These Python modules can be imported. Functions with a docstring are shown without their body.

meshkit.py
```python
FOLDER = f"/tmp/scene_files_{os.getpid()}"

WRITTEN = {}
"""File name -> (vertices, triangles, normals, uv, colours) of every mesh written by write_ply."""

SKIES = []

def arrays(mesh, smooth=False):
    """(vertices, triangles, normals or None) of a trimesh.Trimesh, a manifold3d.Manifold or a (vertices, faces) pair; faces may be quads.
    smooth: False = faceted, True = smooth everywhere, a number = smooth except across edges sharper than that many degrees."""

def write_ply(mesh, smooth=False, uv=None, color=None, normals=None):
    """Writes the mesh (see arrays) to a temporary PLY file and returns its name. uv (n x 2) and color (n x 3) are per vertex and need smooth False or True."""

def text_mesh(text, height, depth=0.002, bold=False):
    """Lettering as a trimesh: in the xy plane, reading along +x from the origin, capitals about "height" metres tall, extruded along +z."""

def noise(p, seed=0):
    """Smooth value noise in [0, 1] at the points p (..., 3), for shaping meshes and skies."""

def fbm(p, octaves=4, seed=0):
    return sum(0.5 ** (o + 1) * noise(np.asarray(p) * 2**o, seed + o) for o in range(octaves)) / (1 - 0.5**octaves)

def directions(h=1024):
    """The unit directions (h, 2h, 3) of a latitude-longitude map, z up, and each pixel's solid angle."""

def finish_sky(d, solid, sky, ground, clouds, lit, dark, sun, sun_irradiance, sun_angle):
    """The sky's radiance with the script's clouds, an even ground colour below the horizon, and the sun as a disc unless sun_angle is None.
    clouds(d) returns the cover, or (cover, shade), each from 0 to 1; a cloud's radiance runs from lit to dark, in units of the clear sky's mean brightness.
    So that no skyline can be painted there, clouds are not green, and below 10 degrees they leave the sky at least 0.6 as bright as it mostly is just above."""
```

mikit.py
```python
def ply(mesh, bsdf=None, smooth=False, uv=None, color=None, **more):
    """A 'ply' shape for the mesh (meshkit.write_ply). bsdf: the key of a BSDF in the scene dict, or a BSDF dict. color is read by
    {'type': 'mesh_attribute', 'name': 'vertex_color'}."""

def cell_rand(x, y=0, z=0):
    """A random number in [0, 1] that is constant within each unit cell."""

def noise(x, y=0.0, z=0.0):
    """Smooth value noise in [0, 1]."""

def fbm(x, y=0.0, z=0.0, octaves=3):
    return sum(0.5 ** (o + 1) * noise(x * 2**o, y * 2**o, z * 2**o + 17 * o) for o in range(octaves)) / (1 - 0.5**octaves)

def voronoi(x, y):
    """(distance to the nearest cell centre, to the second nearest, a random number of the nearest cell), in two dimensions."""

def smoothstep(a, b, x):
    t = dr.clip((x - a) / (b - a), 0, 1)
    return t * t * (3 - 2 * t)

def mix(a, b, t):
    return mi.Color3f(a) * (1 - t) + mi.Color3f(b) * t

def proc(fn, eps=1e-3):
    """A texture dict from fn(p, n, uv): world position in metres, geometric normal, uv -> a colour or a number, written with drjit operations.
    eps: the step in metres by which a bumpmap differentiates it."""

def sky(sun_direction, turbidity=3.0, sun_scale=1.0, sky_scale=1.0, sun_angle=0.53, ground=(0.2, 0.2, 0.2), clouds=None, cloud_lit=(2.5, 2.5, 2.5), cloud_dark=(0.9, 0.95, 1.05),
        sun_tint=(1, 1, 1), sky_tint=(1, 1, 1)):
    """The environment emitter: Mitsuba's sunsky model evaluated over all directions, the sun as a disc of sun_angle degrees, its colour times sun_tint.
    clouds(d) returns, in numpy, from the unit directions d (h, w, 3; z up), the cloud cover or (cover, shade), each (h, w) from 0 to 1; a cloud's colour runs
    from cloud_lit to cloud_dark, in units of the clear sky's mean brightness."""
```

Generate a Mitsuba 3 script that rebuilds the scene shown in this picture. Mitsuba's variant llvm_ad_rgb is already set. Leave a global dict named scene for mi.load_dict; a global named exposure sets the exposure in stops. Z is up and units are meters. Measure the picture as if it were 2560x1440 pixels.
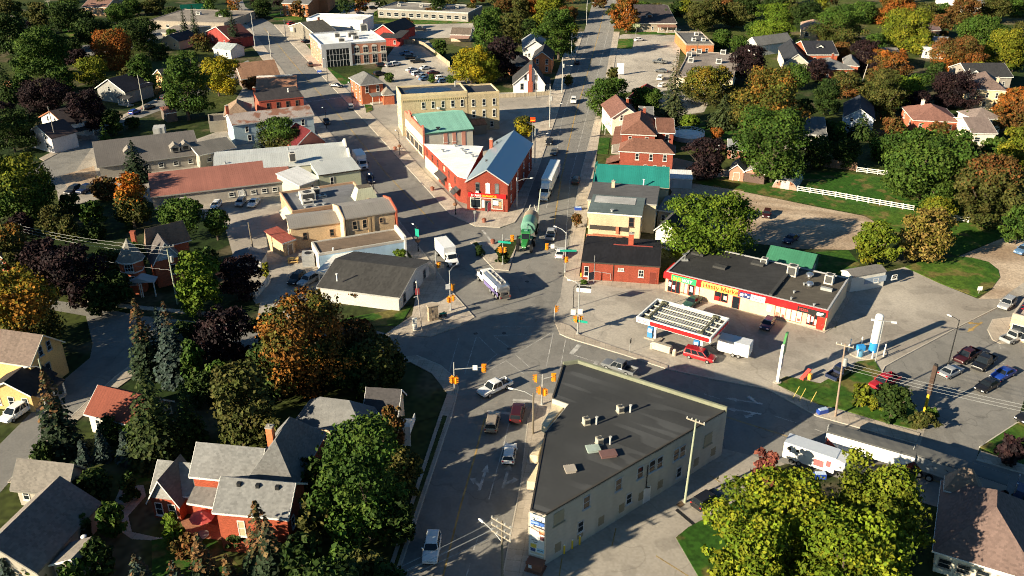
import math, random
import numpy as np, trimesh, drjit as dr, mitsuba as mi
import mikit, meshkit
from mikit import noise, fbm, cell_rand, smoothstep, mix

T = mi.ScalarTransform4f
scene, labels = {}, {}
# ---- camera, sky, exposure
CAM, PITCH = np.array([0.0, -145.0, 74.0]), math.radians(26.398)
scene['camera'] = {'type': 'perspective', 'fov': 60.38, 'fov_axis': 'x', 'near_clip': 2.0, 'far_clip': 4000.0,
    'to_world': T().look_at(origin=CAM.tolist(), target=(CAM + 100 * np.array([0, math.cos(PITCH), -math.sin(PITCH)])).tolist(), up=[0, 0, 1])}
SUN_AZ, SUN_EL = math.radians(57.5), math.radians(19.8)
scene['daylight'] = mikit.sky([-math.sin(SUN_AZ) * math.cos(SUN_EL), -math.cos(SUN_AZ) * math.cos(SUN_EL), math.sin(SUN_EL)], turbidity=3, sun_scale=1.0, sky_scale=0.25, sun_tint=(0.85, 1.0, 1.27), sky_tint=(0.66, 1.0, 1.28))
exposure = 3.4

# ---- materials
def gray3(k): return mi.Color3f(k, k, k)

def surface(p, n, uv):
    """Painted, rendered, shingled, tarred, ribbed or brick surfaces: colour and kind of surface come with the mesh as its constant uv."""
    a, c = dr.floor(uv.x), dr.floor(uv.y)
    r = dr.floor(a / 256); g = a - 256 * r; b = dr.floor(c / 16); kind = c - 16 * b
    col = mi.Color3f(dr.square(r / 255), dr.square(g / 255), dr.square(b / 255))
    hl = dr.sqrt(n.x * n.x + n.y * n.y)
    flat = hl < 0.02
    s = dr.select(flat, p.x, (p.y * n.x - p.x * n.y) / dr.maximum(hl, 1e-3))
    t = dr.select(flat, p.y, p.z)
    big = fbm(p.x * 0.25, p.y * 0.25, p.z * 0.25, 3)
    fine = noise(p.x * 4.1, p.y * 4.1, p.z * 4.1)
    k = 0.80 + 0.28 * big + 0.12 * fine
    streak = noise(s * 1.7, t * 0.25)
    row = dr.floor(t / 0.16)
    shingle = 0.72 + 0.5 * cell_rand(row, dr.floor(s / 0.33 + 0.5 * row)) * 0.6 + 0.2 * streak
    seam = dr.abs(s / 0.45 - dr.floor(s / 0.45) - 0.5)
    metal = dr.select(seam > 0.43, 0.78, 1.0) * (0.9 + 0.14 * streak)
    brow = dr.floor(t / 0.075)
    brick = 0.78 + 0.4 * cell_rand(brow, dr.floor(s / 0.21 + 0.5 * brow)) + 0.12 * streak
    ts = t / 0.2 - dr.floor(t / 0.2)
    siding = dr.select(ts < 0.16, 0.72, 1.0)
    tar = 0.62 + 0.75 * fbm(p.x * 0.13, p.y * 0.13, 3.0, 4) * (0.7 + 0.6 * noise(p.x * 0.9, p.y * 3.0)) 
    tar = tar * dr.select(dr.abs(p.x - dr.floor(p.x)) < 0.05, 0.9, 1.0)
    rust = smoothstep(0.46, 0.62, fbm(p.x * 0.5, p.y * 0.5, p.z * 0.9, 4))
    pl = s / 0.24 - dr.floor(s / 0.24)
    plank = (0.8 + 0.4 * cell_rand(dr.floor(s / 0.24), 3)) * dr.select(pl < 0.1, 0.6, 1.0)
    k = k * dr.select(kind == 1, shingle, 1) * dr.select((kind == 2) | (kind == 6), metal, 1) * dr.select(kind == 3, brick, 1) * dr.select(kind == 4, siding, 1)
    k = k * dr.select(kind == 5, tar, 1) * dr.select(kind == 7, plank, 1) * dr.select(kind == 0, 0.94 + 0.12 * streak, 1)
    sx, sy = p.x * 0.84 - p.y * 0.54, p.x * 0.54 + p.y * 0.84
    st = smoothstep(0.52, 0.66, noise(sy * 1.25, sx * 0.2)) * smoothstep(0.40, 0.52, fbm(p.x * 0.07, p.y * 0.07, 8.0, 3))
    k = k * dr.select(kind == 9, (0.8 + 0.3 * big) * (1 + 0.45 * st), 1)
    k = k * dr.select(kind == 8, 0.55 + 0.75 * noise(p.x * 1.3, p.y * 1.3), 1)
    col = dr.select(kind == 6, mix(col, (0.22, 0.075, 0.035), rust * 0.8), col)
    return col * k

def two(d): return {'type': 'twosided', 'bsdf': d}
def principled(color, rough=0.5, spec=0.4, **kw):
    c = color if isinstance(color, dict) else {'type': 'rgb', 'value': list(color)}
    return two({'type': 'principled', 'base_color': c, 'roughness': rough, 'specular': spec, **kw})
scene['surface'] = principled(mikit.proc(surface), 0.8, 0.25)
scene['leaf'] = principled({'type': 'mesh_attribute', 'name': 'vertex_color'}, 0.7, 0.12)

def grass_fn(p, n, uv):
    a = fbm(p.x * 0.05, p.y * 0.05, 0.0, 4); b = noise(p.x * 2.2, p.y * 2.2); c = fbm(p.x * 0.4, p.y * 0.4, 5.0, 3)
    col = mix((0.024, 0.072, 0.008), (0.060, 0.108, 0.013), smoothstep(0.35, 0.68, a * 0.6 + c * 0.4))
    col = mix(col, (0.16, 0.105, 0.045), 0.6 * smoothstep(0.53, 0.74, c))
    return col * (0.55 + 0.6 * b + 0.3 * noise(p.x * 6.0, p.y * 6.0))
def yard_fn(p, n, uv):
    a = fbm(p.x * 0.035, p.y * 0.035, 7.0, 4); b = noise(p.x * 1.6, p.y * 1.6)
    col = mix((0.016, 0.030, 0.007), (0.050, 0.062, 0.015), smoothstep(0.35, 0.65, a))
    col = mix(col, (0.10, 0.08, 0.05), 0.7 * smoothstep(0.56, 0.72, fbm(p.x * 0.11, p.y * 0.11, 1.0, 3)))
    return col * (0.6 + 0.8 * b)
def asphalt_fn(p, n, uv):
    a = fbm(p.x * 0.08, p.y * 0.08, 2.0, 4); f = noise(p.x * 5.0, p.y * 5.0)
    ax, ay = p.x * 0.989 - p.y * 0.144, p.x * 0.144 + p.y * 0.989
    w = noise(ax * 0.9, ay * 0.03) * 0.6 + noise(ay * 0.8, ax * 0.04, 4.0) * 0.4
    v1, v2, vr = mikit.voronoi(p.x * 0.06, p.y * 0.06)
    patch = dr.select(vr > 0.86, 0.93, 1.0)
    crack = smoothstep(0.0, 0.010, dr.abs(fbm(p.x * 0.12, p.y * 0.12, 9.0, 4) - 0.5))
    stain = smoothstep(0.70, 0.80, noise(p.x * 0.6, p.y * 0.6, 11.0))
    return mix((0.160, 0.155, 0.147), (0.232, 0.222, 0.206), a * 0.45 + w * 0.60) * (0.92 + 0.16 * f) * patch * (0.78 + 0.22 * crack) * (1 - 0.12 * stain)
def lot_fn(p, n, uv):
    a = fbm(p.x * 0.07, p.y * 0.07, 5.0, 4); f = noise(p.x * 4.0, p.y * 4.0)
    crack = smoothstep(0.0, 0.012, dr.abs(fbm(p.x * 0.09, p.y * 0.09, 3.0, 4) - 0.5))
    v1, v2, vr = mikit.voronoi(p.x * 0.1, p.y * 0.1)
    stain = smoothstep(0.66, 0.8, noise(p.x * 0.45, p.y * 0.45, 3.0))
    return mix((0.27, 0.243, 0.212), (0.39, 0.354, 0.308), smoothstep(0.25, 0.75, a)) * (0.9 + 0.2 * f) * (0.84 + 0.16 * crack) * dr.select(vr > 0.88, 0.95, 1.0) * (1 - 0.15 * stain)
def concrete_fn(p, n, uv):
    ax, ay = p.x * 0.989 - p.y * 0.144, p.x * 0.144 + p.y * 0.989
    j = lambda q: dr.select(dr.abs(q / 1.8 - dr.floor(q / 1.8) - 0.5) > 0.47, 0.78, 1.0)
    slab = 0.86 + 0.28 * cell_rand(dr.floor(ax / 1.8 + 0.5), dr.floor(ay / 1.8 + 0.5))
    return mix((0.32, 0.275, 0.225), (0.45, 0.39, 0.325), fbm(p.x * 0.2, p.y * 0.2, 1.0, 4)) * j(ax) * j(ay) * slab * (0.92 + 0.16 * noise(p.x * 5, p.y * 5))
def gravel_fn(p, n, uv):
    a = fbm(p.x * 0.09, p.y * 0.09, 3.0, 4); b = noise(p.x * 3.0, p.y * 3.0)
    tr = noise(p.x * 0.15 + p.y * 0.5, p.y * 0.04)
    return mix((0.25, 0.18, 0.125), (0.44, 0.355, 0.27), smoothstep(0.25, 0.75, a * 0.7 + tr * 0.35)) * (0.8 + 0.4 * b)
for nm, fn_ in (('grass', grass_fn), ('yard', yard_fn), ('asphalt', asphalt_fn), ('lot', lot_fn), ('concrete', concrete_fn), ('gravel', gravel_fn)):
    scene['mat_' + nm] = principled(mikit.proc(fn_), 0.85, 0.2)

def M(r, g, b, kind=0): return ('M', (r, g, b), kind)
def uvof(m):
    r, g, b = (min(255, int(round(math.sqrt(x) * 255))) for x in m[1])
    return (r * 256 + g + 0.5, b * 16 + m[2] + 0.5)
_pm = {}
def G(r, g, b, rough=0.35, metal=0.0, coat=0.0, spec=0.5):
    """A glossy paint, glass, rubber or metal: one shared BSDF per setting."""
    k = (r, g, b, rough, metal, coat, spec)
    if k not in _pm:
        _pm[k] = f'finish_{len(_pm)}'
        scene[_pm[k]] = principled((r, g, b), rough, spec, metallic=metal, clearcoat=coat, clearcoat_gloss=0.9)
    return _pm[k]
GLASS = G(0.013, 0.018, 0.024, 0.08, 0, 0, 0.4)
PANE2 = G(0.16, 0.17, 0.18, 0.15, 0, 0, 0.6)
TYRE = G(0.012, 0.012, 0.013, 0.8, 0, 0, 0.2)
RIM = G(0.45, 0.46, 0.47, 0.35, 0.6)
CHROME = G(0.7, 0.7, 0.7, 0.2, 0.9)
GALV = G(0.42, 0.43, 0.43, 0.5, 0.4)
LAMP = G(0.8, 0.8, 0.78, 0.2)
RED_LENS = G(0.42, 0.012, 0.012, 0.2)
ORANGE = G(0.72, 0.26, 0.012, 0.45)
BLACK = G(0.015, 0.015, 0.016, 0.5)
SIGN_GREEN = G(0.01, 0.30, 0.21, 0.4)
WHITE = G(0.78, 0.78, 0.76, 0.35, 0, 0.3)
RED = G(0.62, 0.012, 0.015, 0.4)
BLUE = G(0.02, 0.09, 0.42, 0.4)
YELLOW = G(0.80, 0.52, 0.03, 0.45)

# ---- scene tree
def numbered(name, pool):
    if name not in pool: return name
    i = 1
    while f'{name}_{i:03d}' in pool: i += 1
    return f'{name}_{i:03d}'
_roots, _cnt = {}, {}
def thing(name, label, cat, group=None):
    key = numbered(name, _roots); _roots[key] = 1
    labels[key] = {'label': label, 'category': cat}
    if group: labels[key]['group'] = group
    return key
def _unique(base):
    n = _cnt.get(base, 0); _cnt[base] = n + 1
    return base if n == 0 else f'{base}_{n:03d}'
def shape(mesh, mat, smooth=False, color=None):
    if isinstance(mesh, trimesh.Trimesh): mesh = (mesh.vertices, mesh.faces)
    v, f = np.asarray(mesh[0], float), np.asarray(mesh[1], int)
    if isinstance(mat, tuple):
        return mikit.ply((v, f), 'surface', uv=np.tile(uvof(mat), (len(v), 1)))
    if color is not None:
        return mikit.ply((v, f), mat, color=color)
    return mikit.ply((v, f), mat, smooth=smooth)
def part(parent, name, mesh, mat, smooth=False, label=None, kind=None):
    key = _unique(parent + '__' + name)
    scene[key] = shape(mesh, mat, smooth)
    if label or kind: labels[key] = {k: v for k, v in (('label', label), ('kind', kind)) if v}
    return key
def single(name, mesh, mat, label, cat, group=None, smooth=False):
    key = thing(name, label, cat, group); scene[key] = shape(mesh, mat, smooth); return key
def setting(name, mesh, mat, label=None):
    key = numbered(name, _roots); _roots[key] = 1
    scene[key] = shape(mesh, mat)
    labels[key] = {'kind': 'structure', **({'label': label} if label else {})}
    return key

# ---- meshes
def cat(*ms):
    vs, fs, o = [], [], 0
    for v, f in ms:
        v = np.asarray(v, float); f = np.asarray(f, int)
        vs.append(v); fs.append(f + o); o += len(v)
    return np.vstack(vs), np.vstack(fs)
BF = np.array([[0, 2, 1], [0, 3, 2], [4, 5, 6], [4, 6, 7], [0, 1, 5], [0, 5, 4], [1, 2, 6], [1, 6, 5], [2, 3, 7], [2, 7, 6], [3, 0, 4], [3, 4, 7]])
def box(x0, x1, y0, y1, z0, z1, tx=1.0, ty=1.0):
    """A box; tx, ty narrow its top."""
    cx, cy = (x0 + x1) / 2, (y0 + y1) / 2
    q = [(x0, y0), (x1, y0), (x1, y1), (x0, y1)]
    return np.array([(x, y, z0) for x, y in q] + [(cx + (x - cx) * tx, cy + (y - cy) * ty, z1) for x, y in q], float), BF
def cbox(cx, cy, cz, sx, sy, sz, **k): return box(cx - sx / 2, cx + sx / 2, cy - sy / 2, cy + sy / 2, cz - sz / 2, cz + sz / 2, **k)
def prism(poly, z0, z1):
    import shapely.geometry as sg
    p = sg.Polygon(poly)
    if not p.is_valid: p = p.buffer(0)
    m = trimesh.creation.extrude_polygon(p, z1 - z0, engine='earcut')
    return np.array(m.vertices) + [0, 0, z0], np.array(m.faces)
def extrude(poly, y0, y1, axis='y'):
    """A convex outline in (a, z) swept along y (outline in x, z) or x (outline in y, z)."""
    n = len(poly); v = []
    for t in (y0, y1):
        for a, z in poly: v.append((a, t, z) if axis == 'y' else (t, a, z))
    f = []
    for i in range(1, n - 1): f += [[0, i, i + 1], [n, n + i + 1, n + i]]
    for i in range(n):
        j = (i + 1) % n; f += [[i, n + i, n + j], [i, n + j, j]]
    return np.array(v, float), np.array(f)
def tube(pts, rad, sides=7, caps=True):
    p = np.asarray(pts, float); r = np.broadcast_to(rad, (len(p),)).astype(float)
    t = np.gradient(p, axis=0); t /= np.linalg.norm(t, axis=1, keepdims=True) + 1e-12
    ref = np.array([0, 0, 1.0]) if abs(t[0, 2]) < 0.8 else np.array([1.0, 0, 0])
    a = np.cross(t, ref); a /= np.linalg.norm(a, axis=1, keepdims=True) + 1e-12
    b = np.cross(t, a); ang = np.arange(sides) * 2 * math.pi / sides
    v = p[:, None] + r[:, None, None] * (np.cos(ang)[None, :, None] * a[:, None] + np.sin(ang)[None, :, None] * b[:, None])
    f = []
    for i in range(len(p) - 1):
        for j in range(sides):
            k = (j + 1) % sides
            f += [[i * sides + j, i * sides + k, (i + 1) * sides + k], [i * sides + j, (i + 1) * sides + k, (i + 1) * sides + j]]
    if caps:
        for j in range(1, sides - 1):
            f.append([0, j + 1, j]); o = (len(p) - 1) * sides; f.append([o, o + j, o + j + 1])
    return v.reshape(-1, 3), np.array(f)
def cyl(x, y, z0, z1, r, sides=12, r1=None): return tube([(x, y, z0), (x, y, z1)], [r, r if r1 is None else r1], sides)
def beam(p, q, r, sides=5): return tube([p, q], [r, r], sides)
def loft(secs):
    """Rings of equal length joined in order, ends closed."""
    s = np.asarray(secs, float); m, n = s.shape[:2]; f = []
    for i in range(m - 1):
        for j in range(n):
            k = (j + 1) % n
            f += [[i * n + j, (i + 1) * n + k, i * n + k], [i * n + j, (i + 1) * n + j, (i + 1) * n + k]]
    for j in range(1, n - 1): f += [[0, j, j + 1], [(m - 1) * n, (m - 1) * n + j + 1, (m - 1) * n + j]]
    return s.reshape(-1, 3), np.array(f)
def dome(x, y, z, rx, ry, rz, n=8, m=14, lo=0.0):
    th = np.linspace(lo, math.pi / 2, n); ph = np.arange(m) * 2 * math.pi / m
    v = np.stack([x + rx * np.cos(th)[:, None] * np.cos(ph), y + ry * np.cos(th)[:, None] * np.sin(ph), np.broadcast_to((z + rz * np.sin(th))[:, None], (n, m))], -1)
    return loft(v)
class Frame:
    """A local frame on the ground: x along, y away, turned by deg."""
    def __init__(s, x, y, deg=0, z=0):
        s.x, s.y, s.z, s.deg = x, y, z, deg; a = math.radians(deg); s.c, s.s = math.cos(a), math.sin(a)
    def __call__(s, m):
        v = np.asarray(m[0], float); o = np.empty_like(v)
        o[:, 0] = s.x + v[:, 0] * s.c - v[:, 1] * s.s; o[:, 1] = s.y + v[:, 0] * s.s + v[:, 1] * s.c; o[:, 2] = v[:, 2] + s.z
        return o, m[1]
    def pt(s, x, y, z=0): return (s.x + x * s.c - y * s.s, s.y + x * s.s + y * s.c, s.z + z)
    def inv(s, x, y): dx, dy = x - s.x, y - s.y; return dx * s.c + dy * s.s, -dx * s.s + dy * s.c
    def mat(s): return T().translate([s.x, s.y, s.z]).rotate([0, 0, 1], s.deg)
def lettering(text, h, depth=0.04, bold=True):
    m = meshkit.text_mesh(text, h, depth, bold); return np.array(m.vertices), np.array(m.faces)
def upright(m, fr, x, y, z, flip=False):
    """Lettering from the xy plane stood up on a wall of the frame fr that faces -y."""
    v = np.asarray(m[0]); return fr((np.stack([x + v[:, 0], y - v[:, 2], z + v[:, 1]], 1), m[1]))

# ---- the ground: one sheet to the horizon, paved sheets above it, raised pavements and lawns
def sheet(name, poly, z, mat, label=None): 
    import shapely.geometry as sg
    p = sg.Polygon(poly); p = p if p.is_valid else p.buffer(0)
    ms = []
    for q in getattr(p, 'geoms', [p]):
        v, f = trimesh.creation.triangulate_polygon(q, engine='earcut')
        v = np.column_stack([v, np.full(len(v), z)])
        up = np.cross(v[f[:, 1]] - v[f[:, 0]], v[f[:, 2]] - v[f[:, 0]])[:, 2] < 0
        f = np.array(f); f[up] = f[up][:, ::-1]; ms.append((v, f))
    return setting(name, cat(*ms), mat, label)
def raised(name, poly, z, mat, label=None): return setting(name, prism(poly, -0.2, z), mat, label)
def strip(a, w):
    """The outline of a band of width w along the points a (to its right: w > 0)."""
    a = np.array(a); d = np.gradient(a, axis=0); d /= np.linalg.norm(d, axis=1, keepdims=True)
    n = np.column_stack([d[:, 1], -d[:, 0]]); return [tuple(q) for q in a] + [tuple(q) for q in (a + n * w)[::-1]]

setting('ground', (np.array([(-2500, -300, 0), (2500, -300, 0), (2500, 3500, 0), (-2500, 3500, 0)], float), np.array([[0, 1, 2], [0, 2, 3]])), 'mat_yard')
# roads
r2l = [(2.19,42.73),(6.78,74.47),(13.15,120.22),(20.22,173.01),(32.9,267.19),(45.08,363.73),(56.4,468.62),(76.81,656.74)]
r2r = [(8.87,-0.24),(10.21,11.15),(16.88,65.12),(25.45,120.22),(33.65,173.01),(46.42,267.19),(59.3,363.73),(73.61,468.62),(97.29,656.74)]
sheet('road', r2l + r2r[::-1] + [(-2.22,-0.24),(-3.49,32.54),(0.62,36.69)], 0.012, 'mat_asphalt', 'two lane main road running straight up to the top')
sheet('road', [(0.74,-0.07),(-6.91,0.74),(-11.4,2.4),(-18.35,20.37),(-26.9,41.49),(-43.02,81.11),(-58.89,120.22),(-80.16,173.01),(-126.02,285.8),(-156.57,363.73),(-182.9,429.44),(-171.7,429.44),(-141.66,339.89),(-113.26,285.8),(-65.64,168.72),(-42.14,111.49),(-14.09,41.49),(-8.19,34.59),(-2.63,33.67),(0.85,27.02)], 0.016, 'mat_asphalt', 'shop street running up to the left')
sheet('road', [(-11.4,2.4),(-6.92,1.07),(0.74,0.41),(8.9,0.41),(7.85,-3.27),(7.33,-8.6),(8.21,-13.62),(9.32,-14.73),(11,-15.95),(18.37,-20.56),(24.82,-25.04),(31.9,-28.13),(39.16,-30.76),(44.58,-38.03),(51.03,-41.7),(56.75,-45.09),(62.97,-48.41),(70.93,-53.63),(68.93,-62.51),(57.81,-60.37),(47.59,-54.67),(38.16,-49.71),(28.79,-45.73),(18.72,-38.03),(7.33,-31.65),(2.45,-38.63),(1.2,-53.79),(0.1,-61.67),(-0.96,-69.75),(-1.73,-75.61),(-14.26,-75.61),(-13.13,-69.75),(-8.97,-38.63),(-8.31,-30.53),(-9.1,-27.66),(-11.55,-24.07),(-15.71,-20.95),(-24.68,-22.21),(-37.97,-20.95),(-52.79,-19.66),(-61.63,-18.62),(-60.54,-21.83),(-62.12,-27.31),(-63.66,-34.91),(-65.33,-44.35),(-65.82,-53.23),(-66.21,-60.37),(-73.13,-60.37),(-71.33,-50.99),(-71.35,-44.81),(-70.88,-39.04),(-69.94,-27.66),(-68.79,-21.58),(-70.28,-17.03),(-75.72,-7.11),(-85.36,-4.05),(-87.27,-0.07),(-76.66,-3.27),(-66.39,-6.96),(-56.25,-9.04),(-40.47,-10.35),(-26.4,-11.07),(-21.44,-13.48),(-13.94,-14.73),(-9.04,-10.93),(-6.73,-7.86)], 0.02, 'mat_asphalt', 'road crossing with the roads to the right, bottom and left')
sheet('road', [(-117.48,50.96),(-124.13,68.16),(-124.72,80.09),(-121.73,109.39),(-117.43,143.45),(-114.39,165.12),(-107.76,185.86),(-104.46,206.99),(-96.66,189.22),(-103.09,169.93),(-105.29,149.82),(-110.24,136.81),(-116.27,118.88),(-118.66,99.31),(-109.89,59.26)], 0.008, 'mat_asphalt', 'back street between white houses and grey hall')
sheet('road', [(-168.94,252.77),(-159.77,296.83),(-147.97,323.02),(-138.03,316.82),(-129.63,293.47),(-137.06,285.8),(-149.7,272.21),(-159.52,230.69),(-174.88,206.99),(-186.39,230.69)], 0.010, 'mat_asphalt', 'side street at upper left beyond trees')
# paved lots
sheet('parking_lot', [(7.33,-8.6),(8.28,-0.07),(9.72,9.33),(11.23,8.44),(13.04,6.67),(29.15,6.67),(30.49,9.33),(56.14,-11.5),(65.12,7.55),(70.01,9.33),(78.08,13.56),(81.54,6.32),(85.87,-0.24),(90.07,-0.4),(98.64,7.55),(102.89,4.08),(92.23,-22.21),(77.07,-33.84),(72.69,-40.03),(65,-45.27),(62.97,-48.41),(56.75,-45.09),(51.03,-41.7),(44.58,-38.03),(39.16,-30.76),(31.9,-28.13),(24.82,-25.04),(18.37,-20.56),(11,-15.95),(9.32,-14.73)], 0.006, 'mat_lot', 'light worn paved lot around fuel station')
sheet('parking_lot', [(-47.85,163.94),(-50.33,206.99),(-49.22,249.99),(-36.76,248.16),(-22.78,191.27),(-12.82,168.11),(-15.22,158.15)], 0.010, 'mat_lot', 'car park beside the glass fronted building')
sheet('parking_lot', [(-106.66,262.27),(-98.88,272.21),(-89.41,257.47),(-86.56,239.24),(-92.17,237.5)], 0.010, 'mat_lot')
sheet('parking_lot', [(-73.93,272.21),(-66.93,287.97),(-19.35,293.47),(-16.45,267.19),(-28.3,252.77),(-49.32,250.91),(-62.59,257.47)], 0.010, 'mat_lot')
sheet('parking_lot', [(-89.15,304.86),(-86.96,352.24),(-72.32,356.49),(-68.85,323.02),(-71.84,308.39)], 0.010, 'mat_lot')
sheet('parking_lot', [(43.87,252.77),(50.62,262.27),(75.43,259.38),(69.12,222.47),(60.27,179.32),(52.92,135.32),(45.04,134.33),(44.28,158.15),(29.46,147.13),(33.52,179.32)], 0.010, 'mat_lot', 'shop lot beside the main road')
sheet('parking_lot', [(49.81,144.49),(59.11,163.94),(67.5,149.82),(60.82,129.48),(51.17,124.78)], 0.012, 'mat_lot')
sheet('parking_lot', [(-4.1,154.21),(6.88,156.45),(14.17,149.82),(12.72,115.79),(5.88,107.31),(-2.92,105.27)], 0.010, 'mat_lot')
sheet('parking_lot', [(-121.49,77.74),(-119.26,101.27),(-102.31,65.12),(-74.83,66.63),(-54.95,50.96),(-50.73,40.76),(-45.27,16.81),(-45.47,7.55),(-46.71,-2.48),(-52.4,7.55),(-63.82,35.98),(-81.46,53.66),(-92.12,56.43),(-104.66,45.75)], 0.005, 'mat_lot', 'yard paving behind the shop street buildings')
sheet('parking_lot', [(-14.09,41.49),(-42.14,111.49),(-65.64,168.72),(-57.27,169.93),(-45.04,163.94),(-4.1,154.21),(6.88,156.45),(16.2,149.82),(13.15,120.22),(6.78,74.47),(2.19,42.73),(-2.63,33.67)], 0.008, 'mat_lot', 'paved ground of the wedge between the two streets')
sheet('parking_lot', [(-105.81,68.16),(-87.09,107.31),(-94.3,163.94),(-85.26,179.32),(-29.99,41.49),(-16.95,7.55),(-34.68,7.55),(-46.71,-2.48),(-63.82,35.98),(-100.08,59.26)], 0.004, 'mat_lot', 'paved yards behind the shop street')
sheet('parking_lot', [(59.56,-24.44),(62.35,-22.21),(95.27,1.07),(109.43,7.55),(92.23,-22.21),(77.07,-33.84),(72.79,-39.84),(64.71,-45.55),(62.97,-48.41),(56.75,-45.09),(60.04,-39.54),(59.19,-31.09),(58.48,-26.12)], 0.014, 'mat_asphalt', 'restaurant car park at the right edge')
sheet('parking_lot', [(13.44,6.85),(13.33,8.62),(28.2,5.46),(29.9,7.55),(29.6,3.74),(21.14,3.74)], 0.014, 'mat_concrete', 'pinkish apron before the red brick shop')
sheet('parking_lot', [(-44.54,-10.79),(-47.78,7.55),(-47.23,14.89),(-36.2,15.84),(-34.68,7.55),(-38.98,-10.79)], 0.009, 'mat_lot')
sheet('parking_lot', [(3.86,-66.24),(28.15,-46.19),(30.62,-45),(36.94,-49.28),(33,-50.99),(29.12,-56.25),(20.05,-63.07),(21.32,-69.13),(20.9,-75.88),(15.39,-76.7),(-1.73,-75.61),(-0.96,-69.75)], 0.006, 'mat_lot', 'tan paved alley along the dark flat roofed block')
sheet('driveway', [(38.52,81.11),(44.16,82.82),(57.69,71.27),(56.24,56.43),(70.63,46.51),(79.72,40.76),(82.44,32.54),(78.22,25.96),(70.02,21.79),(59.84,22.4),(52.16,24.9),(34.49,24.9),(35.19,45.75),(38.79,56.43)], 0.010, 'mat_gravel', 'pale gravel yard behind the green shed')
sheet('driveway', [(90.84,18.38),(102.63,26.6),(111.66,32.54),(122.33,35.98),(107.35,9.33),(98.1,6.5),(90.07,-0.4),(85.93,-0.56),(89.83,2.9),(94.55,8.62),(95.73,15.84)], 0.012, 'mat_gravel', 'gravel drive curving round the lawn at right')
sheet('driveway', [(-114.97,68.16),(-109.7,76.1),(-104.66,66.63),(-101.06,59.26),(-108.91,59.26)], 0.012, 'mat_gravel')
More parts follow.
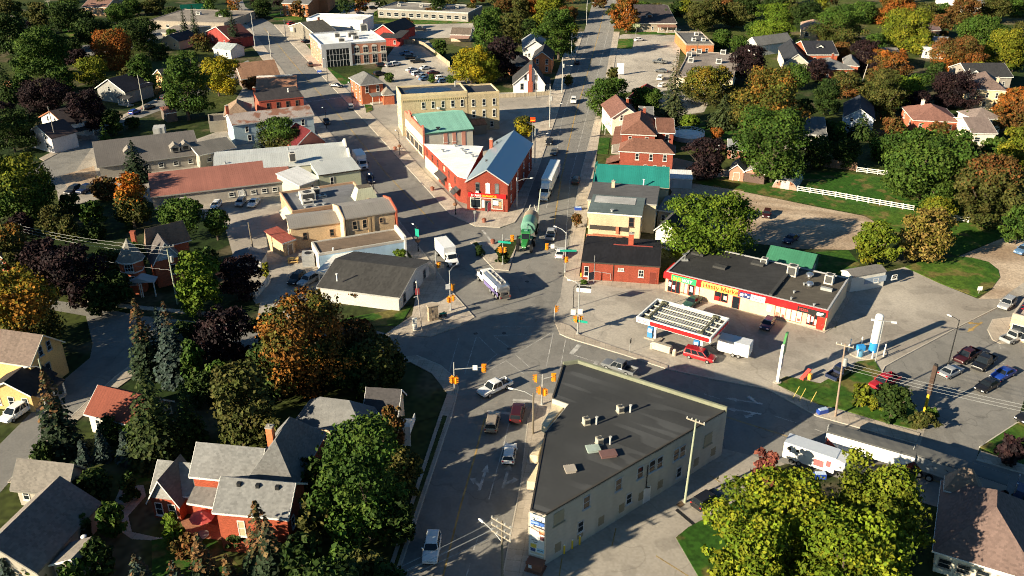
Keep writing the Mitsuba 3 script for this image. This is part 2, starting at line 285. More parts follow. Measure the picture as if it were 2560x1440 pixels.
sheet('path', [(-50.98,-52.65),(-48.77,-52.24),(-46.89,-55.86),(-47.72,-59.64),(-46.11,-62.51),(-42.34,-63.55),(-41.38,-62.16),(-40.7,-62.72),(-42.17,-64.03),(-45.63,-63.76),(-48.34,-61.81),(-50.2,-59.64)], 0.012, 'mat_concrete', 'curved garden path behind red brick house')
# raised pavements
raised('pavement', [(2.19,42.73),(0.62,36.69),(-2.63,33.67),(-8.19,34.59),(-14.09,41.49),(-42.14,111.49),(-65.64,168.72),(-113.26,285.8),(-106.6,285.8),(-61.35,168.72),(-39.25,114.92),(-34.23,103.26),(-29.98,91),(-21.37,68.16),(-10.53,43.22),(-0.92,43.22),(1.45,56.43),(4.28,81.11),(9.22,120.22),(15.74,176.14),(27.42,267.19),(32.9,267.19),(20.22,173.01),(13.15,120.22),(6.78,74.47)], 0.13, 'mat_concrete', 'pavement round the red corner shop and up both streets')
raised('pavement', [(16.88,65.12),(25.45,120.22),(33.65,173.01),(46.42,267.19),(49.17,267.19),(36.11,173.01),(27.66,120.22),(20.3,65.12),(15.63,29.19),(13.07,9.33),(13.83,7.02),(11.15,7.2),(10.11,9.33)], 0.13, 'mat_concrete', 'pinkish pavement along right side of main road')
raised('pavement', [(-11.4,2.4),(-18.35,20.37),(-26.9,41.49),(-43.02,81.11),(-58.89,120.22),(-80.16,173.01),(-126.02,285.8),(-131.35,285.8),(-84.49,173.01),(-63.79,122.48),(-46.55,81.11),(-29.99,41.49),(-21.23,20.37),(-16.96,9.33),(-17.83,0.74),(-17.77,-7.11),(-21.44,-13.48),(-13.94,-14.73),(-9.04,-10.93),(-6.73,-7.86)], 0.13, 'mat_concrete', 'pavement along left side of shop street with corner plaza')
raised('pavement', [(8.21,-13.62),(9.32,-14.73),(11,-15.95),(18.37,-20.56),(24.82,-25.04),(24.97,-24.07),(18.54,-19.14),(11.61,-14.04),(10.09,-10.79),(8.07,-9.33),(7.33,-8.6)], 0.13, 'mat_concrete')
raised('pavement', [(39.16,-30.76),(44.58,-38.03),(51.03,-41.7),(56.38,-44.63),(57.84,-42.47),(52.79,-39.24),(45.86,-35.44),(40.63,-29.4)], 0.13, 'mat_concrete', 'pavement along lawn and road right of the fuel station')
raised('pavement', [(62.97,-48.41),(70.93,-53.63),(71.93,-51.83),(64.44,-46.46)], 0.13, 'mat_concrete')
raised('pavement', [(2.45,-38.63),(1.2,-53.79),(0.1,-61.67),(-0.96,-69.75),(-1.73,-75.61),(0.43,-75.61),(1.14,-69.75),(1.96,-67.22),(3.15,-52.65),(4.84,-43.41),(7.05,-34.91),(7.31,-32.2),(3.65,-32.2)], 0.13, 'mat_concrete', 'pavement between bottom road and dark roofed block')
raised('pavement', [(-8.97,-38.63),(-13.13,-69.75),(-14.26,-75.61),(-15.34,-75.61),(-14.36,-69.75),(-10.65,-38.03),(-9.86,-32.2),(-12.64,-26.48),(-16.48,-22.96),(-24.45,-23.7),(-24.68,-22.21),(-15.71,-20.95),(-11.55,-24.07),(-9.1,-27.66),(-8.31,-30.53)], 0.13, 'mat_concrete', 'pavement along left side of bottom road')
raised('lawn', [(-9.47,-38.23),(-13.45,-69.75),(-14.47,-75.61),(-14.78,-75.61),(-13.86,-69.75),(-10.12,-38.03)], 0.14, 'mat_yard')
raised('pavement', [(-60.54,-21.83),(-62.12,-27.31),(-63.66,-34.91),(-65.33,-44.35),(-65.82,-53.23),(-64.62,-53.23),(-64.13,-45),(-62.17,-34.91),(-59.59,-27.66),(-59.11,-21.83)], 0.12, 'mat_concrete')
raised('pavement', [(-78.42,-0.88),(-67.79,-3.27),(-57.47,-5.29),(-46.92,-7.11),(-46.64,-8.16),(-57.07,-6.51),(-67.26,-4.67),(-77.72,-2.48)], 0.12, 'mat_concrete')
raised('pavement', [(-124.72,80.09),(-121.73,109.39),(-117.43,143.45),(-118.57,146.6),(-123.92,112.34),(-126.98,82.13)], 0.12, 'mat_concrete')
raised('pavement', [(29.34,5.46),(53.66,-13.2),(54.92,-12.07),(56.38,-10.79),(60.04,-4.05),(67.82,7.55),(66.46,8.08),(30.49,9.33)], 0.11, 'mat_concrete', 'raised walk along the shop front')
raised('traffic_island', [(-8.78,25.53),(-7.97,26.6),(-3.36,24.48),(-1.53,27.02),(1.36,27.67),(0.83,22.82),(-0.63,11.7),(-3.4,12.26),(-6.12,18.77)], 0.14, 'mat_concrete', 'pale wedge shaped island with hedge beds')
raised('planting_bed', [(-8.25,25.11),(-7.43,25.74),(-5.43,20.37),(-5.55,18.77),(-6.06,19.57)], 0.16, 'mat_yard')
raised('planting_bed', [(-3.64,21.18),(-1.86,26.17),(1.19,27.02),(0.5,21.79),(-0.96,14.89),(-1.77,15.65)], 0.16, 'mat_yard')
raised('traffic_island', [(90.65,-7.11),(84.59,-8.6),(81.99,-12.22),(81.13,-15.68),(81.81,-17.03),(86.18,-16.36),(91.94,-15.68),(97.53,-5.59)], 0.13, 'mat_concrete')
raised('planting_bed', [(-22.45,18.77),(-28.29,16.81),(-34.59,15.84),(-38.61,15.84),(-37.89,18.38),(-31.33,20.77),(-24.69,23.85)], 0.10, 'mat_gravel')
# lawns
raised('lawn', [(78.01,13.38),(82.05,15.84),(90.84,18.38),(93.42,17.79),(95.73,15.84),(95.87,12.07),(94.55,8.62),(89.83,2.9),(86.1,0.25),(81.54,6.32)], 0.10, 'mat_grass', 'rounded lawn beside gravel drive at right')
raised('lawn', [(40.84,-29.05),(43.07,-27.31),(47.76,-29.4),(55.96,-22.83),(58.78,-22.21),(58.48,-26.12),(59.19,-31.09),(60.04,-39.54),(57.66,-41.5),(52.87,-39.04),(48.3,-36.17),(43.05,-33.84)], 0.13, 'mat_grass', 'roadside lawn with shrubs below the white tank')
raised('lawn', [(64.71,-45.55),(72.79,-39.84),(77.23,-38.03),(80.82,-43.88),(73.23,-55.07),(68.8,-49.71)], 0.12, 'mat_grass')
raised('lawn', [(19.73,-63.55),(21.48,-61.81),(28.44,-57.02),(31.97,-55.07),(41.77,-56.63),(50.7,-59.64),(41.91,-75.61),(20.74,-75.61),(21.2,-69.75)], 0.12, 'mat_grass', 'lawn under the large yellow green trees')
raised('lawn', [(-19.49,-10.79),(-18.17,-3.27),(-19.53,-4.05),(-27.02,-7.11),(-30.31,-8.6),(-29.93,-10.79)], 0.10, 'mat_grass')
raised('lawn', [(-10.62,-28.24),(-16.43,-23.45),(-25.68,-24.07),(-37.52,-22.83),(-34.92,-33.84),(-21.33,-43.88),(-10.82,-38.03)], 0.05, 'mat_yard')
sheet('lawn', [(41.11,64.52),(56.98,68.16),(84.47,71.27),(118.3,56.43),(113.46,35.98),(102.84,27.02),(90.61,18.77),(82.44,31.41),(79.89,41.25),(70.79,47.03),(56.08,56.99)], 0.02, 'mat_grass', 'fenced green paddock and verge at right')
sheet('lawn', [(62.66,20.77),(69.61,21.79),(69.65,14.89),(65.34,9.33),(57.33,11.15)], 0.02, 'mat_grass')
sheet('lawn', [(51.63,120.22),(71.3,120.22),(66.83,101.27),(54.17,95.47)], 0.02, 'mat_grass')
raised('lawn', [(26.96,124.78),(30.45,124.78),(28.45,109.39),(24.89,109.39)], 0.11, 'mat_grass')
raised('lawn', [(23.97,101.27),(28.23,101.27),(26.19,86.31),(21.83,86.31)], 0.11, 'mat_grass')
raised('lawn', [(44.47,249.99),(53.73,250.91),(50.17,229.02),(42.14,229.02)], 0.12, 'mat_grass', 'square lawn beside the road at top')
raised('lawn', [(49.9,272.21),(78.5,277.34),(73.96,261.3),(57.6,260.34)], 0.10, 'mat_grass')
raised('lawn', [(-122.91,313.17),(-119.2,323.02),(-104.78,313.17),(-102.78,299.1),(-115.23,297.96)], 0.10, 'mat_grass')
raised('lawn', [(-85.61,226.54),(-85.7,239.24),(-71.54,196.13),(-57.27,169.93),(-59.41,165.72),(-67.62,179.32)], 0.10, 'mat_grass')
raised('lawn', [(-67.22,296.83),(-19.58,299.1),(-19.21,290.15),(-53.3,285.8)], 0.10, 'mat_grass')
raised('lawn', [(-47.95,138.32),(-45.46,137.31),(-44.37,131.4),(-45.84,127.58)], 0.14, 'mat_grass')
sheet('lawn', [(-52.11,-48.41),(-45,-50.14),(-46.48,-53.47),(-49.45,-53.87)], 0.02, 'mat_grass')
sheet('lawn', [(-43.18,-63.9),(-36.89,-62.51),(-30.09,-69.75),(-34.79,-72.17),(-40.59,-70.97)], 0.02, 'mat_grass', 'sunlit back lawn at the bottom left')
sheet('lawn', [(-222.5,293.47),(-192.83,282.59),(-175.58,272.21),(-183.98,252.77),(-193.35,249.99)], 0.02, 'mat_grass')

# kerb stones
KERB = M(0.44, 0.40, 0.34)
for pts in ([(8.21,-13.62),(9.32,-14.73),(11,-15.95),(18.37,-20.56),(24.82,-25.04),(31.9,-28.13),(39.16,-30.76),(44.58,-38.03),(51.03,-41.7),(56.75,-45.09)], [(57.78,-41.21),(60.04,-39.54),(59.19,-31.09),(58.48,-26.12),(59.61,-24.31),(62.35,-22.21),(77.95,-10.79),(95.53,1.57)], [(2.45,-38.63),(1.2,-53.79),(0.1,-61.67),(-0.96,-69.75)], [(-13.13,-69.75),(-8.97,-38.63),(-8.31,-30.53),(-9.1,-27.66),(-11.55,-24.07),(-15.71,-20.95)], [(10.11,9.33),(16.88,65.12),(25.45,120.22),(33.65,173.01)], [(2.19,42.73),(6.78,74.47),(13.15,120.22),(20.22,173.01)], [(2.19,42.73),(0.62,36.69),(-2.63,33.67),(-8.19,34.59),(-14.09,41.49),(-42.14,111.49),(-65.64,168.72),(-113.26,285.8)], [(-6.73,-7.86),(-11.4,2.4),(-18.35,20.37),(-26.9,41.49)], [(-6.12,18.77),(-3.4,12.26),(-0.63,11.7)], [(62.97,-48.41),(67.92,-51.41),(70.93,-53.63)], [(64.71,-45.55),(72.79,-39.84),(77.23,-38.03)], [(-60.54,-21.83),(-62.12,-27.31),(-63.66,-34.91),(-65.33,-44.35),(-65.82,-53.23)], [(81.13,-15.68),(81.99,-12.22),(84.59,-8.6),(90.65,-7.11)]):
    setting('kerb', prism(strip(pts, .16), -.1, .155), KERB)

# painted markings, 4 mm above the road
WP, YP = M(0.40, 0.39, 0.37, 8), M(0.36, 0.24, 0.09, 8)
def dash(pts, w):
    a = np.array(pts, float); out = []
    for p, q in zip(a[:-1], a[1:]):
        d = (q - p) / np.linalg.norm(q - p); n = np.array([-d[1], d[0]]) * w / 2
        out.append((np.array([[*(p + n), 0.03], [*(p - n), 0.03], [*(q - n), 0.03], [*(q + n), 0.03]]), np.array([[0, 1, 2], [0, 2, 3]])))
    return cat(*out)
def marking(ms, mat, label): setting('road_marking', cat(*ms), mat, label)
marking([dash([(10.69,18.77),(14.57,65.12),(22.62,120.22),(32.18,185.86),(43.87,267.19),(56.63,363.73)], 0.12)], WP, 'white edge line right side of main road')
marking([dash([(7.97,45.75),(10.05,65.12),(15.37,120.22),(24.92,189.22),(35.64,267.19)], 0.12)], WP, 'white edge line left side of main road')
marking([dash([(9.31,35.98),(12.26,65.12),(19.06,120.22),(28.54,187.2),(39.85,267.19),(52.19,363.73)], 0.25)], YP, 'yellow centre line of main road')
marking([dash([(-17.29,35.98),(-32.47,70.64),(-50.15,115.79),(-76.44,179.32),(-115.88,277.34)], 0.22)], YP, 'faded yellow centre line of shop street')
marking([dash([(-6.46,32.54),(-4.32,26.17)], 0.5), dash([(-3.7,24.9),(-2.94,24.48)], 0.5)], WP, 'white stop bar at the shop street')
marking([dash([(-9.03,-15),(-10.07,-27.07)], 0.12), dash([(-6.06,-14.59),(-7.46,-26.48)], 0.12), dash([(-5.72,-14.59),(-2.5,-20.44),(-4.38,-23.7)], 0.12), dash([(-3.14,-14.31),(3.42,-13.62)], 0.12), dash([(-3.14,-14.31),(-0.53,-18.09)], 0.12), dash([(3.42,-13.62),(2.17,-15.41)], 0.12), dash([(7.01,-12.92),(0.53,-20.44),(2.88,-24.68)], 0.12), dash([(-3.5,-25.29),(-0.97,-22.46),(1.9,-26.48)], 0.12), dash([(7.07,-13.2),(5.44,-24.68)], 0.12), dash([(9.06,-15.68),(7.64,-25.29)], 0.12), dash([(7.31,-10.79),(-2.78,-11.22)], 0.1)], WP, 'thin white guide lines across the junction')
marking([dash([(11.31,-17.3),(9.73,-20.31)], 0.8), dash([(9.72,-20.44),(14.2,-23.21)], 0.15), dash([(13.93,-22.59),(13.24,-23.82)], 0.7)], WP, 'white stop bars right of the junction')
marking([dash([(0.12,-33.84),(3.3,-34.27)], 0.6), dash([(-3.66,-36.8),(-0.29,-37.41)], 0.6)], WP, 'white stop bars below the junction')
marking([dash([(0.24,-34.05),(-0.46,-40.03),(-1.38,-46.64),(-2.22,-51.83),(-2.95,-56.63)], 0.13)], WP, 'white lane line on bottom road')
marking([dash([(-3.97,-62.86),(-4.54,-65.58)], 0.13), dash([(-4.83,-67.74),(-5.41,-70.97)], 0.13)], WP, 'white lane dashes at bottom of bottom road')
marking([dash([(-3.96,-38.63),(-4.95,-46.64),(-5.78,-52.65),(-6.54,-58.16),(-7.2,-63.9),(-7.93,-70.36)], 0.22)], YP, 'faded yellow line on bottom road')
marking([dash([(44.24,-34.91),(40.7,-32.53)], 0.13), dash([(43.28,-41.31),(44.46,-42.27)], 0.13), dash([(38.38,-38.03),(41.05,-39.74)], 0.13), dash([(29.22,-32.2),(31.36,-33.62)], 0.13), dash([(46.43,-44.35),(48.73,-45.73)], 0.13)], WP, 'white lane dashes on road at right')
marking([dash([(27.85,-36.17),(39.9,-43.7),(49.45,-49.71),(58.97,-54.67)], 0.2)], YP, 'yellow centre line of road at right')
def arrow(x, y, deg, turn):
    f = Frame(x, y, deg); o = []
    o.append(f((np.array([(-0.18, -2.6, 0.03), (0.18, -2.6, 0.03), (0.18, 1.2, 0.03), (-0.18, 1.2, 0.03)]), [[0, 1, 2], [0, 2, 3]])))
    o.append(f((np.array([(-0.5, 1.2, 0.03), (0.5, 1.2, 0.03), (0, 3.0, 0.03)]), [[0, 1, 2]])))
    s = turn
    o.append(f((np.array([(0.18 * s, -1.9, 0.03), (0.18 * s, -1.3, 0.03), (0.95 * s, -0.5, 0.03), (0.95 * s, -1.1, 0.03)]), [[0, 1, 2], [0, 2, 3]])))
    o.append(f((np.array([(0.95 * s, -1.5, 0.03), (0.95 * s, -0.1, 0.03), (1.7 * s, -0.5, 0.03)]), [[0, 1, 2]])))
    return cat(*o)
marking([arrow(*(-3.8,-52.24), -10, -1)], WP, 'white left and ahead lane arrow')
marking([arrow(*(-0.74,-51.83), -10, 1)], WP, 'white right and ahead lane arrow')
marking([arrow(*(34.97,-34.16), 73, 1), arrow(*(34.11,-36.8), 73, -1)], WP, 'white lane arrows in shade at right')
marking([arrow(*(80.46,-11.07), 130, 1)], YP, 'yellow arrow on restaurant drive')
marking([dash([(5.38,-69.75),(5.84,-66.9)], 0.12), dash([(11.89,-64.91),(12.69,-61.81)], 0.12), dash([(16.88,-66.57),(20.06,-69.75)], 0.12), dash([(26.18,-51.83),(27.24,-53.06)], 0.12)], YP, 'worn yellow stall lines in the alley')
marking([dash([(-68.41,141.37),(-54,149.82)], 0.5)], WP, 'white crossing line on shop street')
for (x, y), a in (((-1.37,-13.34), 'in the middle of the crossing'), ((-0.46,-18.62), 'between the thin guide lines above the mast arm'), ((-6.23,-13.48), 'in the road below the plaza'), ((2.92,6.85), 'in the road right of the tanker truck'), ((-1.74,12.26), 'at the near tip of the island'), ((9.4,10.6), 'beside the signal pole at the brick shop')):
    single('manhole_cover', cyl(x, y, 0.0, 0.16 if y > 25 else 0.036, 0.38, 16), G(0.05, 0.05, 0.05, 0.7), 'round dark iron manhole cover ' + a, 'manhole cover', 'manhole covers round the junction')
single('drain_grate', prism([(20.45,-58.61),(20.8,-58.31),(22.7,-61.31),(22.34,-61.67)], -.05, .035), BLACK, 'long narrow dark drain grate across the alley', 'drain')
single('drain_cover', prism([(20.73,-57.55),(21.47,-56.79),(21.84,-57.55),(21.13,-58.16)], -.05, .03), M(.12, .08, .05), 'square brown drain cover at the foot of the green pole', 'drain')

# ---- buildings
WHITE_TRIM = M(0.66, 0.65, 0.62)
DARK_TRIM = M(0.05, 0.045, 0.04)
BRICK = M(0.25, 0.062, 0.037, 3)
OLD_BRICK = M(0.27, 0.075, 0.045, 3)
ORANGE_BRICK = M(0.42, 0.165, 0.075, 3)
CREAM = M(0.62, 0.50, 0.34)
YELLOW_BRICK = M(0.58, 0.46, 0.27, 3)
PALE = M(0.62, 0.60, 0.55, 4)
WHITE_SIDING = M(0.72, 0.71, 0.68, 4)
GREY_SIDING = M(0.30, 0.30, 0.31, 4)
BLUE_SIDING = M(0.30, 0.40, 0.47, 4)
SH_BROWN = M(0.19, 0.105, 0.075, 1)
SH_GREY = M(0.155, 0.155, 0.155, 1)
SH_DARK = M(0.040, 0.040, 0.044, 1)
SH_TAN = M(0.27, 0.205, 0.15, 1)
SH_MID = M(0.21, 0.19, 0.165, 1)
TAR = M(0.075, 0.070, 0.066, 5)
TAR_GREY = M(0.19, 0.19, 0.195, 5)
MET_WHITE = M(0.58, 0.60, 0.61, 2)
MET_GREY = M(0.25, 0.245, 0.24, 2)
CONC = M(0.34, 0.31, 0.27)

class House:
    """One building: its frame stands at the left end of the front eave line; x runs along the front, y away from it."""
    def __init__(s, name, label, category, R, group=None, key=None):
        s.key = key or thing(name, label, category, group)
        s.x, s.y, s.deg, s.w, s.d = R; s.f = Frame(s.x, s.y, s.deg)
    def part(s, name, mesh, mat, parent=None, smooth=False, label=None): return part(parent or s.key, name, s.f(mesh), mat, smooth, label)
    def world(s, name, mesh, mat, parent=None, smooth=False, label=None): return part(parent or s.key, name, mesh, mat, smooth, label)
    def vol(s, R=None, h=3.0, roof='gable_x', rise=2.0, over=0.35, wall=BRICK, rm=SH_GREY, trim=WHITE_TRIM, z0=0.0, para=0.45, mid=0.5, thick=0.16, gable=None):
        """A walled volume with its roof. R: a rectangle of its own, else the building's."""
        if R is not None: s.x, s.y, s.deg, s.w, s.d = R; s.f = Frame(s.x, s.y, s.deg)
        w, d, o = s.w, s.d, over; s.h = h; s.rise = rise; s.roof = roof
        if roof == 'gable_x':
            m = d * mid
            s.part('wall', extrude([(0, z0), (d, z0), (d, h), (m, h + rise), (0, h)], 0, w, 'x'), wall)
            sl0, sl1 = rise / m, rise / (d - m)
            a = extrude([(-o, h - o * sl0), (m, h + rise), (m, h + rise + thick), (-o, h - o * sl0 + thick)], -o, w + o, 'x')
            b = extrude([(m, h + rise), (d + o, h - o * sl1), (d + o, h - o * sl1 + thick), (m, h + rise + thick)], -o, w + o, 'x')
            s.r = s.part('roof', cat(a, b), rm)
            s.part('fascia', box(-o, w + o, -o - 0.06, -o - 0.004, h - o * sl0 - 0.12, h - o * sl0 + thick - 0.03), trim, s.r)
            for x in (-o - 0.03, w + o + 0.03):
                s.part('bargeboard', cat(extrude([(-o, h - o * sl0 - .1), (m, h + rise - .1), (m, h + rise + thick + .01), (-o, h - o * sl0 + thick + .01)], x - 0.026, x + 0.026, 'x'),
                       extrude([(m, h + rise - .1), (d + o, h - o * sl1 - .1), (d + o, h - o * sl1 + thick + .01), (m, h + rise + thick + .01)], x - 0.026, x + 0.026, 'x')), trim, s.r)
        elif roof == 'gable_y':
            m = w * mid
            s.part('wall', extrude([(0, z0), (w, z0), (w, h), (m, h + rise), (0, h)], 0, d), wall)
            if gable: s.part('gable', extrude([(0.05, h), (w - 0.05, h), (m, h + rise - 0.05)], -0.04, 0.01), gable)
            sl0, sl1 = rise / m, rise / (w - m)
            a = extrude([(-o, h - o * sl0), (m, h + rise), (m, h + rise + thick), (-o, h - o * sl0 + thick)], -o, d + o)
            b = extrude([(m, h + rise), (w + o, h - o * sl1), (w + o, h - o * sl1 + thick), (m, h + rise + thick)], -o, d + o)
            s.r = s.part('roof', cat(a, b), rm)
            s.part('bargeboard', cat(extrude([(-o, h - o * sl0 - .1), (m, h + rise - .1), (m, h + rise + thick + .01), (-o, h - o * sl0 + thick + .01)], -o - .056, -o - .004),
                   extrude([(m, h + rise - .1), (w + o, h - o * sl1 - .1), (w + o, h - o * sl1 + thick + .01), (m, h + rise + thick + .01)], -o - .056, -o - .004)), trim, s.r)
        elif roof == 'hip':
            s.part('wall', box(0, w, 0, d, z0, h), wall)
            x0, x1, y0, y1 = -o, w + o, -o, d + o; W, D = x1 - x0, y1 - y0; k = min(W, D) / 2 * 0.98
            b = [(x0, y0), (x1, y0), (x1, y1), (x0, y1)]
            if W >= D: top = [(x0 + k, (y0 + y1) / 2 - 0.02), (x1 - k, (y0 + y1) / 2 - 0.02), (x1 - k, (y0 + y1) / 2 + 0.02), (x0 + k, (y0 + y1) / 2 + 0.02)]
            else: top = [((x0 + x1) / 2 - 0.02, y0 + k), ((x0 + x1) / 2 + 0.02, y0 + k), ((x0 + x1) / 2 + 0.02, y1 - k), ((x0 + x1) / 2 - 0.02, y1 - k)]
            v = np.array([(x, y, h + 0.02) for x, y in b] + [(x, y, h + rise) for x, y in top])
            s.r = s.part('roof', (v, BF), rm)
            s.part('fascia', box(x0 - 0.02, x1 + 0.02, y0 - 0.02, y1 + 0.02, h - 0.16, h + 0.035), trim, s.r)
        elif roof == 'shed':
            s.part('wall', extrude([(0, z0), (d, z0), (d, h + rise), (0, h)], 0, w, 'x'), wall)
            sl = rise / d
            s.r = s.part('roof', extrude([(-o, h - o * sl + .01), (d + o, h + rise + o * sl + .01), (d + o, h + rise + o * sl + thick), (-o, h - o * sl + thick)], -o, w + o, 'x'), rm)
            s.part('fascia', box(-o, w + o, -o - 0.06, -o - 0.004, h - o * sl - 0.15, h - o * sl + thick - 0.02), trim, s.r)
        else:                                                        # flat, with a parapet
            s.part('wall', box(0, w, 0, d, z0, h - 0.03), wall)
            s.r = s.part('roof', box(0.02, w - 0.02, 0.02, d - 0.02, h - 0.03, h + 0.02), rm)
            if para > 0:
                t = 0.28
                s.part('parapet', cat(box(-.03, w + .03, -.03, t, h - .25, h + para), box(-.03, w + .03, d - t, d + .03, h - .25, h + para), box(-.03, t, t, d - t, h - .25, h + para), box(w - t, w + .03, t, d - t, h - .25, h + para)), trim or wall, s.r)
        return s
    def side(s, q):
        """(origin x, y, turn in degrees, length) of a wall seen from outside, left to right."""
        return {'f': (0, 0, 0, s.w), 'r': (s.w, 0, 90, s.d), 'b': (s.w, s.d, 180, s.w), 'l': (0, s.d, 270, s.d)}[q]
    def wf(s, q):
        ox, oy, a, L = s.side(q); px, py, _ = s.f.pt(ox, oy); return Frame(px, py, s.deg + a), L
    def win(s, q, u, z, w=0.9, h=1.5, frame=WHITE_TRIM, pane=GLASS, name='window', sill=True, mull=1, arch=False):
        """A window centred u metres along wall q, its foot at z: a frame that stands out, a pane set back in it, glazing bars."""
        fr, L = s.wf(q); t = 0.09
        bars = [box(u - w / 2, u - w / 2 + t, -0.08, 0.05, z, z + h), box(u + w / 2 - t, u + w / 2, -0.08, 0.05, z, z + h), box(u - w / 2 + t, u + w / 2 - t, -0.08, 0.05, z + h - t, z + h), box(u - w / 2 + t, u + w / 2 - t, -0.08, 0.05, z, z + t)]
        if mull: bars.append(box(u - w / 2 + t, u + w / 2 - t, -0.065, 0.05, z + h * 0.5 - 0.035, z + h * 0.5 + 0.035))
        if mull > 1: bars += [box(u - w / 2 + w * i / mull - .03, u - w / 2 + w * i / mull + .03, -0.06, 0.05, z + t, z + h - t) for i in range(1, mull)]
        if sill: bars.append(box(u - w / 2 - 0.1, u + w / 2 + 0.1, -0.17, 0.05, z - 0.12, z - 0.002))
        if arch: bars.append(tuple([fr0 for fr0 in extrude([(u - w / 2 - .08, z + h + .003)] + [(u - (w / 2 + .08) * math.cos(a), z + h + .003 + .38 * w * math.sin(a)) for a in np.linspace(0.25, math.pi - .25, 6)] + [(u + w / 2 + .08, z + h + .003)], -0.09, 0.05)]))
        k = part(s.key, name, fr(cat(*bars)), frame)
        part(k, 'pane', fr(box(u - w / 2 + t - .01, u + w / 2 - t + .01, -0.035, 0.02, z + t - .01, z + h - t + .01)), pane)
        return k
    def row(s, q, n, z, w=0.9, h=1.5, a=None, b=None, **k):
        L = s.side(q)[3]; a = L / (2 * n) if a is None else a; b = L - L / (2 * n) if b is None else b
        for u in (np.linspace(a, b, n) if n > 1 else [(a + b) / 2]): s.win(q, float(u), z, w, h, **k)
        return s
    def door(s, q, u, w=1.0, h=2.1, mat=None, frame=WHITE_TRIM, z=0.05):
        fr, L = s.wf(q)
        k = part(s.key, 'door', fr(box(u - w / 2, u + w / 2, -0.05, 0.03, z, z + h)), mat or M(0.25, 0.2, 0.16))
        part(k, 'frame', fr(cat(box(u - w / 2 - .1, u - w / 2 - .003, -.08, .03, z, z + h), box(u + w / 2 + .003, u + w / 2 + .1, -.08, .03, z, z + h), box(u - w / 2 - .1, u + w / 2 + .1, -.08, .03, z + h + .003, z + h + .12))), frame)
        part(k, 'handle', fr(box(u + w * .34, u + w * .42, -.11, -.052, z + .95, z + 1.1)), CHROME)
        return k
    def stack(s, x, y, top, sx=0.6, sy=0.6, mat=BRICK, z0=None):
        z0 = s.h * 0.8 if z0 is None else z0
        k = s.part('chimney', box(x - sx / 2, x + sx / 2, y - sy / 2, y + sy / 2, z0, top), mat, s.r)
        part(s.key, 'chimney_cap', s.f(cat(box(x - sx / 2 - .07, x + sx / 2 + .07, y - sy / 2 - .07, y + sy / 2 + .07, top + .003, top + .14), cyl(x, y, top + .14, top + .4, .12, 8))), CONC)
    def vent(s, p, z, h=0.5, r=0.12, mat=GALV):
        s.world('vent_pipe', cat(cyl(p[0], p[1], z - .2, z + h, r, 9), cyl(p[0], p[1], z + h + .003, z + h + .1, r * 1.6, 9)), mat, s.r)
    def unit(s, p, z, sx=1.4, sy=1.4, sz=1.1, mat=None, deg=None, name='air_conditioner'):
        f = Frame(p[0], p[1], s.deg if deg is None else deg, z); m = mat or M(0.52, 0.50, 0.46)
        k = part(s.key, name, f(cat(box(-sx / 2, sx / 2, -sy / 2, sy / 2, .12, sz), box(-sx / 2 - .06, sx / 2 + .06, -sy / 2 - .06, sy / 2 + .06, 0, .117))), m)
        part(k, 'grille', f(box(-sx * .38, sx * .38, -sy / 2 - .03, -sy / 2 + .01, .25, sz - .15)), G(.06, .06, .06, .6))
        part(k, 'fan', f(cyl(0, 0, sz + .003, sz + .06, min(sx, sy) * .36, 14)), G(.05, .05, .05, .6))
    def porch(s, q, u0, u1, depth=1.8, h=2.7, rm=None, posts=3, mat=WHITE_TRIM, rise=0.5):
        fr, L = s.wf(q)
        k = part(s.key, 'porch_roof', fr(extrude([(-depth - .2, h), (0.0, h + rise), (0.0, h + rise + .14), (-depth - .2, h + .14)], u0 - .2, u1 + .2, 'x')), rm or SH_GREY)
        part(s.key, 'porch_floor', fr(box(u0, u1, -depth, -0.003, 0, .35)), CONC)
        for u in np.linspace(u0 + .15, u1 - .15, posts):
            part(k, 'post', fr(box(u - .09, u + .09, -depth + .02, -depth + .2, .353, h + .02)), mat)
    def dormer(s, u, y0, z0, w=1.8, h=1.1, rise=.8, depth=2.4, wall=WHITE_SIDING, rm=None):
        """A gabled dormer standing on the front slope, its face y0 behind the front wall."""
        m = u
        k = s.part('dormer', extrude([(u - w / 2, z0), (u + w / 2, z0), (u + w / 2, z0 + h), (u, z0 + h + rise), (u - w / 2, z0 + h)], y0, y0 + depth), wall, s.r)
        o, sl = .2, rise / (w / 2)
        part(s.key, 'dormer_roof', s.f(cat(extrude([(u - w / 2 - o, z0 + h - o * sl), (u, z0 + h + rise), (u, z0 + h + rise + .12), (u - w / 2 - o, z0 + h - o * sl + .12)], y0 - .2, y0 + depth),
             extrude([(u, z0 + h + rise), (u + w / 2 + o, z0 + h - o * sl), (u + w / 2 + o, z0 + h - o * sl + .12), (u, z0 + h + rise + .12)], y0 - .2, y0 + depth))), rm or SH_GREY)
        part(s.key, 'dormer_window', s.f(cat(box(u - w * .3, u + w * .3, y0 - .05, y0 + .02, z0 + .2, z0 + h))), GLASS)

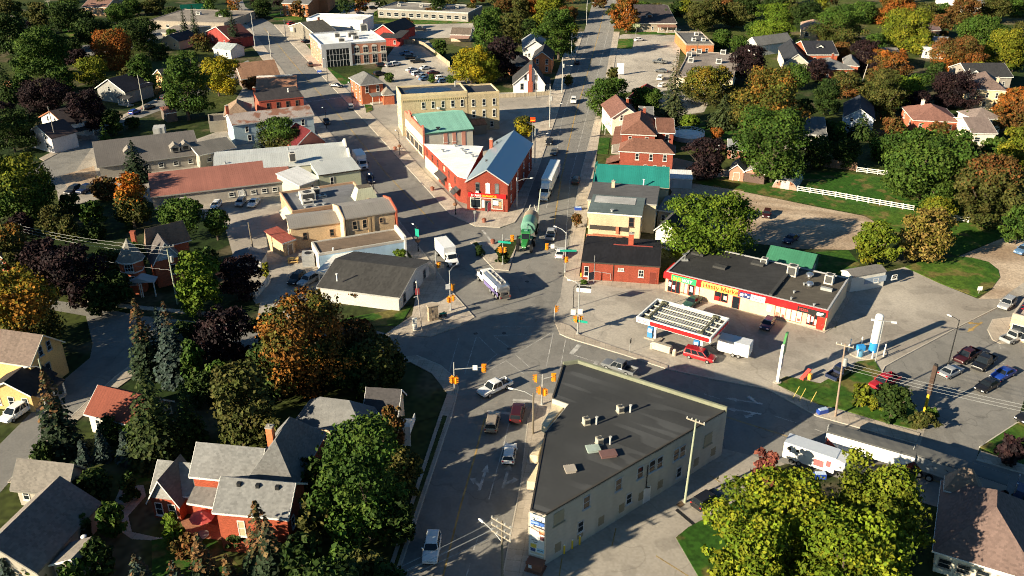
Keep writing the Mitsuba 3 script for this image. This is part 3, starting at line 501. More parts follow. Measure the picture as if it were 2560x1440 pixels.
# ======== the dark roofed block in the foreground
TAN_STUCCO = M(0.42, 0.40, 0.35)
BIGH = 7.4
poly = [(7.35,-35.83),(5.44,-44.56),(7.53,-45.92),(4.2,-52.29),(2.03,-67.31),(3.81,-68.05),(28.63,-47.34),(9.6,-35.16)]
h = House('commercial_block', 'large pale block with wedge shaped dark roof at the bottom of the crossing', 'building', (3.81,-68.05,39.84,32.33,21.54)); h.h = BIGH
K = h.key
part(K, 'wall', prism(poly, 0, BIGH - .05), TAN_STUCCO)
import shapely.geometry as sg
_p = sg.Polygon(poly)
h.r = part(K, 'roof', prism(list(_p.buffer(-0.12, join_style=2).exterior.coords)[:-1], BIGH - .05, BIGH + .02), M(0.050, 0.051, 0.054, 9))
def edge_wall(ps, z0, z1, t, name, mat, par):
    for p, q in zip(ps[:-1], ps[1:]):
        p, q = np.array(p), np.array(q); d = (q - p) / np.linalg.norm(q - p); n = np.array([-d[1], d[0]]) * t
        part(par, name, prism([tuple(p), tuple(q), tuple(q + n), tuple(p + n)], z0, z1), mat)
edge_wall([(28.63,-47.34),(9.6,-35.16),(7.35,-35.83)], BIGH - .3, BIGH + .55, .35, 'parapet', M(0.20, 0.21, 0.15), h.r)
edge_wall([(7.35,-35.83),(5.44,-44.56)], BIGH - .3, BIGH + .2, .2, 'parapet', DARK_TRIM, h.r)
edge_wall([(2.03,-67.31),(3.81,-68.05),(28.63,-47.34)], BIGH - .22, BIGH + .12, .2, 'gutter', DARK_TRIM, h.r)
edge_wall([(4.2,-52.29),(2.03,-67.31)], BIGH - .22, BIGH + .1, .2, 'gutter', DARK_TRIM, h.r)
GREYFR = M(0.42, 0.44, 0.46)
for (u, z) in [(6.37,5.84),(11.74,5.64),(15.56,5.52),(17.75,5.41),(19.18,5.26),(22.33,4.97),(23.59,4.87)]: h.win('f', u, z - .9, 1.15, 1.8, frame=GREYFR)
for (u, z) in [(5.55,2.63),(13.83,2.39),(23.29,1.68)]: h.win('f', u, z - .8, 1.0, 1.6, frame=GREYFR)
for (u, z) in [(1.99,6.01),(28.82,4.3)]: part(K, 'blocked_window', h.f(cat(box(u - .8, u + .8, -.05, .02, z - .9, z + .9), box(u - .95, u + .95, -.14, .02, z - 1.06, z - .91))), M(0.30, 0.27, 0.2))
for (u, z) in [(17.17,0.99)]: h.door('f', u, 1.1, 2.2, M(0.6, 0.6, 0.6))
for (u, z) in [(16.83,5.87)]: part(K, 'downpipe', h.f(cat(beam((u, -.12, BIGH - 1.4), (u, -.12, 2.6), .07), beam((u, -.12, 2.6), (u + .7, -.12, 2.2), .07))), DARK_TRIM)
for u in np.linspace(2, h.w - 2, 9): part(K, 'wall_stain', h.f(box(u - .5, u + .5, -.012, .01, .9, 2.2)), M(0.24, 0.21, 0.15))
for u, v in ((0, 0), (1, 0), (2, 0)):
    p = ((9.61,-50.53), (14.32,-47.8), (10.94,-54.83))[u]
    h.unit(p, BIGH, .8, .8, .95, M(0.40, 0.37, 0.30), 20)
    h.vent((p[0] + 1.35, p[1] - .1), BIGH, 1.1, .13, M(0.42, 0.42, 0.41))
for p, m, sx in (((10.03,-56.15), M(0.33, 0.40, 0.36), 1.5), ((11.81,-57.2), M(0.16, 0.09, 0.085), 1.9), ((6.96,-60.16), M(0.34, 0.30, 0.26), 1.2)):
    f = Frame(p[0], p[1], 12, BIGH); k = part(h.r, 'skylight', f(cat(box(-sx / 2, sx / 2, -.55, .55, 0, .35), box(-sx / 2 - .1, sx / 2 + .1, -.65, .65, .353, .45))), m)
for p, q in (((5.45,-44.26), (4.27,-50.25)),):
    pass
bl = House('entrance_canopy', '', '', (4.04,-49.58,73.56,6.07,2.06), key=K); bl.h = 6.6
part(K, 'entrance_parapet', prism([(5.52,-42.96),(7.66,-44.14),(5.86,-47.57),(4.49,-50.29),(3.88,-49.58),(5.29,-45.88)], 5.6, 6.6), M(0.62, 0.52, 0.36))
for a in ([(4.23,-51.63),(3.2,-55.68)], [(3.31,-56.89),(2.78,-60.77)]):
    p, q = np.array(a[0]), np.array(a[1]); d = (q - p) / np.linalg.norm(q - p); n = np.array([d[1], -d[0]])
    part(K, 'awning', prism([tuple(p), tuple(q), tuple(q + n * 1.0)], 5.0, 6.2), M(0.62, 0.52, 0.36))
# the sign on its narrow end
A, B = np.array((2.03,-67.31)), np.array((3.81,-68.05)); d = B - A; L = float(np.linalg.norm(d)); sf = Frame(A[0], A[1], math.degrees(math.atan2(d[1], d[0])))
k = part(K, 'billboard', sf(cat(box(0.05, L - .05, -.22, -.004, 1.3, 7.25))), M(0.74, 0.73, 0.70))
part(k, 'frame', sf(cat(box(-.05, .047, -.27, -.004, 1.25, 7.3), box(L - .047, L + .05, -.27, -.004, 1.25, 7.3), box(-.05, L + .05, -.27, -.004, 7.303, 7.42), box(-.05, L + .05, -.27, -.004, 1.1, 1.247))), M(0.6, 0.52, 0.42))
for z0, z1, x0, x1, m in ((5.75, 6.35, .1, .98, M(.06, .14, .42)), (5.95, 6.2, .12, .6, M(.3, .42, .66)), (5.05, 5.6, .1, .95, M(.62, .44, .36)), (4.5, 5.0, .1, .6, M(.66, .54, .54)), (4.55, 5.05, .62, .97, M(.66, .26, .14)), (3.75, 4.35, .7, .98, M(.2, .08, .08)), (2.4, 2.95, .1, .48, M(.72, .55, .08)), (1.85, 2.3, .1, .42, M(.06, .09, .2)), (1.9, 2.45, .52, .98, M(.32, .55, .68)), (1.5, 1.8, .1, .98, M(.6, .55, .4))):
    part(k, 'panel', sf(box(x0 * L, x1 * L, -.235, -.222, z0, z1)), m)
for z, x0, x1 in ((6.75, .15, .35), (6.8, .45, .6), (3.5, .15, .6), (3.2, .3, .55), (5.7, .15, .25), (2.1, .55, .9)):
    part(k, 'print_line', sf(box(x0 * L, x1 * L, -.236, -.223, z, z + .09)), M(.15, .15, .17))
k = single('planter_box', sf(cat(box(.2, L + .1, -1.5, -.4, .13, 1.05), box(.1, L + .2, -1.6, -.3, 1.053, 1.12), box(-.1, L + .3, -1.8, -.1, .02, .127))), M(0.22, 0.10, 0.065), 'brown boxy cabinet under the tall poster sign', 'cabinet')
part(k, 'notice', sf(box(.45, .85, -1.53, -1.503, .45, .9)), M(.7, .7, .68))

# ======== fuel station: store and canopy
store = House('convenience_store', 'long single storey store with red fascia and dark flat roof', 'shop', (28.72,2.92,-31.87,29.49,14.9))
h = store; BEIGE = M(0.66, 0.50, 0.33)
h.vol(None, 3.9, 'flat', para=.18, wall=BEIGE, rm=M(0.034, 0.034, 0.035, 5), trim=M(.35, .35, .36))
w_ = h.w
part(h.key, 'fascia', h.f(cat(box(-.12, w_ + .12, -.35, -.034, 2.75, 4.0), box(-.35, -.035, -.35, h.d * .3, 2.75, 4.0))), RED)
SL = [(1.23,2.56),(6.05,2.16),(7.07,2.84),(13.92,2.22),(13.9,3.02),(16.26,2.85),(16.26,2.85),(18.85,2.36),(24.49,2.34),(29.3,2.14)]
def sgn(i, j, z0, z1, mat, txt=None, tm=None, th=.55, y=-.42, dz=.2, dx=.25):
    a, b = SL[i][0], SL[j][0]
    k = part(h.key, 'shop_sign', h.f(box(a, b, y, -.353, z0, z1)), mat)
    x = a + dx
    for t, m_ in (txt or []):
        g = lettering(t, th); part(k, 'lettering', upright(g, h.f, x, y - .003, z0 + dz), m_); x += float(g[0][:, 0].max()) + .12
    return k
sgn(0, 1, 2.75, 3.9, G(.03, .5, .14, .4), [('SUB', G(.85, .72, .02, .4)), ('WAY', WHITE)], th=.62)
sgn(2, 3, 2.7, 3.95, G(.86, .62, .12, .4), [('Hasty Market', G(.50, .045, .01, .5))], th=.82, dz=.26)
k = sgn(4, 5, 2.75, 3.75, G(.03, .05, .16, .4))
part(k, 'panel', h.f(cat(box(SL[4][0] + .25, SL[4][0] + 1.0, -.43, -.421, 3.0, 3.5), box(SL[4][0] + 1.25, SL[4][0] + 1.6, -.43, -.421, 3.3, 3.6), box(SL[4][0] + 1.7, SL[4][0] + 2.1, -.43, -.421, 3.0, 3.3))), WHITE)
sgn(6, 7, 2.65, 3.75, WHITE, [('ESSO', G(.5, .08, .2, .4))], th=.5, dz=.3, dx=.35)
k = sgn(8, 9, 2.7, 3.7, BLACK, [('PIZZA', G(.5, .05, .05, .4))], th=.4, dz=.35)
part(k, 'panel', h.f(cat(*[box(SL[9][0] - 1.5, SL[9][0] - .3 - .2 * i, -.43, -.421, 3.3 - .22 * i, 3.44 - .22 * i) for i in range(3)])), WHITE)
MAROON = M(0.30, 0.045, 0.03)
def glazed(u0, u1, z0, z1, n, mat=MAROON, panes=None):
    k = part(h.key, 'shop_window', h.f(cat(box(u0, u1, -.07, .02, z1 - .1, z1), box(u0, u1, -.07, .02, z0, z0 + .1), *[box(u - .05, u + .05, -.075, .02, z0 + .1, z1 - .1) for u in np.linspace(u0 + .05, u1 - .05, n + 1)])), mat)
    us = np.linspace(u0 + .05, u1 - .05, n + 1)
    for i in range(n): part(k, 'pane', h.f(box(us[i] + .05, us[i + 1] - .05, -.03, .02, z0 + .1, z1 - .1)), (panes or [GLASS])[i % len(panes or [GLASS])])
    return k
def poster(k, u, z, w, hh, m): part(k, 'poster', h.f(box(u - w / 2, u + w / 2, -.045, -.031, z, z + hh)), m)
sx = w_ / 29.0
IV = M(.70, .60, .44)
k = glazed(.5 * sx, 2.9 * sx, .1, 2.6, 3); poster(k, .9, 1.2, .5, .9, WHITE); poster(k, 1.7, .8, .5, .8, WHITE)
k = glazed(3.6 * sx, 4.4 * sx, .4, 2.6, 1, MAROON, [IV]); k = glazed(4.5 * sx, 5.6 * sx, .3, 2.6, 1); poster(k, 5.05 * sx, 1.1, .55, 1.1, WHITE)
k = glazed(5.7 * sx, 6.6 * sx, .4, 2.6, 1, MAROON, [IV])
k = glazed(9.4 * sx, 11.9 * sx, .7, 2.6, 2); poster(k, 9.95 * sx, .85, .8, .7, RED); poster(k, 11.4 * sx, 1.2, .6, .8, IV)
h.door('f', 13.4 * sx, 1.2, 2.3, GLASS, MAROON)
k = glazed(20.3 * sx, 25.0 * sx, .35, 2.65, 5, MAROON, [IV, IV, IV, IV, IV]); poster(k, 20.8 * sx, .5, .6, .9, M(.62, .2, .14)); poster(k, 21.8 * sx, .6, .5, .6, M(.3, .12, .1)); poster(k, 24.5 * sx, .7, .5, .5, M(.25, .1, .08))
k = glazed(25.8 * sx, 27.6 * sx, .5, 2.65, 3); poster(k, 26.1 * sx, .9, .4, 1.5, WHITE); poster(k, 26.75 * sx, 1.2, .45, 1.0, WHITE); poster(k, 27.3 * sx, .7, .35, 1.1, IV)
h.door('f', 28.1 * sx, .95, 2.3, M(.42, .03, .02), M(.42, .03, .02)); glazed(28.65 * sx, 29 * sx - .15, .5, 2.6, 1)
part(h.key, 'banner', h.f(box(15.6 * sx, 18.2 * sx, -.06, .0, 2.2, 2.65)), M(.66, .30, .26))
part(h.key, 'notice_board', h.f(box(18.9 * sx, 19.7 * sx, -.05, .0, 1.1, 2.3)), M(.72, .72, .7))
for u in (1.8, 7.0): pass
p1, p2 = h.w * .655, h.w * .665
part(h.key, 'dividing_parapet', h.f(box(p1 - .15, p2 + .15, .3, h.d - .3, 3.923, 4.4)), M(.05, .05, .05), )
part(h.key, 'worn_roofing', h.f(box(p2 + .3, w_ - .35, .32, h.d - .35, 3.922, 3.95)), M(.075, .066, .055, 5))
for p, a in (((51.7,1.65), (1.7, 1.7, 1.9)), ((57.4,-1.73), (1.5, 1.5, 1.7)), ((47.81,6.61), (1.2, 1.2, 1.1))): h.unit(p, 3.95, *a)
for p in ((54.59,0.57), (53.43,-3.25)): h.world('exhaust_fan', cat(cyl(p[0], p[1], 3.92, 4.5, .5, 14), dome(p[0], p[1], 4.503, .75, .75, .45)), CHROME, h.r, True)
p = (55.99,-4.78); f = Frame(p[0], p[1], h.deg, 3.95); part(h.r, 'duct', f(box(-1, 1, -.35, .35, .0, .5)), GALV)
for p in ((49.9,-5.88), (48.7,-8.37), (51.94,-10.78), (52.63,-2.68)): h.vent(p, 3.93, .35, .15)
for p in ((36.16,10.86), (39.07,4.81), (46.57,6.24)):
    f = Frame(p[0], p[1], h.deg, 3.92); part(h.r, 'skylight', f(box(-1.2, 1.2, -.7, .7, 0, .4)), M(.05, .05, .05))
p = (33.03,8.06); part(h.r, 'antenna', cat(cyl(p[0], p[1], 3.92, 5.4, .05), Frame(p[0], p[1], 30, 5.2)(box(-.6, .6, -.04, .04, 0, .25)), Frame(p[0], p[1], 0, 3.92)(box(-.6, .6, -.4, .4, 0, .2))), GALV)

cn = House('canopy', '', '', (20.51,-17.12,-33.61,12.98,7.95), key=thing('fuel_canopy', 'open topped white fuel canopy with red band over pumps', 'canopy')); h = cn
w_, d_ = h.w, h.d
part(h.key, 'fascia', h.f(cat(box(0, w_, 0, .25, 4.3, 5.3), box(0, w_, d_ - .25, d_, 4.3, 5.3), box(0, .25, .25, d_ - .25, 4.3, 5.3), box(w_ - .25, w_, .25, d_ - .25, 4.3, 5.3))), WHITE)
part(h.key, 'red_band', h.f(cat(box(w_ * .19, w_ - .25, -.05, -.003, 4.38, 5.12), box(w_ + .003, w_ + .05, .5, d_ - .3, 4.42, 4.95))), RED)
g = lettering('ESSO', .48); part(h.key, 'lettering', upright(g, h.f, .35, -.01, 4.5), G(.5, .12, .2, .4))
k = part(h.key, 'deck', h.f(box(.25, w_ - .25, .25, d_ - .25, 4.62, 4.72)), M(.06, .06, .065))
n = 26
for j in range(4):
    y0 = .5 + j * (d_ - 1) / 4
    for i in range(n):
        x0 = .9 + i * (w_ - 1.8) / n
        part(k, 'deck_panel', h.f(box(x0, x0 + (w_ - 1.8) / n * .55, y0 + .35, y0 + (d_ - 1) / 4 - .25, 4.723, 4.86)), M(.50, .50, .48))
for j in range(5):
    y0 = .4 + j * (d_ - .8) / 4; part(h.key, 'joist', h.f(box(.3, w_ - .3, y0 - .10, y0 + .10, 4.9, 5.08)), M(.62, .58, .44))
for x0 in (w_ * .13, w_ * .84): part(h.key, 'beam', h.f(cat(box(x0 - .14, x0 + .14, .3, d_ - .3, 5.083, 5.25), box(x0 - .5, x0 + .5, .5, .9, 4.95, 5.4), box(x0 - .5, x0 + .5, d_ - .9, d_ - .5, 4.95, 5.4))), M(.10, .10, .07))
for i in range(9): part(h.key, 'gusset', h.f(box(.6 + i * (w_ - 1.2) / 9, 1.6 + i * (w_ - 1.2) / 9, d_ - .3, d_ - .26, 4.6, 5.2)), M(.66, .64, .6))
for x0 in (w_ * .16, w_ * .80):
    part(h.key, 'column', h.f(box(x0 - .18, x0 + .18, d_ * .42, d_ * .42 + .36, 0.15, 4.3)), WHITE)
isl = [(w_ * .16, d_ * .42), (w_ * .80, d_ * .42)]
for i, (x0, y0) in enumerate(isl):
    single('pump_island', h.f(box(x0 - 1.7, x0 + 1.2, y0 - .6, y0 + .9, 0.01, .2)), 'mat_concrete', ('left', 'right')[i] + ' concrete island under the fuel canopy', 'kerb')
    t = thing('fuel_pump', ('blue and white fuel pump at the left end under the canopy', 'blue fuel pump at the right end under the canopy')[i], 'fuel pump')
    part(t, 'body', h.f(box(x0 - 1.3, x0 - .4, y0 - .2, y0 + .4, .203, 2.2)), G(.05, .22, .5, .4))
    part(t, 'display', h.f(box(x0 - 1.2, x0 - .5, y0 - .24, y0 - .203, 1.2, 1.9)), WHITE); part(t, 'hose', h.f(tube([(x0 - .42, y0 - .25, 1.6), (x0 - .3, y0 - .35, .6), (x0 - .36, y0 - .3, 1.4)], .03)), BLACK)
for i, q in enumerate((.30, .42)):
    t = thing('ice_chest', ('left', 'right')[i] + ' pale rounded merchandise chest under the canopy', 'chest')
    x0 = w_ * q; part(t, 'body', h.f(extrude([(0, .2), (1.2, .2), (1.2, 1.0), (.95, 1.3), (.3, 1.3), (0, 1.0)], x0 - .85, x0 + .85, 'x')), M(.48, .43, .36)); part(t, 'lid', h.f(box(x0 - .8, x0 + .8, .3, .95, 1.303, 1.34)), M(.3, .27, .23))
for i, q in enumerate((.235, .545)):
    x0 = w_ * q; t = thing('litter_bin', ('tan', 'tan')[i] + (' bin beside the left fuel pump', ' bin beside the right fuel pump')[i], 'bin'); part(t, 'body', h.f(cyl(x0, .3, .02, .95, .34, 10)), M(.45, .38, .3)); part(t, 'lid', h.f(cyl(x0, .3, .953, 1.15, .3, 10, .2)), M(.6, .55, .45))

# ======== right side of the main road, near to far
h = House('brick_shop', 'red brick building with black roof and brick chimney beside the junction', 'building', (13.39,7.99,-9.22,14.68,12.51))
h.vol(None, 3.7, 'gable_x', 1.1, .12, wall=M(.25, .055, .034, 3), rm=M(.016, .016, .02, 1), trim=DARK_TRIM)
h.win('f', .9, .7, .9, 2.1); h.win('f', h.w * .51, 2.3, 1.1, .6, mull=2); h.win('f', h.w * .77, 1.3, .95, 1.5, mull=2); h.door('f', h.w * .925, 1.2, 2.4, M(.16, .035, .025), M(.3, .07, .05))
part(h.key, 'downpipe', h.f(beam((h.w * .41, -.09, 0), (h.w * .41, -.09, 3.6), .06)), DARK_TRIM)
part(h.key, 'gas_pipe', h.f(cat(beam((2.4, -.1, 5.2), (2.4, -.1, 1.9), .05), beam((2.4, -.1, 1.9), (5.6, -.1, 1.6), .05), beam((5.6, -.1, 1.6), (5.6, -.1, .3), .05))), GALV)
q = h.f.inv(*(23.3,13.42)); h.stack(q[0], q[1], 7.2, 1.0, .9, M(.36, .08, .045, 3)); q = h.f.inv(*(24.78,9.64))
part(h.r, 'ridge_cap', h.f(box(h.w * .38, h.w * .9, h.d / 2 - .12, h.d / 2 + .12, 4.93, 5.06)), M(.25, .05, .04))
h.win('l', h.d * .5, .6, 2.2, 2.0)
h = House('yellow_building', 'pale yellow two storey building with patched grey roof behind the brick shop', 'building', (16.06,26.95,-12.02,10.82,8.78))
h.vol(None, 6.4, 'shed', .5, .25, wall=M(.50, .41, .27), rm=M(.10, .13, .135, 5), trim=WHITE_TRIM)
h.win('f', h.w * .83, 3.8, 1.1, 2.1, frame=M(.12, .07, .05)); h.row('r', 2, 3.4, 1, 1.8)
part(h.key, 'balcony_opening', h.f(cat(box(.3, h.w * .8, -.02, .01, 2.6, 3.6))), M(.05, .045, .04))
part(h.key, 'balcony_wall', h.f(cat(box(0, h.w * .82, -3.0, -2.75, 1.7, 2.6), box(h.w * .54, h.w * .6, -.3, -.05, 2.0, 3.6), box(h.w * .1, h.w * .8, -3.0, -.1, 1.4, 1.697))), M(.40, .15, .09, 3))
part(h.r, 'roof_patch', h.f(extrude([(h.d * .55, 6.4 + .3 + .19), (h.d * .95, 6.4 + .47 + .2), (h.d * .95, 6.4 + .47 + .23), (h.d * .55, 6.4 + .3 + .22)], .5, h.w * .85, 'x')), M(.36, .36, .36, 5))
h.vent((20.87,26.64), 6.7, .3, .25)
h = House('grey_roof_building', 'two storey block with plain dark grey roof below the teal roof', 'building', (16.41,33.73,-12.37,14.57,9.51))
h.vol(None, 6.6, 'shed', .6, .15, wall=M(.5, .43, .3), rm=M(.085, .085, .09, 5), trim=M(.3, .3, .3)); h.row('r', 2, 3.6)
q = h.f.inv(*(22.45,39.86)); h.stack(q[0], q[1], 8.6, .7, .7, M(.48, .40, .28, 3))
h = House('rear_extension', 'low grey roofed rear building with tan wall beside the bright green tree', 'building', (31.98,35.26,-22.17,5.04,8.13))
h.vol(None, 3.6, 'shed', .4, .2, wall=M(.42, .34, .24), rm=TAR_GREY); h.row('f', 2, 1.2)
h = House('teal_roof_building', 'building under a bright teal metal roof beside the main road', 'building', (18.84,44.82,-8.25,16.63,13.75))
h.vol(None, 6.0, 'gable_x', 2.6, .1, wall=M(.52, .43, .28), rm=M(.018, .20, .175, 2), trim=M(.45, .38, .26), mid=.5)
h.row('r', 3, 3.4); h.vent((29.68,43.14), 6.6, 1.2, .16, WHITE)
part(h.key, 'false_front', h.f(extrude([(-.6, 5), (h.d + .3, 5), (h.d + .3, 7), (h.d * .8, 7.6), (h.d * .65, 7.4), (h.d * .5, 9.0), (h.d * .35, 7.6), (h.d * .2, 7.4), (-.6, 6.6)], -.4, -.1, 'x')), M(.02, .17, .15))
h = House('brick_house', 'nearer of two red brick houses with brown hipped roofs', 'house', (27.37,70.19,-9.98,13.3,6.23))
BR2 = M(.24, .062, .040, 3); RB = M(.175, .085, .062, 1)
h.vol(None, 6.0, 'hip', 2.6, .45, wall=BR2, rm=RB); h.row('f', 3, 3.9, .95, 1.7, a=h.w * .33, b=h.w * .85); h.row('f', 3, 1.0, .95, 1.7, a=h.w * .5, b=h.w * .85); h.row('l', 2, 3.8); h.porch('l', 1, h.d - 1, 2.6, 2.7, RB)
part(h.key, 'lean_to', h.f(box(-3.2, -.1, 0, h.d * .6, 0, 2.4)), BR2); part(h.key, 'lean_to_roof', h.f(extrude([(-3.5, 2.4), (-.05, 3.6), (-.05, 3.75), (-3.5, 2.55)], -.3, h.d * .6 + .3)), RB)
h = House('brick_house', 'farther of two red brick houses with brown hipped roofs and side wing', 'house', (29.57,85.35,-9.7,8.83,17.81))
h.vol(None, 6.0, 'hip', 2.9, .45, wall=BR2, rm=RB); h.row('f', 2, 3.9); h.row('l', 2, 3.8); h.porch('l', .5, h.d - .5, 2.6, 2.7, RB)
h.stack(h.w * .6, h.d * .75, 9.8, .8, .8)
h.vol((39.42,86.48,-5.19,4.17,14.35), 6.0, 'gable_x', 1.8, .4, wall=BR2, rm=RB); h.win('f', h.w * .6, 3.2, 1.1, 2.3)
h = House('cream_house', 'cream gabled house with brown roof and white balcony by the road', 'house', (28.91,103.81,6.04,8.1,14.65))
h.vol(None, 5.4, 'gable_y', 2.7, .45, wall=M(.68, .60, .50), rm=M(.17, .085, .07, 1)); h.win('f', h.w * .33, 4.4, .9, 1.6); h.win('f', h.w * .7, 4.6, .8, 1.4); h.win('f', h.w * .33, 1.3, .9, 1.7)
part(h.key, 'balcony', h.f(cat(box(-1.8, -.05, 1.0, 5, 2.7, 2.85), *[box(-1.8, -1.7, 1 + i * .8, 1.1 + i * .8, 0, 3.9) for i in (0, 5)], box(-1.8, -1.72, 1, 5, 3.8, 3.9), *[box(-1.79, -1.73, 1 + i * .27, 1.05 + i * .27, 2.853, 3.797) for i in range(1, 15)])), WHITE_TRIM)
h.stack(h.w * .75, h.d * .55, 8.6, .7, .7, OLD_BRICK); h.row('l', 3, 3.4)
h.vol((37.34,107.14,-6.69,3.7,11.26), 4.6, 'gable_x', 1.6, .3, wall=M(.68, .60, .50), rm=SH_GREY)
h = House('white_house', 'small white gabled house half behind the bright green tree', 'house', (29.72,23.1,-28.37,4.47,8.54))
h.vol(None, 4.2, 'gable_y', 2.2, .35, wall=WHITE_SIDING, rm=SH_DARK); h.win('f', h.w * .5, 3.4); h.row('l', 2, 1.2)
h = House('green_shed', 'dark green metal roofed shed behind the convenience store', 'shed', (49.28,10.53,-29.44,8.53,7.61))
h.vol(None, 2.7, 'gable_x', 1.7, .2, wall=M(.06, .17, .11, 2), rm=M(.045, .19, .11, 2), trim=M(.05, .12, .08)); h.row('f', 2, 1.2, 1, .8); h.door('r', h.d / 2, 1.2, 2.1, M(.3, .32, .3))
h = House('office_trailer', 'white ended grey trailer building behind the store', 'trailer', (62.16,4.92,-70.3,2.95,7.66))
h.vol(None, 3.2, 'gable_y', .5, .12, wall=M(.62, .60, .55), rm=M(.17, .16, .15), trim=WHITE_TRIM); part(h.key, 'sign_board', h.f(box(h.w + .003, h.w + .06, 3, 8, 1.2, 2.4)), M(.25, .32, .42)); h.door('f', h.w / 2, .9, 2.0)
h.row('r', 2, 1.2, 1.2, .9, a=10, b=h.d - 2)
h = House('brick_shed', 'small brick shed with grey roof under the giant tree', 'shed', (57.88,82.35,-12.44,4.89,8.45))
h.vol(None, 2.6, 'gable_x', 1.5, .3, wall=M(.36, .15, .10, 3), rm=M(.26, .27, .29, 2)); h.door('f', h.w * .3)
h = House('twin_shed', 'pinkish gabled shed with open carport beside the paddock', 'shed', (54.5,65.22,-20.94,3.44,6.16))
h.vol(None, 2.7, 'gable_y', 1.5, .3, wall=M(.48, .23, .16, 4), rm=M(.24, .22, .21, 1)); h.door('f', h.w * .5, 1.4, 2.0, M(.5, .24, .17))
h.vol((57.82,63.98,-25.05,5,7.23), 2.6, 'gable_y', 1.3, .3, wall=M(.12, .08, .07), rm=M(.24, .22, .21, 1)); part(h.key, 'gable_board', h.f(extrude([(0, 2.4), (h.w, 2.4), (h.w, 2.6), (h.w / 2, 3.9), (0, 2.6)], -.06, -.004)), M(.48, .23, .16))
a0, a1 = (63.93,59.83), (69.28,57.27)
qf = Frame(a0[0], a0[1], math.degrees(math.atan2(a1[1] - a0[1], a1[0] - a0[0]))); qw = math.dist(a0, a1)
t = thing('quonset_hut', 'half round metal hut with pinkish rusty end wall', 'shed')
arc = [(qw / 2 - qw / 2 * math.cos(a), qw / 2 * .78 * math.sin(a)) for a in np.linspace(0, math.pi, 17)]
part(t, 'roof', qf(extrude(arc, 0, 9.5)), M(.36, .37, .38, 2)); part(t, 'end_wall', qf(extrude([(qw / 2 + (x - qw / 2) * .97, z * .97) for x, z in arc], -.05, -.003)), M(.42, .26, .20, 6)); part(t, 'door', qf(box(qw * .33, qw * .68, -.1, -.053, 0, 2.1)), M(.5, .47, .43))
c0 = (50.51,100.87)
t = thing('swimming_pool', 'round above ground pool with white rim behind the brick houses', 'pool')
ring = np.linspace(0, 2 * math.pi, 33)[:-1]
def band(r0, r1, z0, z1): return loft([[(c0[0] + r0 * math.cos(a), c0[1] + r0 * math.sin(a), z0) for a in ring], [(c0[0] + r1 * math.cos(a), c0[1] + r1 * math.sin(a), z1) for a in ring]])
part(t, 'wall', band(4.6, 4.6, 0, 1.3), M(.42, .46, .48)); part(t, 'water', cyl(c0[0], c0[1], 1.303, 1.32, 4.4, 32), G(.05, .10, .06, .08))
for a in np.linspace(0, 2 * math.pi, 17)[:-1]: part(t, 'rail_post', beam((c0[0] + 4.6 * math.cos(a), c0[1] + 4.6 * math.sin(a), 1.3), (c0[0] + 4.6 * math.cos(a), c0[1] + 4.6 * math.sin(a), 2.2), .05), WHITE)
for z in (1.75, 2.2): part(t, 'rail', tube([(c0[0] + 4.6 * math.cos(a), c0[1] + 4.6 * math.sin(a), z) for a in np.linspace(0, 2 * math.pi, 33)], .05, 5), WHITE)
t = part(t, 'rim', band(4.4, 4.75, 1.32, 1.33), WHITE)
h = House('white_gazebo_roof', 'low white roofed carport beside the teal roof', 'carport', (38.7,59.47,-6.34,5.3,5.74))
h.vol(None, 2.4, 'shed', .2, .1, wall=M(.5, .5, .5), rm=M(.66, .67, .68, 2))

# ======== the wedge between the two streets
REDB = M(.22, .042, .026, 3)
h = House('corner_shop', 'bright red brick corner shop with steep blue grey metal roof', 'shop', (-10.35,44.71,-11.33,9.55,31.1))
h.vol(None, 6.9, 'gable_y', 3.0, .3, wall=REDB, rm=G(.36, .45, .53, .36, .65), trim=M(.42, .42, .43)); w_ = h.w
for u, fr_, pn in ((.27, M(.1, .1, .1), GLASS), (.52, WHITE, WHITE), (.74, M(.1, .1, .1), PANE2)): h.win('f', w_ * u, 4.5, .95, 2.0, frame=fr_, pane=pn, arch=True)
h.unit(h.f.pt(w_ * .27, -.25)[:2], 4.45, .6, .5, .45, M(.7, .7, .7), name='window_air_conditioner')
k = part(h.key, 'shop_sign', h.f(box(.4, w_ - .35, -.32, -.003, 3.35, 4.3)), RED)
x = 1.1
for t_, m_ in (('ETAMO', WHITE), ('GANAMOS', G(.85, .5, .03, .4))):
    g = lettering(t_, .48); part(k, 'lettering', upright(g, h.f, x, -.325, 3.55), m_); x += float(g[0][:, 0].max()) + .15
k = part(h.key, 'shop_front', h.f(cat(*[box(u - .1, u + .1, -.1, .02, .6, 3.3) for u in (.9, 3.3, 5.9, 8.3)], box(.8, 3.4, -.1, .02, .6, .8), box(5.8, 8.4, -.1, .02, .6, .8), box(.8, 8.4, -.1, .02, 3.1, 3.3), box(1, 3.2, -.09, .02, 2.7, 2.8), box(6, 8.2, -.09, .02, 2.7, 2.8))), M(.55, .52, .46))
for u0, u1 in ((1.0, 3.2), (6.0, 8.2)): part(k, 'pane', h.f(box(u0, u1, -.05, .01, .8, 3.1)), GLASS)
part(k, 'poster', h.f(box(6.1, 7.4, -.062, -.051, 1.6, 2.7)), M(.62, .62, .60)); part(k, 'poster', h.f(box(7.5, 8.1, -.062, -.051, 1.1, 2.5)), M(.45, .25, .12)); part(k, 'poster', h.f(box(6.2, 8.0, -.062, -.051, .85, 1.4)), M(.3, .12, .08))
h.door('f', 4.9, 1.1, 2.4, GLASS, M(.12, .12, .12)); part(h.key, 'door_poster', h.f(box(3.55, 4.15, -.06, .0, .8, 2.7)), M(.66, .66, .64))
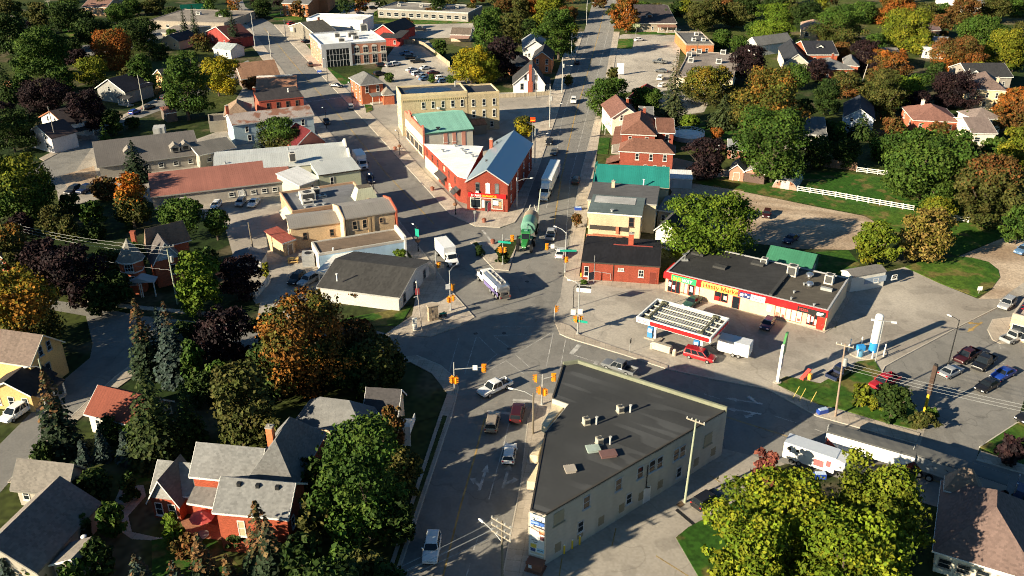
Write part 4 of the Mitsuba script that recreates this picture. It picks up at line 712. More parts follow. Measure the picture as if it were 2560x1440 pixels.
q = h.f.inv(*(-7.02,72.2)); h.stack(.4, h.d * .78, 9.6, .8, .9, OLD_BRICK); h.row('r', 4, 1.2, 1.0, 1.8); h.row('r', 4, 4.3, .9, 1.7)
for p in ((-3.84,70.62), (-6.02,53.91)): q = h.f.inv(*p); part(h.r, 'roof_vent', h.f(cbox(q[0], q[1], 6.9 + 3.0 * max(0, 1 - abs(q[0] - w_ / 2) / (w_ / 2)) + .3, .4, .4, .5)), BLACK)
fp = [(-22.61,74.97),(-12.57,50.02),(-10.54,48.34),(-7.48,72.92)]
part(h.key, 'wing_wall', prism(fp, 0, 6.15), REDB); k = part(h.key, 'wing_roof', prism(list(sg.Polygon(fp).buffer(.12, join_style=2).exterior.coords)[:-1], 6.153, 6.35), M(.66, .67, .67, 5))
h2 = House('wing', '', '', (-22.61,74.97,-68.07,26.9,13.27), key=h.key); h2.h = 6.2; h2.r = k
h2.row('f', 6, 3.9, .8, 1.6, frame=M(.2, .06, .04)); h2.win('f', h2.w * .15, .6, 2.6, 2.1, frame=M(.66, .58, .40)); h2.win('f', h2.w * .30, .6, 2.2, 2.1, frame=M(.66, .58, .40))
part(h.key, 'shop_surround', h2.f(box(.2, h2.w * .42, -.06, -.004, .1, 3.3)), M(.66, .58, .40))
part(h.key, 'awning', h2.f(extrude([(-1.4, 2.3), (-.005, 3.2), (-.005, 3.3), (-1.4, 2.4)], h2.w * .45, h2.w * .68, 'x')), M(.06, .055, .06)); part(h.key, 'side_awning', h2.f(extrude([(-1.6, 2.0), (-.005, 3.2), (-.005, 3.3), (-1.6, 2.1)], h2.w * .93, h2.w * 1.03, 'x')), M(.06, .055, .06))
h2.win('f', h2.w * .56, .6, 3.0, 1.7, frame=DARK_TRIM); h2.door('f', h2.w * .76)
part(h.key, 'wall_clock', h2.f(box(h2.w * .62 - .5, h2.w * .62 + .5, -.1, -.004, 4.2, 5.4)), M(.75, .45, .3))
for p in ((-17.39,68.26), (-14.62,72.61), (-12.61,69.25), (-11.68,66.63), (-9.78,64.07)): h2.vent(p, 6.35, .5, .3, GALV)
h = House('green_roof_shop', 'pink fronted shop with pale green hipped metal roof', 'shop', (-23.06,82.64,19.9,13.26,19.69))
h.vol(None, 6.8, 'gable_x', 2.4, .25, wall=M(.42, .40, .35), rm=M(.20, .42, .34, 2), trim=M(.04, .12, .09))
for u in (.42, .60, .80): part(h.key, 'pilaster', h.f(box(h.w * u - .5, h.w * u + .5, -.09, -.003, .1, 6.4)), M(.48, .22, .17))
h.win('f', h.w * .42, 3.9, 1.1, 1.6); h.win('f', h.w * .60, 3.9, 1.1, 1.6)
part(h.key, 'false_front', h.f(extrude([(-.3, 0), (h.d + .2, 0), (h.d + .2, 8.0), (h.d * .8, 8.0), (h.d * .8, 9.2), (h.d * .7, 9.2), (h.d * .65, 8.0), (.6, 8.0), (.6, 9), (.1, 9), (-.3, 7.8)], -.7, -.26, 'x')), M(.50, .16, .11, 3))
fr = Frame(*h.f.pt(-.7, h.d)[:2], h.deg + 270); L = h.d
for i in range(3):
    x0 = .5 + i * (L - .6) / 3; k = part(h.key, 'front_window', fr(box(x0, x0 + (L - 1.4) / 3, -.09, -.003, 3.7, 5.9)), M(.74, .73, .70)); part(k, 'pane', fr(cat(*[box(x0 + .35 + j * .62, x0 + .75 + j * .62, -.11, -.093, 4.5, 5.4) for j in range(3)])), M(.5, .5, .5))
k = part(h.key, 'shop_front', fr(box(.3, L - .3, -.06, -.003, .1, 3.2)), M(.66, .55, .38))
for i in range(4): part(k, 'pane', fr(box(.7 + i * (L - 1) / 4, .2 + (i + 1) * (L - 1) / 4, -.09, -.063, .6, 2.8)), GLASS)
h.vent((-19.79,84.74), 7.6, .2, .4, BLACK)
h = House('yellow_brick_block', 'three storey yellow brick building with dark ponded roof', 'building', (-31.59,103.15,13.94,19.22,10.28))
YB = M(.44, .36, .23, 3)
h.vol(None, 11.6, 'flat', para=.5, wall=YB, rm=M(.05, .055, .07, 5), trim=M(.56, .45, .27)); h.row('f', 5, 7.6, 1.0, 2.0, a=h.w * .33, b=h.w * .92); h.row('f', 5, 3.8, 1.0, 2.0, a=h.w * .33, b=h.w * .92, arch=True)
for z in (1.0, 4.8, 8.3): h.row('l', 3, z, 1.0, 2.1, frame=M(.72, .66, .5))
part(h.key, 'cornice', h.f(cat(box(-.1, h.w, -.16, -.034, 10.3, 10.5), *[box(.3 + i * .6, .55 + i * .6, -.14, -.034, 9.9, 10.297) for i in range(int(h.w / .6) - 1)])), M(.5, .40, .23))
h.unit(h.f.pt(h.w * .55, -.3)[:2], 7.4, .7, .6, .5, M(.7, .7, .7), name='window_air_conditioner')
k = part(h.r, 'standing_water', h.f(loft([[(h.w * .45 + h.w * .36 * math.cos(a), h.d * .5 + h.d * .34 * math.sin(a), z) for a in ring] for z in (11.622, 11.632)])), G(.01, .015, .03, .03, 0, 0, .6))
h.vent((-16.8,114.83), 11.6, 1.5, .2, GALV)
h.vol((-12.72,107.85,14.68,9.3,9.96), 11.0, 'flat', para=.4, wall=YB, rm=M(.05, .05, .055, 5), trim=M(.56, .45, .27)); h.row('f', 3, 7.4, 1.0, 2.0); h.row('f', 3, 4.0, 1.0, 2.0, arch=True); h.row('f', 2, .9, 1, 1.8)
part(h.key, 'lean_to_roof', h.f(extrude([(-4, 2.8), (-.1, 3.6), (-.1, 3.75), (-4, 2.95)], .5, h.w * .5, 'x')), SH_BROWN); part(h.key, 'lean_to', h.f(box(.8, h.w * .48, -3.8, -.1, 0, 2.75)), M(.3, .26, .2))
h = House('brick_hip_house', 'red brick two storey house with dark hipped roof on the shop street', 'house', (-48.71,138.72,26.68,7.32,11.76))
h.vol(None, 6.3, 'hip', 2.6, .45, wall=M(.42, .12, .06, 3), rm=SH_GREY); h.row('f', 2, 3.7, 1.0, 2.1); h.row('l', 3, 3.7, .9, 1.8); h.row('l', 3, .9, .9, 1.8); h.porch('f', h.w * .35, h.w, 2.6, 2.8, SH_GREY)
h.vol((-41.72,138.11,17.24,3.53,11.72), 3.2, 'hip', 1.8, .3, wall=M(.42, .12, .06, 3), rm=SH_MID)
h = House('glass_front_building', 'modern building with tall glass corner and white flat roof', 'building', (-71.8,192.82,22.07,24.91,24.91))
h.vol(None, 8.2, 'flat', para=.5, wall=M(.40, .19, .13, 3), rm=M(.62, .64, .66, 5), trim=M(.40, .41, .43)); w_ = h.w
part(h.key, 'corner_block', h.f(cat(box(-.3, w_ * .45, -.4, -.04, 6.8, 8.8), box(-.3, w_ * .06, -.4, -.04, 0, 6.8), box(w_ * .41, w_ * .45, -.4, -.04, 0, 6.8), box(-.3, -.04, -.04, h.d * .25, 6.8, 8.8))), M(.40, .41, .43))
k = part(h.key, 'glass_wall', h.f(box(w_ * .06, w_ * .41, -.2, -.05, .2, 6.75)), GLASS)
part(k, 'mullion', h.f(cat(*[box(w_ * (.06 + .35 * i / 7) - .06, w_ * (.06 + .35 * i / 7) + .06, -.3, -.203, .2, 6.7) for i in range(1, 7)], *[box(w_ * .06, w_ * .41, -.29, -.203, z, z + .12) for z in (2.4, 4.6)])), M(.4, .41, .42))
for i, u in enumerate((.53, .67, .81, .95)):
    h.win('f', w_ * u, 4.6, 2.0, 2.1, frame=M(.6, .58, .52), mull=2, arch=i < 3); h.win('f', w_ * u, .5, 2.0, 3.2, frame=M(.5, .5, .5), mull=2)
part(h.key, 'stone_band', h.f(cat(box(w_ * .455, w_ + .05, -.12, -.035, 3.9, 4.4), box(w_ * .455, w_ + .05, -.1, -.035, 0, .45))), M(.52, .5, .44))
h.row('l', 4, 1.0, 1.2, 2.4, frame=M(.66, .6, .46)); h.row('l', 4, 5, 1.2, 1.8)
for p, a in (((-69.1,210.2), (2.2, 2, 1.6)), ((-65.79,201.15), (2.5, 1.6, 1.3)), ((-63.24,211.04), (4, 2.4, 1.8)), ((-60.8,224.16), (3, 3, 2.6)), ((-61.31,206.86), (2.5, 2.5, 1.4))): h.unit(p, 8.22, *a)
part(h.r, 'roof_rail', h.f(cat(*[beam((w_ * .52 + i * 1.5, h.d * .3, 8.2), (w_ * .52 + i * 1.5, h.d * .3, 9.6), .06) for i in range(6)], beam((w_ * .52, h.d * .3, 9.6), (w_ * .52 + 7.5, h.d * .3, 9.6), .06))), GALV)
h = House('white_hall', 'long white flat roofed hall behind the glass fronted building', 'building', (-93.73,268.81,-11.24,27.03,14.23))
h.vol(None, 5.4, 'flat', para=.5, wall=M(.70, .69, .66), rm=M(.62, .62, .62, 5), trim=M(.72, .71, .68))
h = House('dark_gable_house', 'dark roofed gabled house in front of the white hall', 'house', (-85.02,242.11,39.78,10.3,22.51))
h.vol(None, 4.0, 'gable_x', 3.0, .3, wall=M(.2, .18, .15), rm=M(.085, .08, .07, 1)); h.row('f', 3, 1.2); h.stack(h.w * .85, h.d * .5, 8.2, .8, .8)
h = House('red_barn', 'red barn with dark roof beside the white hall', 'barn', (-59.74,245.67,-22.36,9.85,18.87))
h.vol(None, 4.2, 'gable_y', 3.0, .4, wall=M(.36, .045, .035, 7), rm=SH_DARK); h.vol((-56.7,235.57,-10.56,9.67,12.84), 3.2, 'shed', 1.0, .3, wall=M(.36, .045, .035, 7), rm=SH_DARK, trim=M(.36, .05, .04)); h.row('f', 2, 1)
h = House('school_block', 'long low tan flat roofed building along the top centre', 'building', (-66.45,306.12,-16.24,47.17,22.32))
h.vol(None, 4.2, 'flat', para=.3, wall=M(.28, .255, .22), rm=M(.19, .175, .16, 5), trim=M(.45, .46, .44)); h.row('f', 12, 1.0, 2.4, 1.8)
for u in (.15, .4, .65, .8): h.unit(h.f.pt(h.w * u, h.d * .5)[:2], 4.22, 1.6, 1.6, 1.2)
h = House('brick_apartments', 'orange brick two storey house with white gable at the top', 'house', (-114.34,310.58,-10.92,13.52,23))
h.vol(None, 6.2, 'gable_x', 2.8, .4, wall=ORANGE_BRICK, rm=SH_GREY); h.row('f', 3, 3.7, 1.0, 1.6); h.row('f', 3, .9, 1.0, 1.6); h.porch('l', .5, h.d - .5, 2)
h.vol((-102.24,321.73,0,8.15,19.67), 6.5, 'flat', wall=ORANGE_BRICK, rm=TAR, trim=ORANGE_BRICK)
h = House('small_tan_house', 'small pale house with brown roof beyond the car park fence', 'house', (-26.48,244.83,-6.33,8.4,9.74))
h.vol(None, 3.0, 'gable_x', 2.0, .3, wall=M(.62, .50, .36), rm=M(.15, .12, .095, 1)); h.row('f', 2, 1.0)
part(h.key, 'lower_roof', h.f(extrude([(-4, 2.0), (-.1, 2.6), (-.1, 2.75), (-4, 2.15)], 0, h.w, 'x')), M(.33, .2, .16))
h = House('orange_gable_house', 'orange brick gabled house with black roof left of the main road', 'house', (7.67,183.38,-5.76,6.94,14.38))
h.vol(None, 5.4, 'gable_y', 2.6, .4, wall=M(.55, .19, .08, 3), rm=SH_DARK); h.row('f', 2, 3.6, 1.0, 1.8); h.row('f', 2, .8, 1.0, 1.8)
h.vol((-0.73,180.45,9.12,8.5,14.6), 3.4, 'hip', 2.4, .4, wall=M(.3, .12, .07, 3), rm=SH_DARK)
h = House('pale_gable_house', 'pale blue grey roofed house behind the orange gabled house', 'house', (4.4,206.78,0,9.44,19.73))
h.vol(None, 4.4, 'gable_y', 3.0, .4, wall=WHITE_SIDING, rm=M(.24, .25, .27, 1)); h.row('f', 2, 1.2)
h = House('chimney_house', 'white steep gabled house with tall red chimney on its front', 'house', (0.41,154.27,0,10.76,11.9))
h.vol(None, 3.0, 'gable_y', 5.6, .35, wall=M(.72, .72, .71), rm=SH_DARK, mid=.62); h.win('f', h.w * .5 - 1.2, 4.4, .9, 1.7, frame=M(.2, .2, .2)); h.win('f', h.w * .5 + 2.4, 4.4, .9, 1.7, frame=M(.2, .2, .2)); h.win('f', h.w * .5 - 2.4, 1.2, 1.1, 2.0, frame=M(.2, .2, .2)); h.win('f', h.w * .5 + 2.2, 1.2, 1.0, 2.0, frame=M(.2, .2, .2))
part(h.key, 'chimney', h.f(cat(box(h.w * .55 - .9, h.w * .55 + .7, -.8, -.003, 0, 4), box(h.w * .55 - .6, h.w * .55 + .4, -.8, -.003, 4, 9.6))), OLD_BRICK)
h.porch('r', 1, h.d - 1, 2, 2.6, SH_DARK)
h = House('orange_shop', 'orange brick flat roofed shop at the edge of its lot', 'shop', (70.4,216.83,0,11.14,27.14))
h.vol(None, 4.0, 'flat', para=.4, wall=M(.42, .15, .06, 3), rm=M(.10, .10, .10, 5), trim=M(.3, .26, .22)); h.row('f', 2, 1.2, 1.2, 1.4)
for u, v in ((.4, .3), (.75, .3), (.7, .75)): h.unit(h.f.pt(h.w * u, h.d * v)[:2], 4.0, 1.6, 1.4, 1.2, M(.6, .6, .58))
h = House('plaza_store', 'wide tan roofed store with roof units behind the tall spruce', 'shop', (56.32,157.96,-16.14,19.07,44.14))
h.vol(None, 4.6, 'flat', para=.35, wall=M(.70, .60, .44), rm=M(.21, .18, .16, 5), trim=M(.3, .25, .22)); h.row('f', 4, .6, 2.6, 2.3)
for p in ((65.71,181.82), (75.57,179.76), (71.82,197.64), (80.7,196.15), (66.91,191.73)): h.unit(p, 4.6, 2, 2, 1.5, M(.55, .55, .54))
h = House('dark_roof_house', 'large dark roofed house with dormer at the top right of the road', 'house', (57.79,266.63,0,16.72,56.83))
h.vol(None, 4.0, 'gable_x', 3.4, .4, wall=M(.32, .26, .2), rm=M(.07, .055, .055, 1)); h.row('f', 4, 1.0); h.dormer(h.w * .35, h.d * .15, 5.0, 3, 1.2, 1, 3, M(.3, .3, .32), SH_DARK); h.porch('f', h.w * .5, h.w, 2.4, 2.6, M(.22, .12, .09, 1))
h = House('red_roof_house', 'small house with deep red roof behind roadside trees', 'house', (36.84,132.13,-21.84,6.74,13.95))
h.vol(None, 3.8, 'hip', 2.6, .3, wall=M(.4, .1, .07, 3), rm=M(.20, .022, .025, 1)); h.row('f', 2, 1.2)

# ======== houses among the trees at right
h = House('large_brick_house', 'large brick house with navy roof and white dormer at upper right', 'house', (110.59,188.29,0,11.06,18.2))
h.vol(None, 6.0, 'gable_x', 3.2, .4, wall=M(.36, .10, .055, 3), rm=M(.028, .03, .038, 1)); h.row('f', 2, 3.4); h.dormer(h.w * .5, h.d * .22, 6.9, 2.4, 1.1, .8, 2.4, WHITE_SIDING, SH_DARK)
h.vol((100.13,179.76,-10.09,7.75,27.74), 5.0, 'gable_y', 3.0, .4, wall=M(.5, .45, .38), rm=M(.03, .033, .04, 1)); h.row('f', 2, 1.4)
h = House('hip_brick_house', 'grey hipped roof brick house in front of the navy roofed house', 'house', (111.35,171.8,6.68,11.12,14.34))
h.vol(None, 4.0, 'hip', 2.4, .4, wall=M(.36, .10, .055, 3), rm=SH_GREY); h.row('f', 3, 1.4); h.stack(h.w * .7, h.d * .7, 7.4)
h.vol((121.19,178.1,-16.55,4.68,13.42), 4.2, 'hip', 2.0, .4, wall=M(.36, .10, .055, 3), rm=SH_GREY)
h = House('cream_cottage', 'square cream cottage with tan hipped roof at upper right', 'house', (126.17,249.15,-17.05,9.81,17.35))
h.vol(None, 4.6, 'hip', 2.4, .4, wall=M(.66, .53, .34), rm=M(.36, .23, .17, 1)); h.row('f', 2, 1.4, 1.6, 1.8); h.row('l', 2, 1.4)
h = House('yellow_brick_house', 'tall yellow brick house with brown hipped roof near the right edge', 'house', (146.87,133.5,-16.62,9.11,17.16))
h.vol(None, 6.4, 'hip', 3.2, .4, wall=M(.60, .48, .29, 3), rm=M(.16, .115, .10, 1)); h.row('f', 2, 3.8, .8, 1.8, a=h.w * .45, b=h.w * .75); h.row('f', 2, .8, 1.1, 1.8, a=h.w * .4, b=h.w * .75); h.stack(h.w * .75, h.d * .2, 9.6, .7, .7, M(.5, .43, .3, 3)); h.row('l', 2, 3.8)
h = House('brown_hip_house', 'low brick house with wide reddish brown hipped roof at right', 'house', (117.54,107.32,-9.92,12.32,14.97))
h.vol(None, 3.6, 'hip', 2.9, .4, wall=M(.42, .12, .07, 3), rm=M(.22, .11, .09, 1)); h.row('f', 3, 1.2); h.row('l', 2, 1.2, 1.2, 1.6); h.stack(h.w * .35, h.d * .7, 7, .9, .7, M(.6, .55, .5))
h = House('blue_white_house', 'bluish white gabled house with navy roof among trees at right', 'house', (97.08,107.14,-18.72,8,16.91))
h.vol(None, 4.6, 'gable_y', 2.6, .4, wall=M(.50, .56, .66, 4), rm=M(.04, .045, .06, 1)); h.row('f', 2, 3.4, 1.0, 1.2); h.row('f', 3, 1.0)
h = House('taupe_house', 'pale house with taupe roof at the right edge below yellow brick house', 'house', (128.61,94.26,-3.54,6.3,15.51))
h.vol(None, 3.6, 'gable_x', 2.2, .4, wall=M(.70, .62, .50), rm=M(.20, .155, .14, 1)); h.row('f', 2, 1.0, 1.6, 1.4)
h.vol((134.18,105.3,5.86,8.36,8.45), 4.4, 'hip', 2.2, .4, wall=M(.66, .58, .45), rm=M(.21, .165, .15, 1)); h.row('f', 2, 1.6)
h = House('long_dark_house', 'dark roofed house with small pale dormer near the right edge', 'house', (157.16,157.96,0,14.56,15.23))
h.vol(None, 4.6, 'gable_x', 3.0, .4, wall=M(.3, .27, .24), rm=SH_DARK); h.dormer(h.w * .13, .6, 5.0, 2.4, 1, .9, 2.5, WHITE_SIDING, SH_DARK); h.row('f', 3, 1.4)
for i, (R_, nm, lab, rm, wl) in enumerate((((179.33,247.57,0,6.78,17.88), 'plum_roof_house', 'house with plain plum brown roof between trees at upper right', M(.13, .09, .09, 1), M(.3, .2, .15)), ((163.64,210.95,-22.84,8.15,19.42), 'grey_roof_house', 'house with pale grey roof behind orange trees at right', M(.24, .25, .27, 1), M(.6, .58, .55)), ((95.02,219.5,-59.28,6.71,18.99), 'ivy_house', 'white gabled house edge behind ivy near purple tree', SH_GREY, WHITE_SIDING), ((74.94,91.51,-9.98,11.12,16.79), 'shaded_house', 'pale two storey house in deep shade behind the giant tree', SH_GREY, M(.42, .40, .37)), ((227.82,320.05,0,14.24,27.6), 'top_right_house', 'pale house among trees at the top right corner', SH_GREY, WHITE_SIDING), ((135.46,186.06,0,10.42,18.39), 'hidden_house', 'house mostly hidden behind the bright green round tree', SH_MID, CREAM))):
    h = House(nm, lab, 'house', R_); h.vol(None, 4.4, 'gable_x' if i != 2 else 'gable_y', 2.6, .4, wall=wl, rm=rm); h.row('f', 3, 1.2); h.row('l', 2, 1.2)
h = House('restaurant', 'restaurant with beige roof and red roof letters at the right edge', 'restaurant', (83.92,-14.85,-40.53,10.05,14.51))
h.vol(None, 4.0, 'flat', para=.7, wall=M(.55, .40, .26, 3), rm=M(.34, .29, .24, 5), trim=M(.42, .35, .29)); h.row('f', 3, .5, 2.6, 2.4); h.row('l', 3, .5, 2.6, 2.4, frame=M(.5, .05, .04))
part(h.key, 'lettering', h.f((lettering('76', 1.6)[0][:, [0, 1, 2]] * [1, 1, 1] + [.3, 2.5, 4.75], lettering('76', 1.6)[1])), RED)
h = House('hip_roof_house', 'pale house with large pinkish brown hipped roof at bottom right corner', 'house', (48.26,-68.95,-27.24,9.75,12.92))
PK = M(.165, .115, .10, 1)
h.vol(None, 3.2, 'hip', 4.4, .6, wall=M(.66, .60, .48), rm=PK); h.row('f', 5, .9, 1.4, 1.3, frame=M(.3, .28, .25))
h.vol((53.02,-59.73,-25.51,3.62,2.63), 4.2, 'hip', 3.0, .3, wall=M(.5, .42, .32), rm=M(.24, .18, .14, 1), z0=2)

# ======== left of the shop street, near to far
h = House('dark_roof_office', 'white single storey office with black gabled roof beside the plaza', 'office', (-34.97,-1.3,-15.25,15.28,15.58))
h.vol(None, 3.0, 'gable_x', 1.9, .5, wall=M(.52, .51, .49, 4), rm=M(.058, .056, .054, 1), trim=M(.35, .35, .34)); h.row('r', 3, .5, 1.3, 1.9, frame=M(.25, .25, .25))
h.vent((-31.77,-1.11), 4.2, 1.2, .14, WHITE); part(h.key, 'side_canopy', h.f(box(-3.6, -.55, h.d * .35, h.d + .3, 2.6, 3.1)), WHITE_TRIM); part(h.key, 'canopy_post', h.f(cat(box(-3.5, -3.35, h.d * .4, h.d * .4 + .15, 0, 2.597), box(-3.5, -3.35, h.d - .2, h.d - .05, 0, 2.597))), WHITE_TRIM)
h = House('brown_flat_shop', 'low shop with mottled brown flat roof and pale blue side wall', 'shop', (-37.62,11.37,23.36,17.34,6.4))
h.vol(None, 3.6, 'flat', para=.25, wall=M(.36, .50, .64), rm=M(.155, .115, .085, 5), trim=M(.45, .42, .38)); part(h.key, 'end_parapet', h.f(box(h.w - .1, h.w + .35, -.2, h.d + .2, 0, 4.6)), M(.70, .68, .64)); part(h.key, 'end_wall', h.f(box(-.12, -.04, 0, h.d, 0, 3.8)), M(.66, .6, .52)); h.vent((-35.17,13.42), 3.6, .5, .14, WHITE)
h = House('barrel_roof_block', 'tan two part building with low curved grey roofs on shop street', 'building', (-45.37,21.84,19.52,11.06,7.24))
TB = M(.50, .36, .22, 3)
h.vol(None, 4.9, 'gable_x', .8, .25, wall=TB, rm=M(.24, .225, .21, 2), trim=M(.3, .27, .24)); h.row('f', 2, 2.0, .9, 1.5, frame=M(.2, .14, .1)); h.row('l', 2, 2.4, .8, 1.4)
h.vol((-34.14,22.65,23.94,10.46,8.77), 6.6, 'gable_x', .9, .2, wall=TB, rm=M(.24, .225, .21, 2), trim=M(.3, .27, .24)); h.row('f', 2, 3.9, 1.0, 1.9, frame=M(.45, .35, .25), a=h.w * .18, b=h.w * .38); h.win('f', h.w * .72, 4.5, .8, 1.1, frame=M(.35, .25, .17))
for u in (0, .45, .53): part(h.key, 'pilaster', h.f(box(h.w * u, h.w * u + .5, -.16, -.003, 0, 6.3)), M(.42, .30, .18, 3))
part(h.key, 'end_wall', h.f(extrude([(-.3, 0), (h.d + .3, 0), (h.d + .3, 7), (h.d * .5, 8.1), (-.3, 7)], h.w + .21, h.w + .55, 'x')), M(.42, .10, .06, 3)); part(h.key, 'party_wall', h.f(extrude([(-.3, 0), (h.d + .1, 0), (h.d + .1, 6.8), (h.d * .5, 7.9), (-.3, 6.8)], -.5, -.21, 'x')), M(.58, .42, .27, 3))
h = House('red_lean_to', 'small tan annex with red lean-to roof behind the tan building', 'shed', (-46.43,18.42,47.28,2.79,5.82))
h.vol(None, 3.0, 'shed', .9, .3, wall=TB, rm=M(.30, .085, .065, 1)); h.door('f', h.w * .6)
h = House('units_roof_shop', 'flat grey roofed shop with cream roof hood and roof units', 'shop', (-47.27,31.84,24.85,17.25,13.09))
h.vol(None, 4.2, 'flat', para=.5, wall=M(.42, .22, .14, 3), rm=M(.15, .155, .165, 5), trim=M(.42, .27, .18))
for p, a in (((-45.75,40.24), (3.2, 2.6, 1.8)), ((-44.41,43.34), (1.6, 1.4, 1.6)), ((-45.23,37.72), (2.4, 1.4, .8)), ((-42.61,41.52), (1.6, 1.2, .6))): h.unit(p, 4.22, *a)
for p in ((-45.1,35.13), (-43.07,36.34), (-41.41,36.83), (-48.34,42.37)): h.vent(p, 4.22, .3, .3)
p = (-33.19,41.34); f = Frame(p[0], p[1], h.deg, 4.22); k = part(h.r, 'roof_hood', f(box(-2.6, 2.6, -2.0, 2.0, .0, 2.6, tx=.62, ty=.62)), M(.52, .54, .40, 2)); part(h.r, 'hood_ribs', f(cat(*[extrude([(-2.6 + i * .75, .02), (-2.45 + i * .75, .02), (-1.5 + i * .44, 2.62), (-1.6 + i * .44, 2.62)], -2.1, -2.02) for i in range(0)], box(-1.5, 1.5, -1.1, 1.1, 2.603, 2.75))), M(.12, .10, .08))
part(h.key, 'rear_awning', h.f(extrude([(-1.8, 2.4), (-.05, 3.6), (-.05, 3.7), (-1.8, 2.5)], h.d * .1, h.d * .5)), M(.6, .56, .42))
h = House('white_roof_shop', 'long pale shop with shining white metal roofs', 'shop', (-71.9,58.12,16.06,32.19,16.19))
h.vol(None, 4.4, 'gable_x', 1.1, .2, wall=M(.50, .50, .40), rm=M(.44, .46, .46, 2), trim=M(.6, .6, .6)); h.unit((-54.31,64.27), 5.2, 1.6, 1.4, 2.2); h.vent((-70.63,62.69), 4.9, .6, .2); h.vent((-57.41,72.76), 5.3, .8, .2); h.vent((-47.29,64.25), 4.8, .5, .3)
part(h.key, 'false_front', h.f(extrude([(-.2, 0), (h.d + .2, 0), (h.d + .2, 4.8), (h.d * .7, 6.9), (h.d * .45, 5.2), (h.d * .2, 6.8), (-.2, 5.0)], h.w + .21, h.w + .6, 'x')), M(.62, .60, .54))
h.vol((-46.28,55.77,25.54,10.29,7.65), 4.4, 'shed', .8, .15, wall=M(.42, .45, .33, 4), rm=M(.44, .46, .46, 2), trim=DARK_TRIM); h.win('f', h.w * .3, 1.4, .9, 2.2)
h.vol((-50.08,51.24,54.48,6.61,7.61), 3.4, 'shed', 1.4, .2, wall=M(.46, .48, .38, 4), rm=M(.72, .72, .71, 2)); h.win('f', h.w * .6, 1.2)
h = House('red_roof_shed', 'long low building with faded red roof behind the white roofs', 'building', (-82.22,44.28,21.36,31.47,11.74))
h.vol(None, 3.3, 'shed', 1.6, .35, wall=M(.36, .33, .29), rm=M(.30, .125, .095, 2), trim=M(.3, .28, .26)); h.row('f', 6, 1.0, 1.2, 1.0, a=h.w * .55, b=h.w * .95); h.door('f', h.w * .62, 1.2, 2.2, M(.6, .6, .6)); h.door('f', h.w * .2)
h = House('grey_long_hall', 'long grey gabled building with small dormers at left', 'building', (-103.47,65.92,25.51,24.18,19.51))
h.vol(None, 3.3, 'gable_x', 3.6, .4, wall=M(.34, .31, .27), rm=M(.135, .125, .12, 2), trim=M(.3, .29, .27)); h.row('f', 5, 1.0, 1.2, 1.2, a=h.w * .3)
for p in ((-98.5,73.02), (-87.52,75.74), (-85.61,77.82)): q = h.f.inv(*p); h.dormer(q[0], max(1.0, q[1] - 1.5), 4.2, 2.2, 1.1, .9, 3, M(.3, .28, .25), M(.22, .2, .18, 1))
h.vol((-80.87,74.05,41.07,9.91,10.9), 3.6, 'gable_x', 1.6, .3, wall=M(.36, .33, .28), rm=M(.16, .15, .14, 2)); h.row('f', 2, 1.4, 1.4, 1.0)
h = House('rusty_roof_house', 'pale blue two storey building with rust streaked metal roof', 'building', (-77.58,94.15,27.05,22.74,9.66))
h.vol(None, 5.8, 'gable_x', 1.8, .25, wall=M(.36, .47, .54, 4), rm=M(.36, .31, .29, 6), trim=M(.5, .5, .5)); h.win('f', h.w * .16, 3.4, .9, 1.7); h.win('f', h.w * .86, 3.2, 1.0, 1.9); h.win('f', h.w * .18, .8, 1.0, 1.7); h.row('l', 2, 3.2)
h.stack(h.w * .02, h.d * .9, 9.2, .8, .8, OLD_BRICK)
h = House('brown_hip_annex', 'brown pyramid roofed house behind the rust streaked roof', 'house', (-83.79,107.28,14.2,7.1,11.51))
h.vol(None, 4.8, 'hip', 2.8, .4, wall=M(.3, .24, .18), rm=M(.24, .165, .12, 1)); h.row('f', 2, 1.2)
h.vol((-88.61,106.77,18.36,5.39,8.52), 2.8, 'flat', wall=M(.3, .27, .22), rm=TAR, trim=M(.3, .27, .22))
h = House('brick_row', 'red brick shop with dark front roof and tan rear roof', 'shop', (-76.09,116.77,23.37,13.31,11.25))
h.vol(None, 6.6, 'shed', .8, .1, wall=M(.38, .085, .055, 3), rm=M(.045, .04, .042, 1), trim=M(.3, .07, .05)); h.row('f', 4, 4.0, 1.0, 1.9, frame=M(.15, .1, .08), a=h.w * .2, b=h.w * .85); h.vent((-69.25,126.11), 7, 1.2, .2, WHITE); h.stack(.2, h.d * .8, 8.8, .7, .7)
h.vol((-80.32,129.99,12.04,12.5,8.96), 7.0, 'shed', 1.6, .1, wall=M(.38, .09, .06, 3), rm=M(.33, .165, .105, 1)); part(h.key, 'rear_parapet', h.f(box(0, h.w * .9, h.d - .1, h.d + .3, 6, 9.2)), M(.68, .66, .62))
h = House('brown_gable_hall', 'brown gabled hall left of shop street near the wide junction', 'building', (-93.67,160.78,28.36,12.86,11.62))
h.vol(None, 3.4, 'gable_x', 4.0, .5, wall=M(.16, .12, .10), rm=M(.27, .155, .10, 1)); h.row('f', 3, 1)
h = House('maroon_roof_house', 'steep gabled house with maroon and grey roof behind the white shop', 'house', (-56.86,79.05,37.03,8.3,9.01))
h.vol(None, 4.4, 'gable_y', 3.4, .3, wall=M(.4, .14, .1), rm=M(.11, .016, .02, 1), mid=.55); h.row('f', 2, 1.2)
h = House('white_cottage', 'white cottage with red trimmed dark roof at far left', 'house', (-137.06,106.42,-37.19,13.82,7.66))
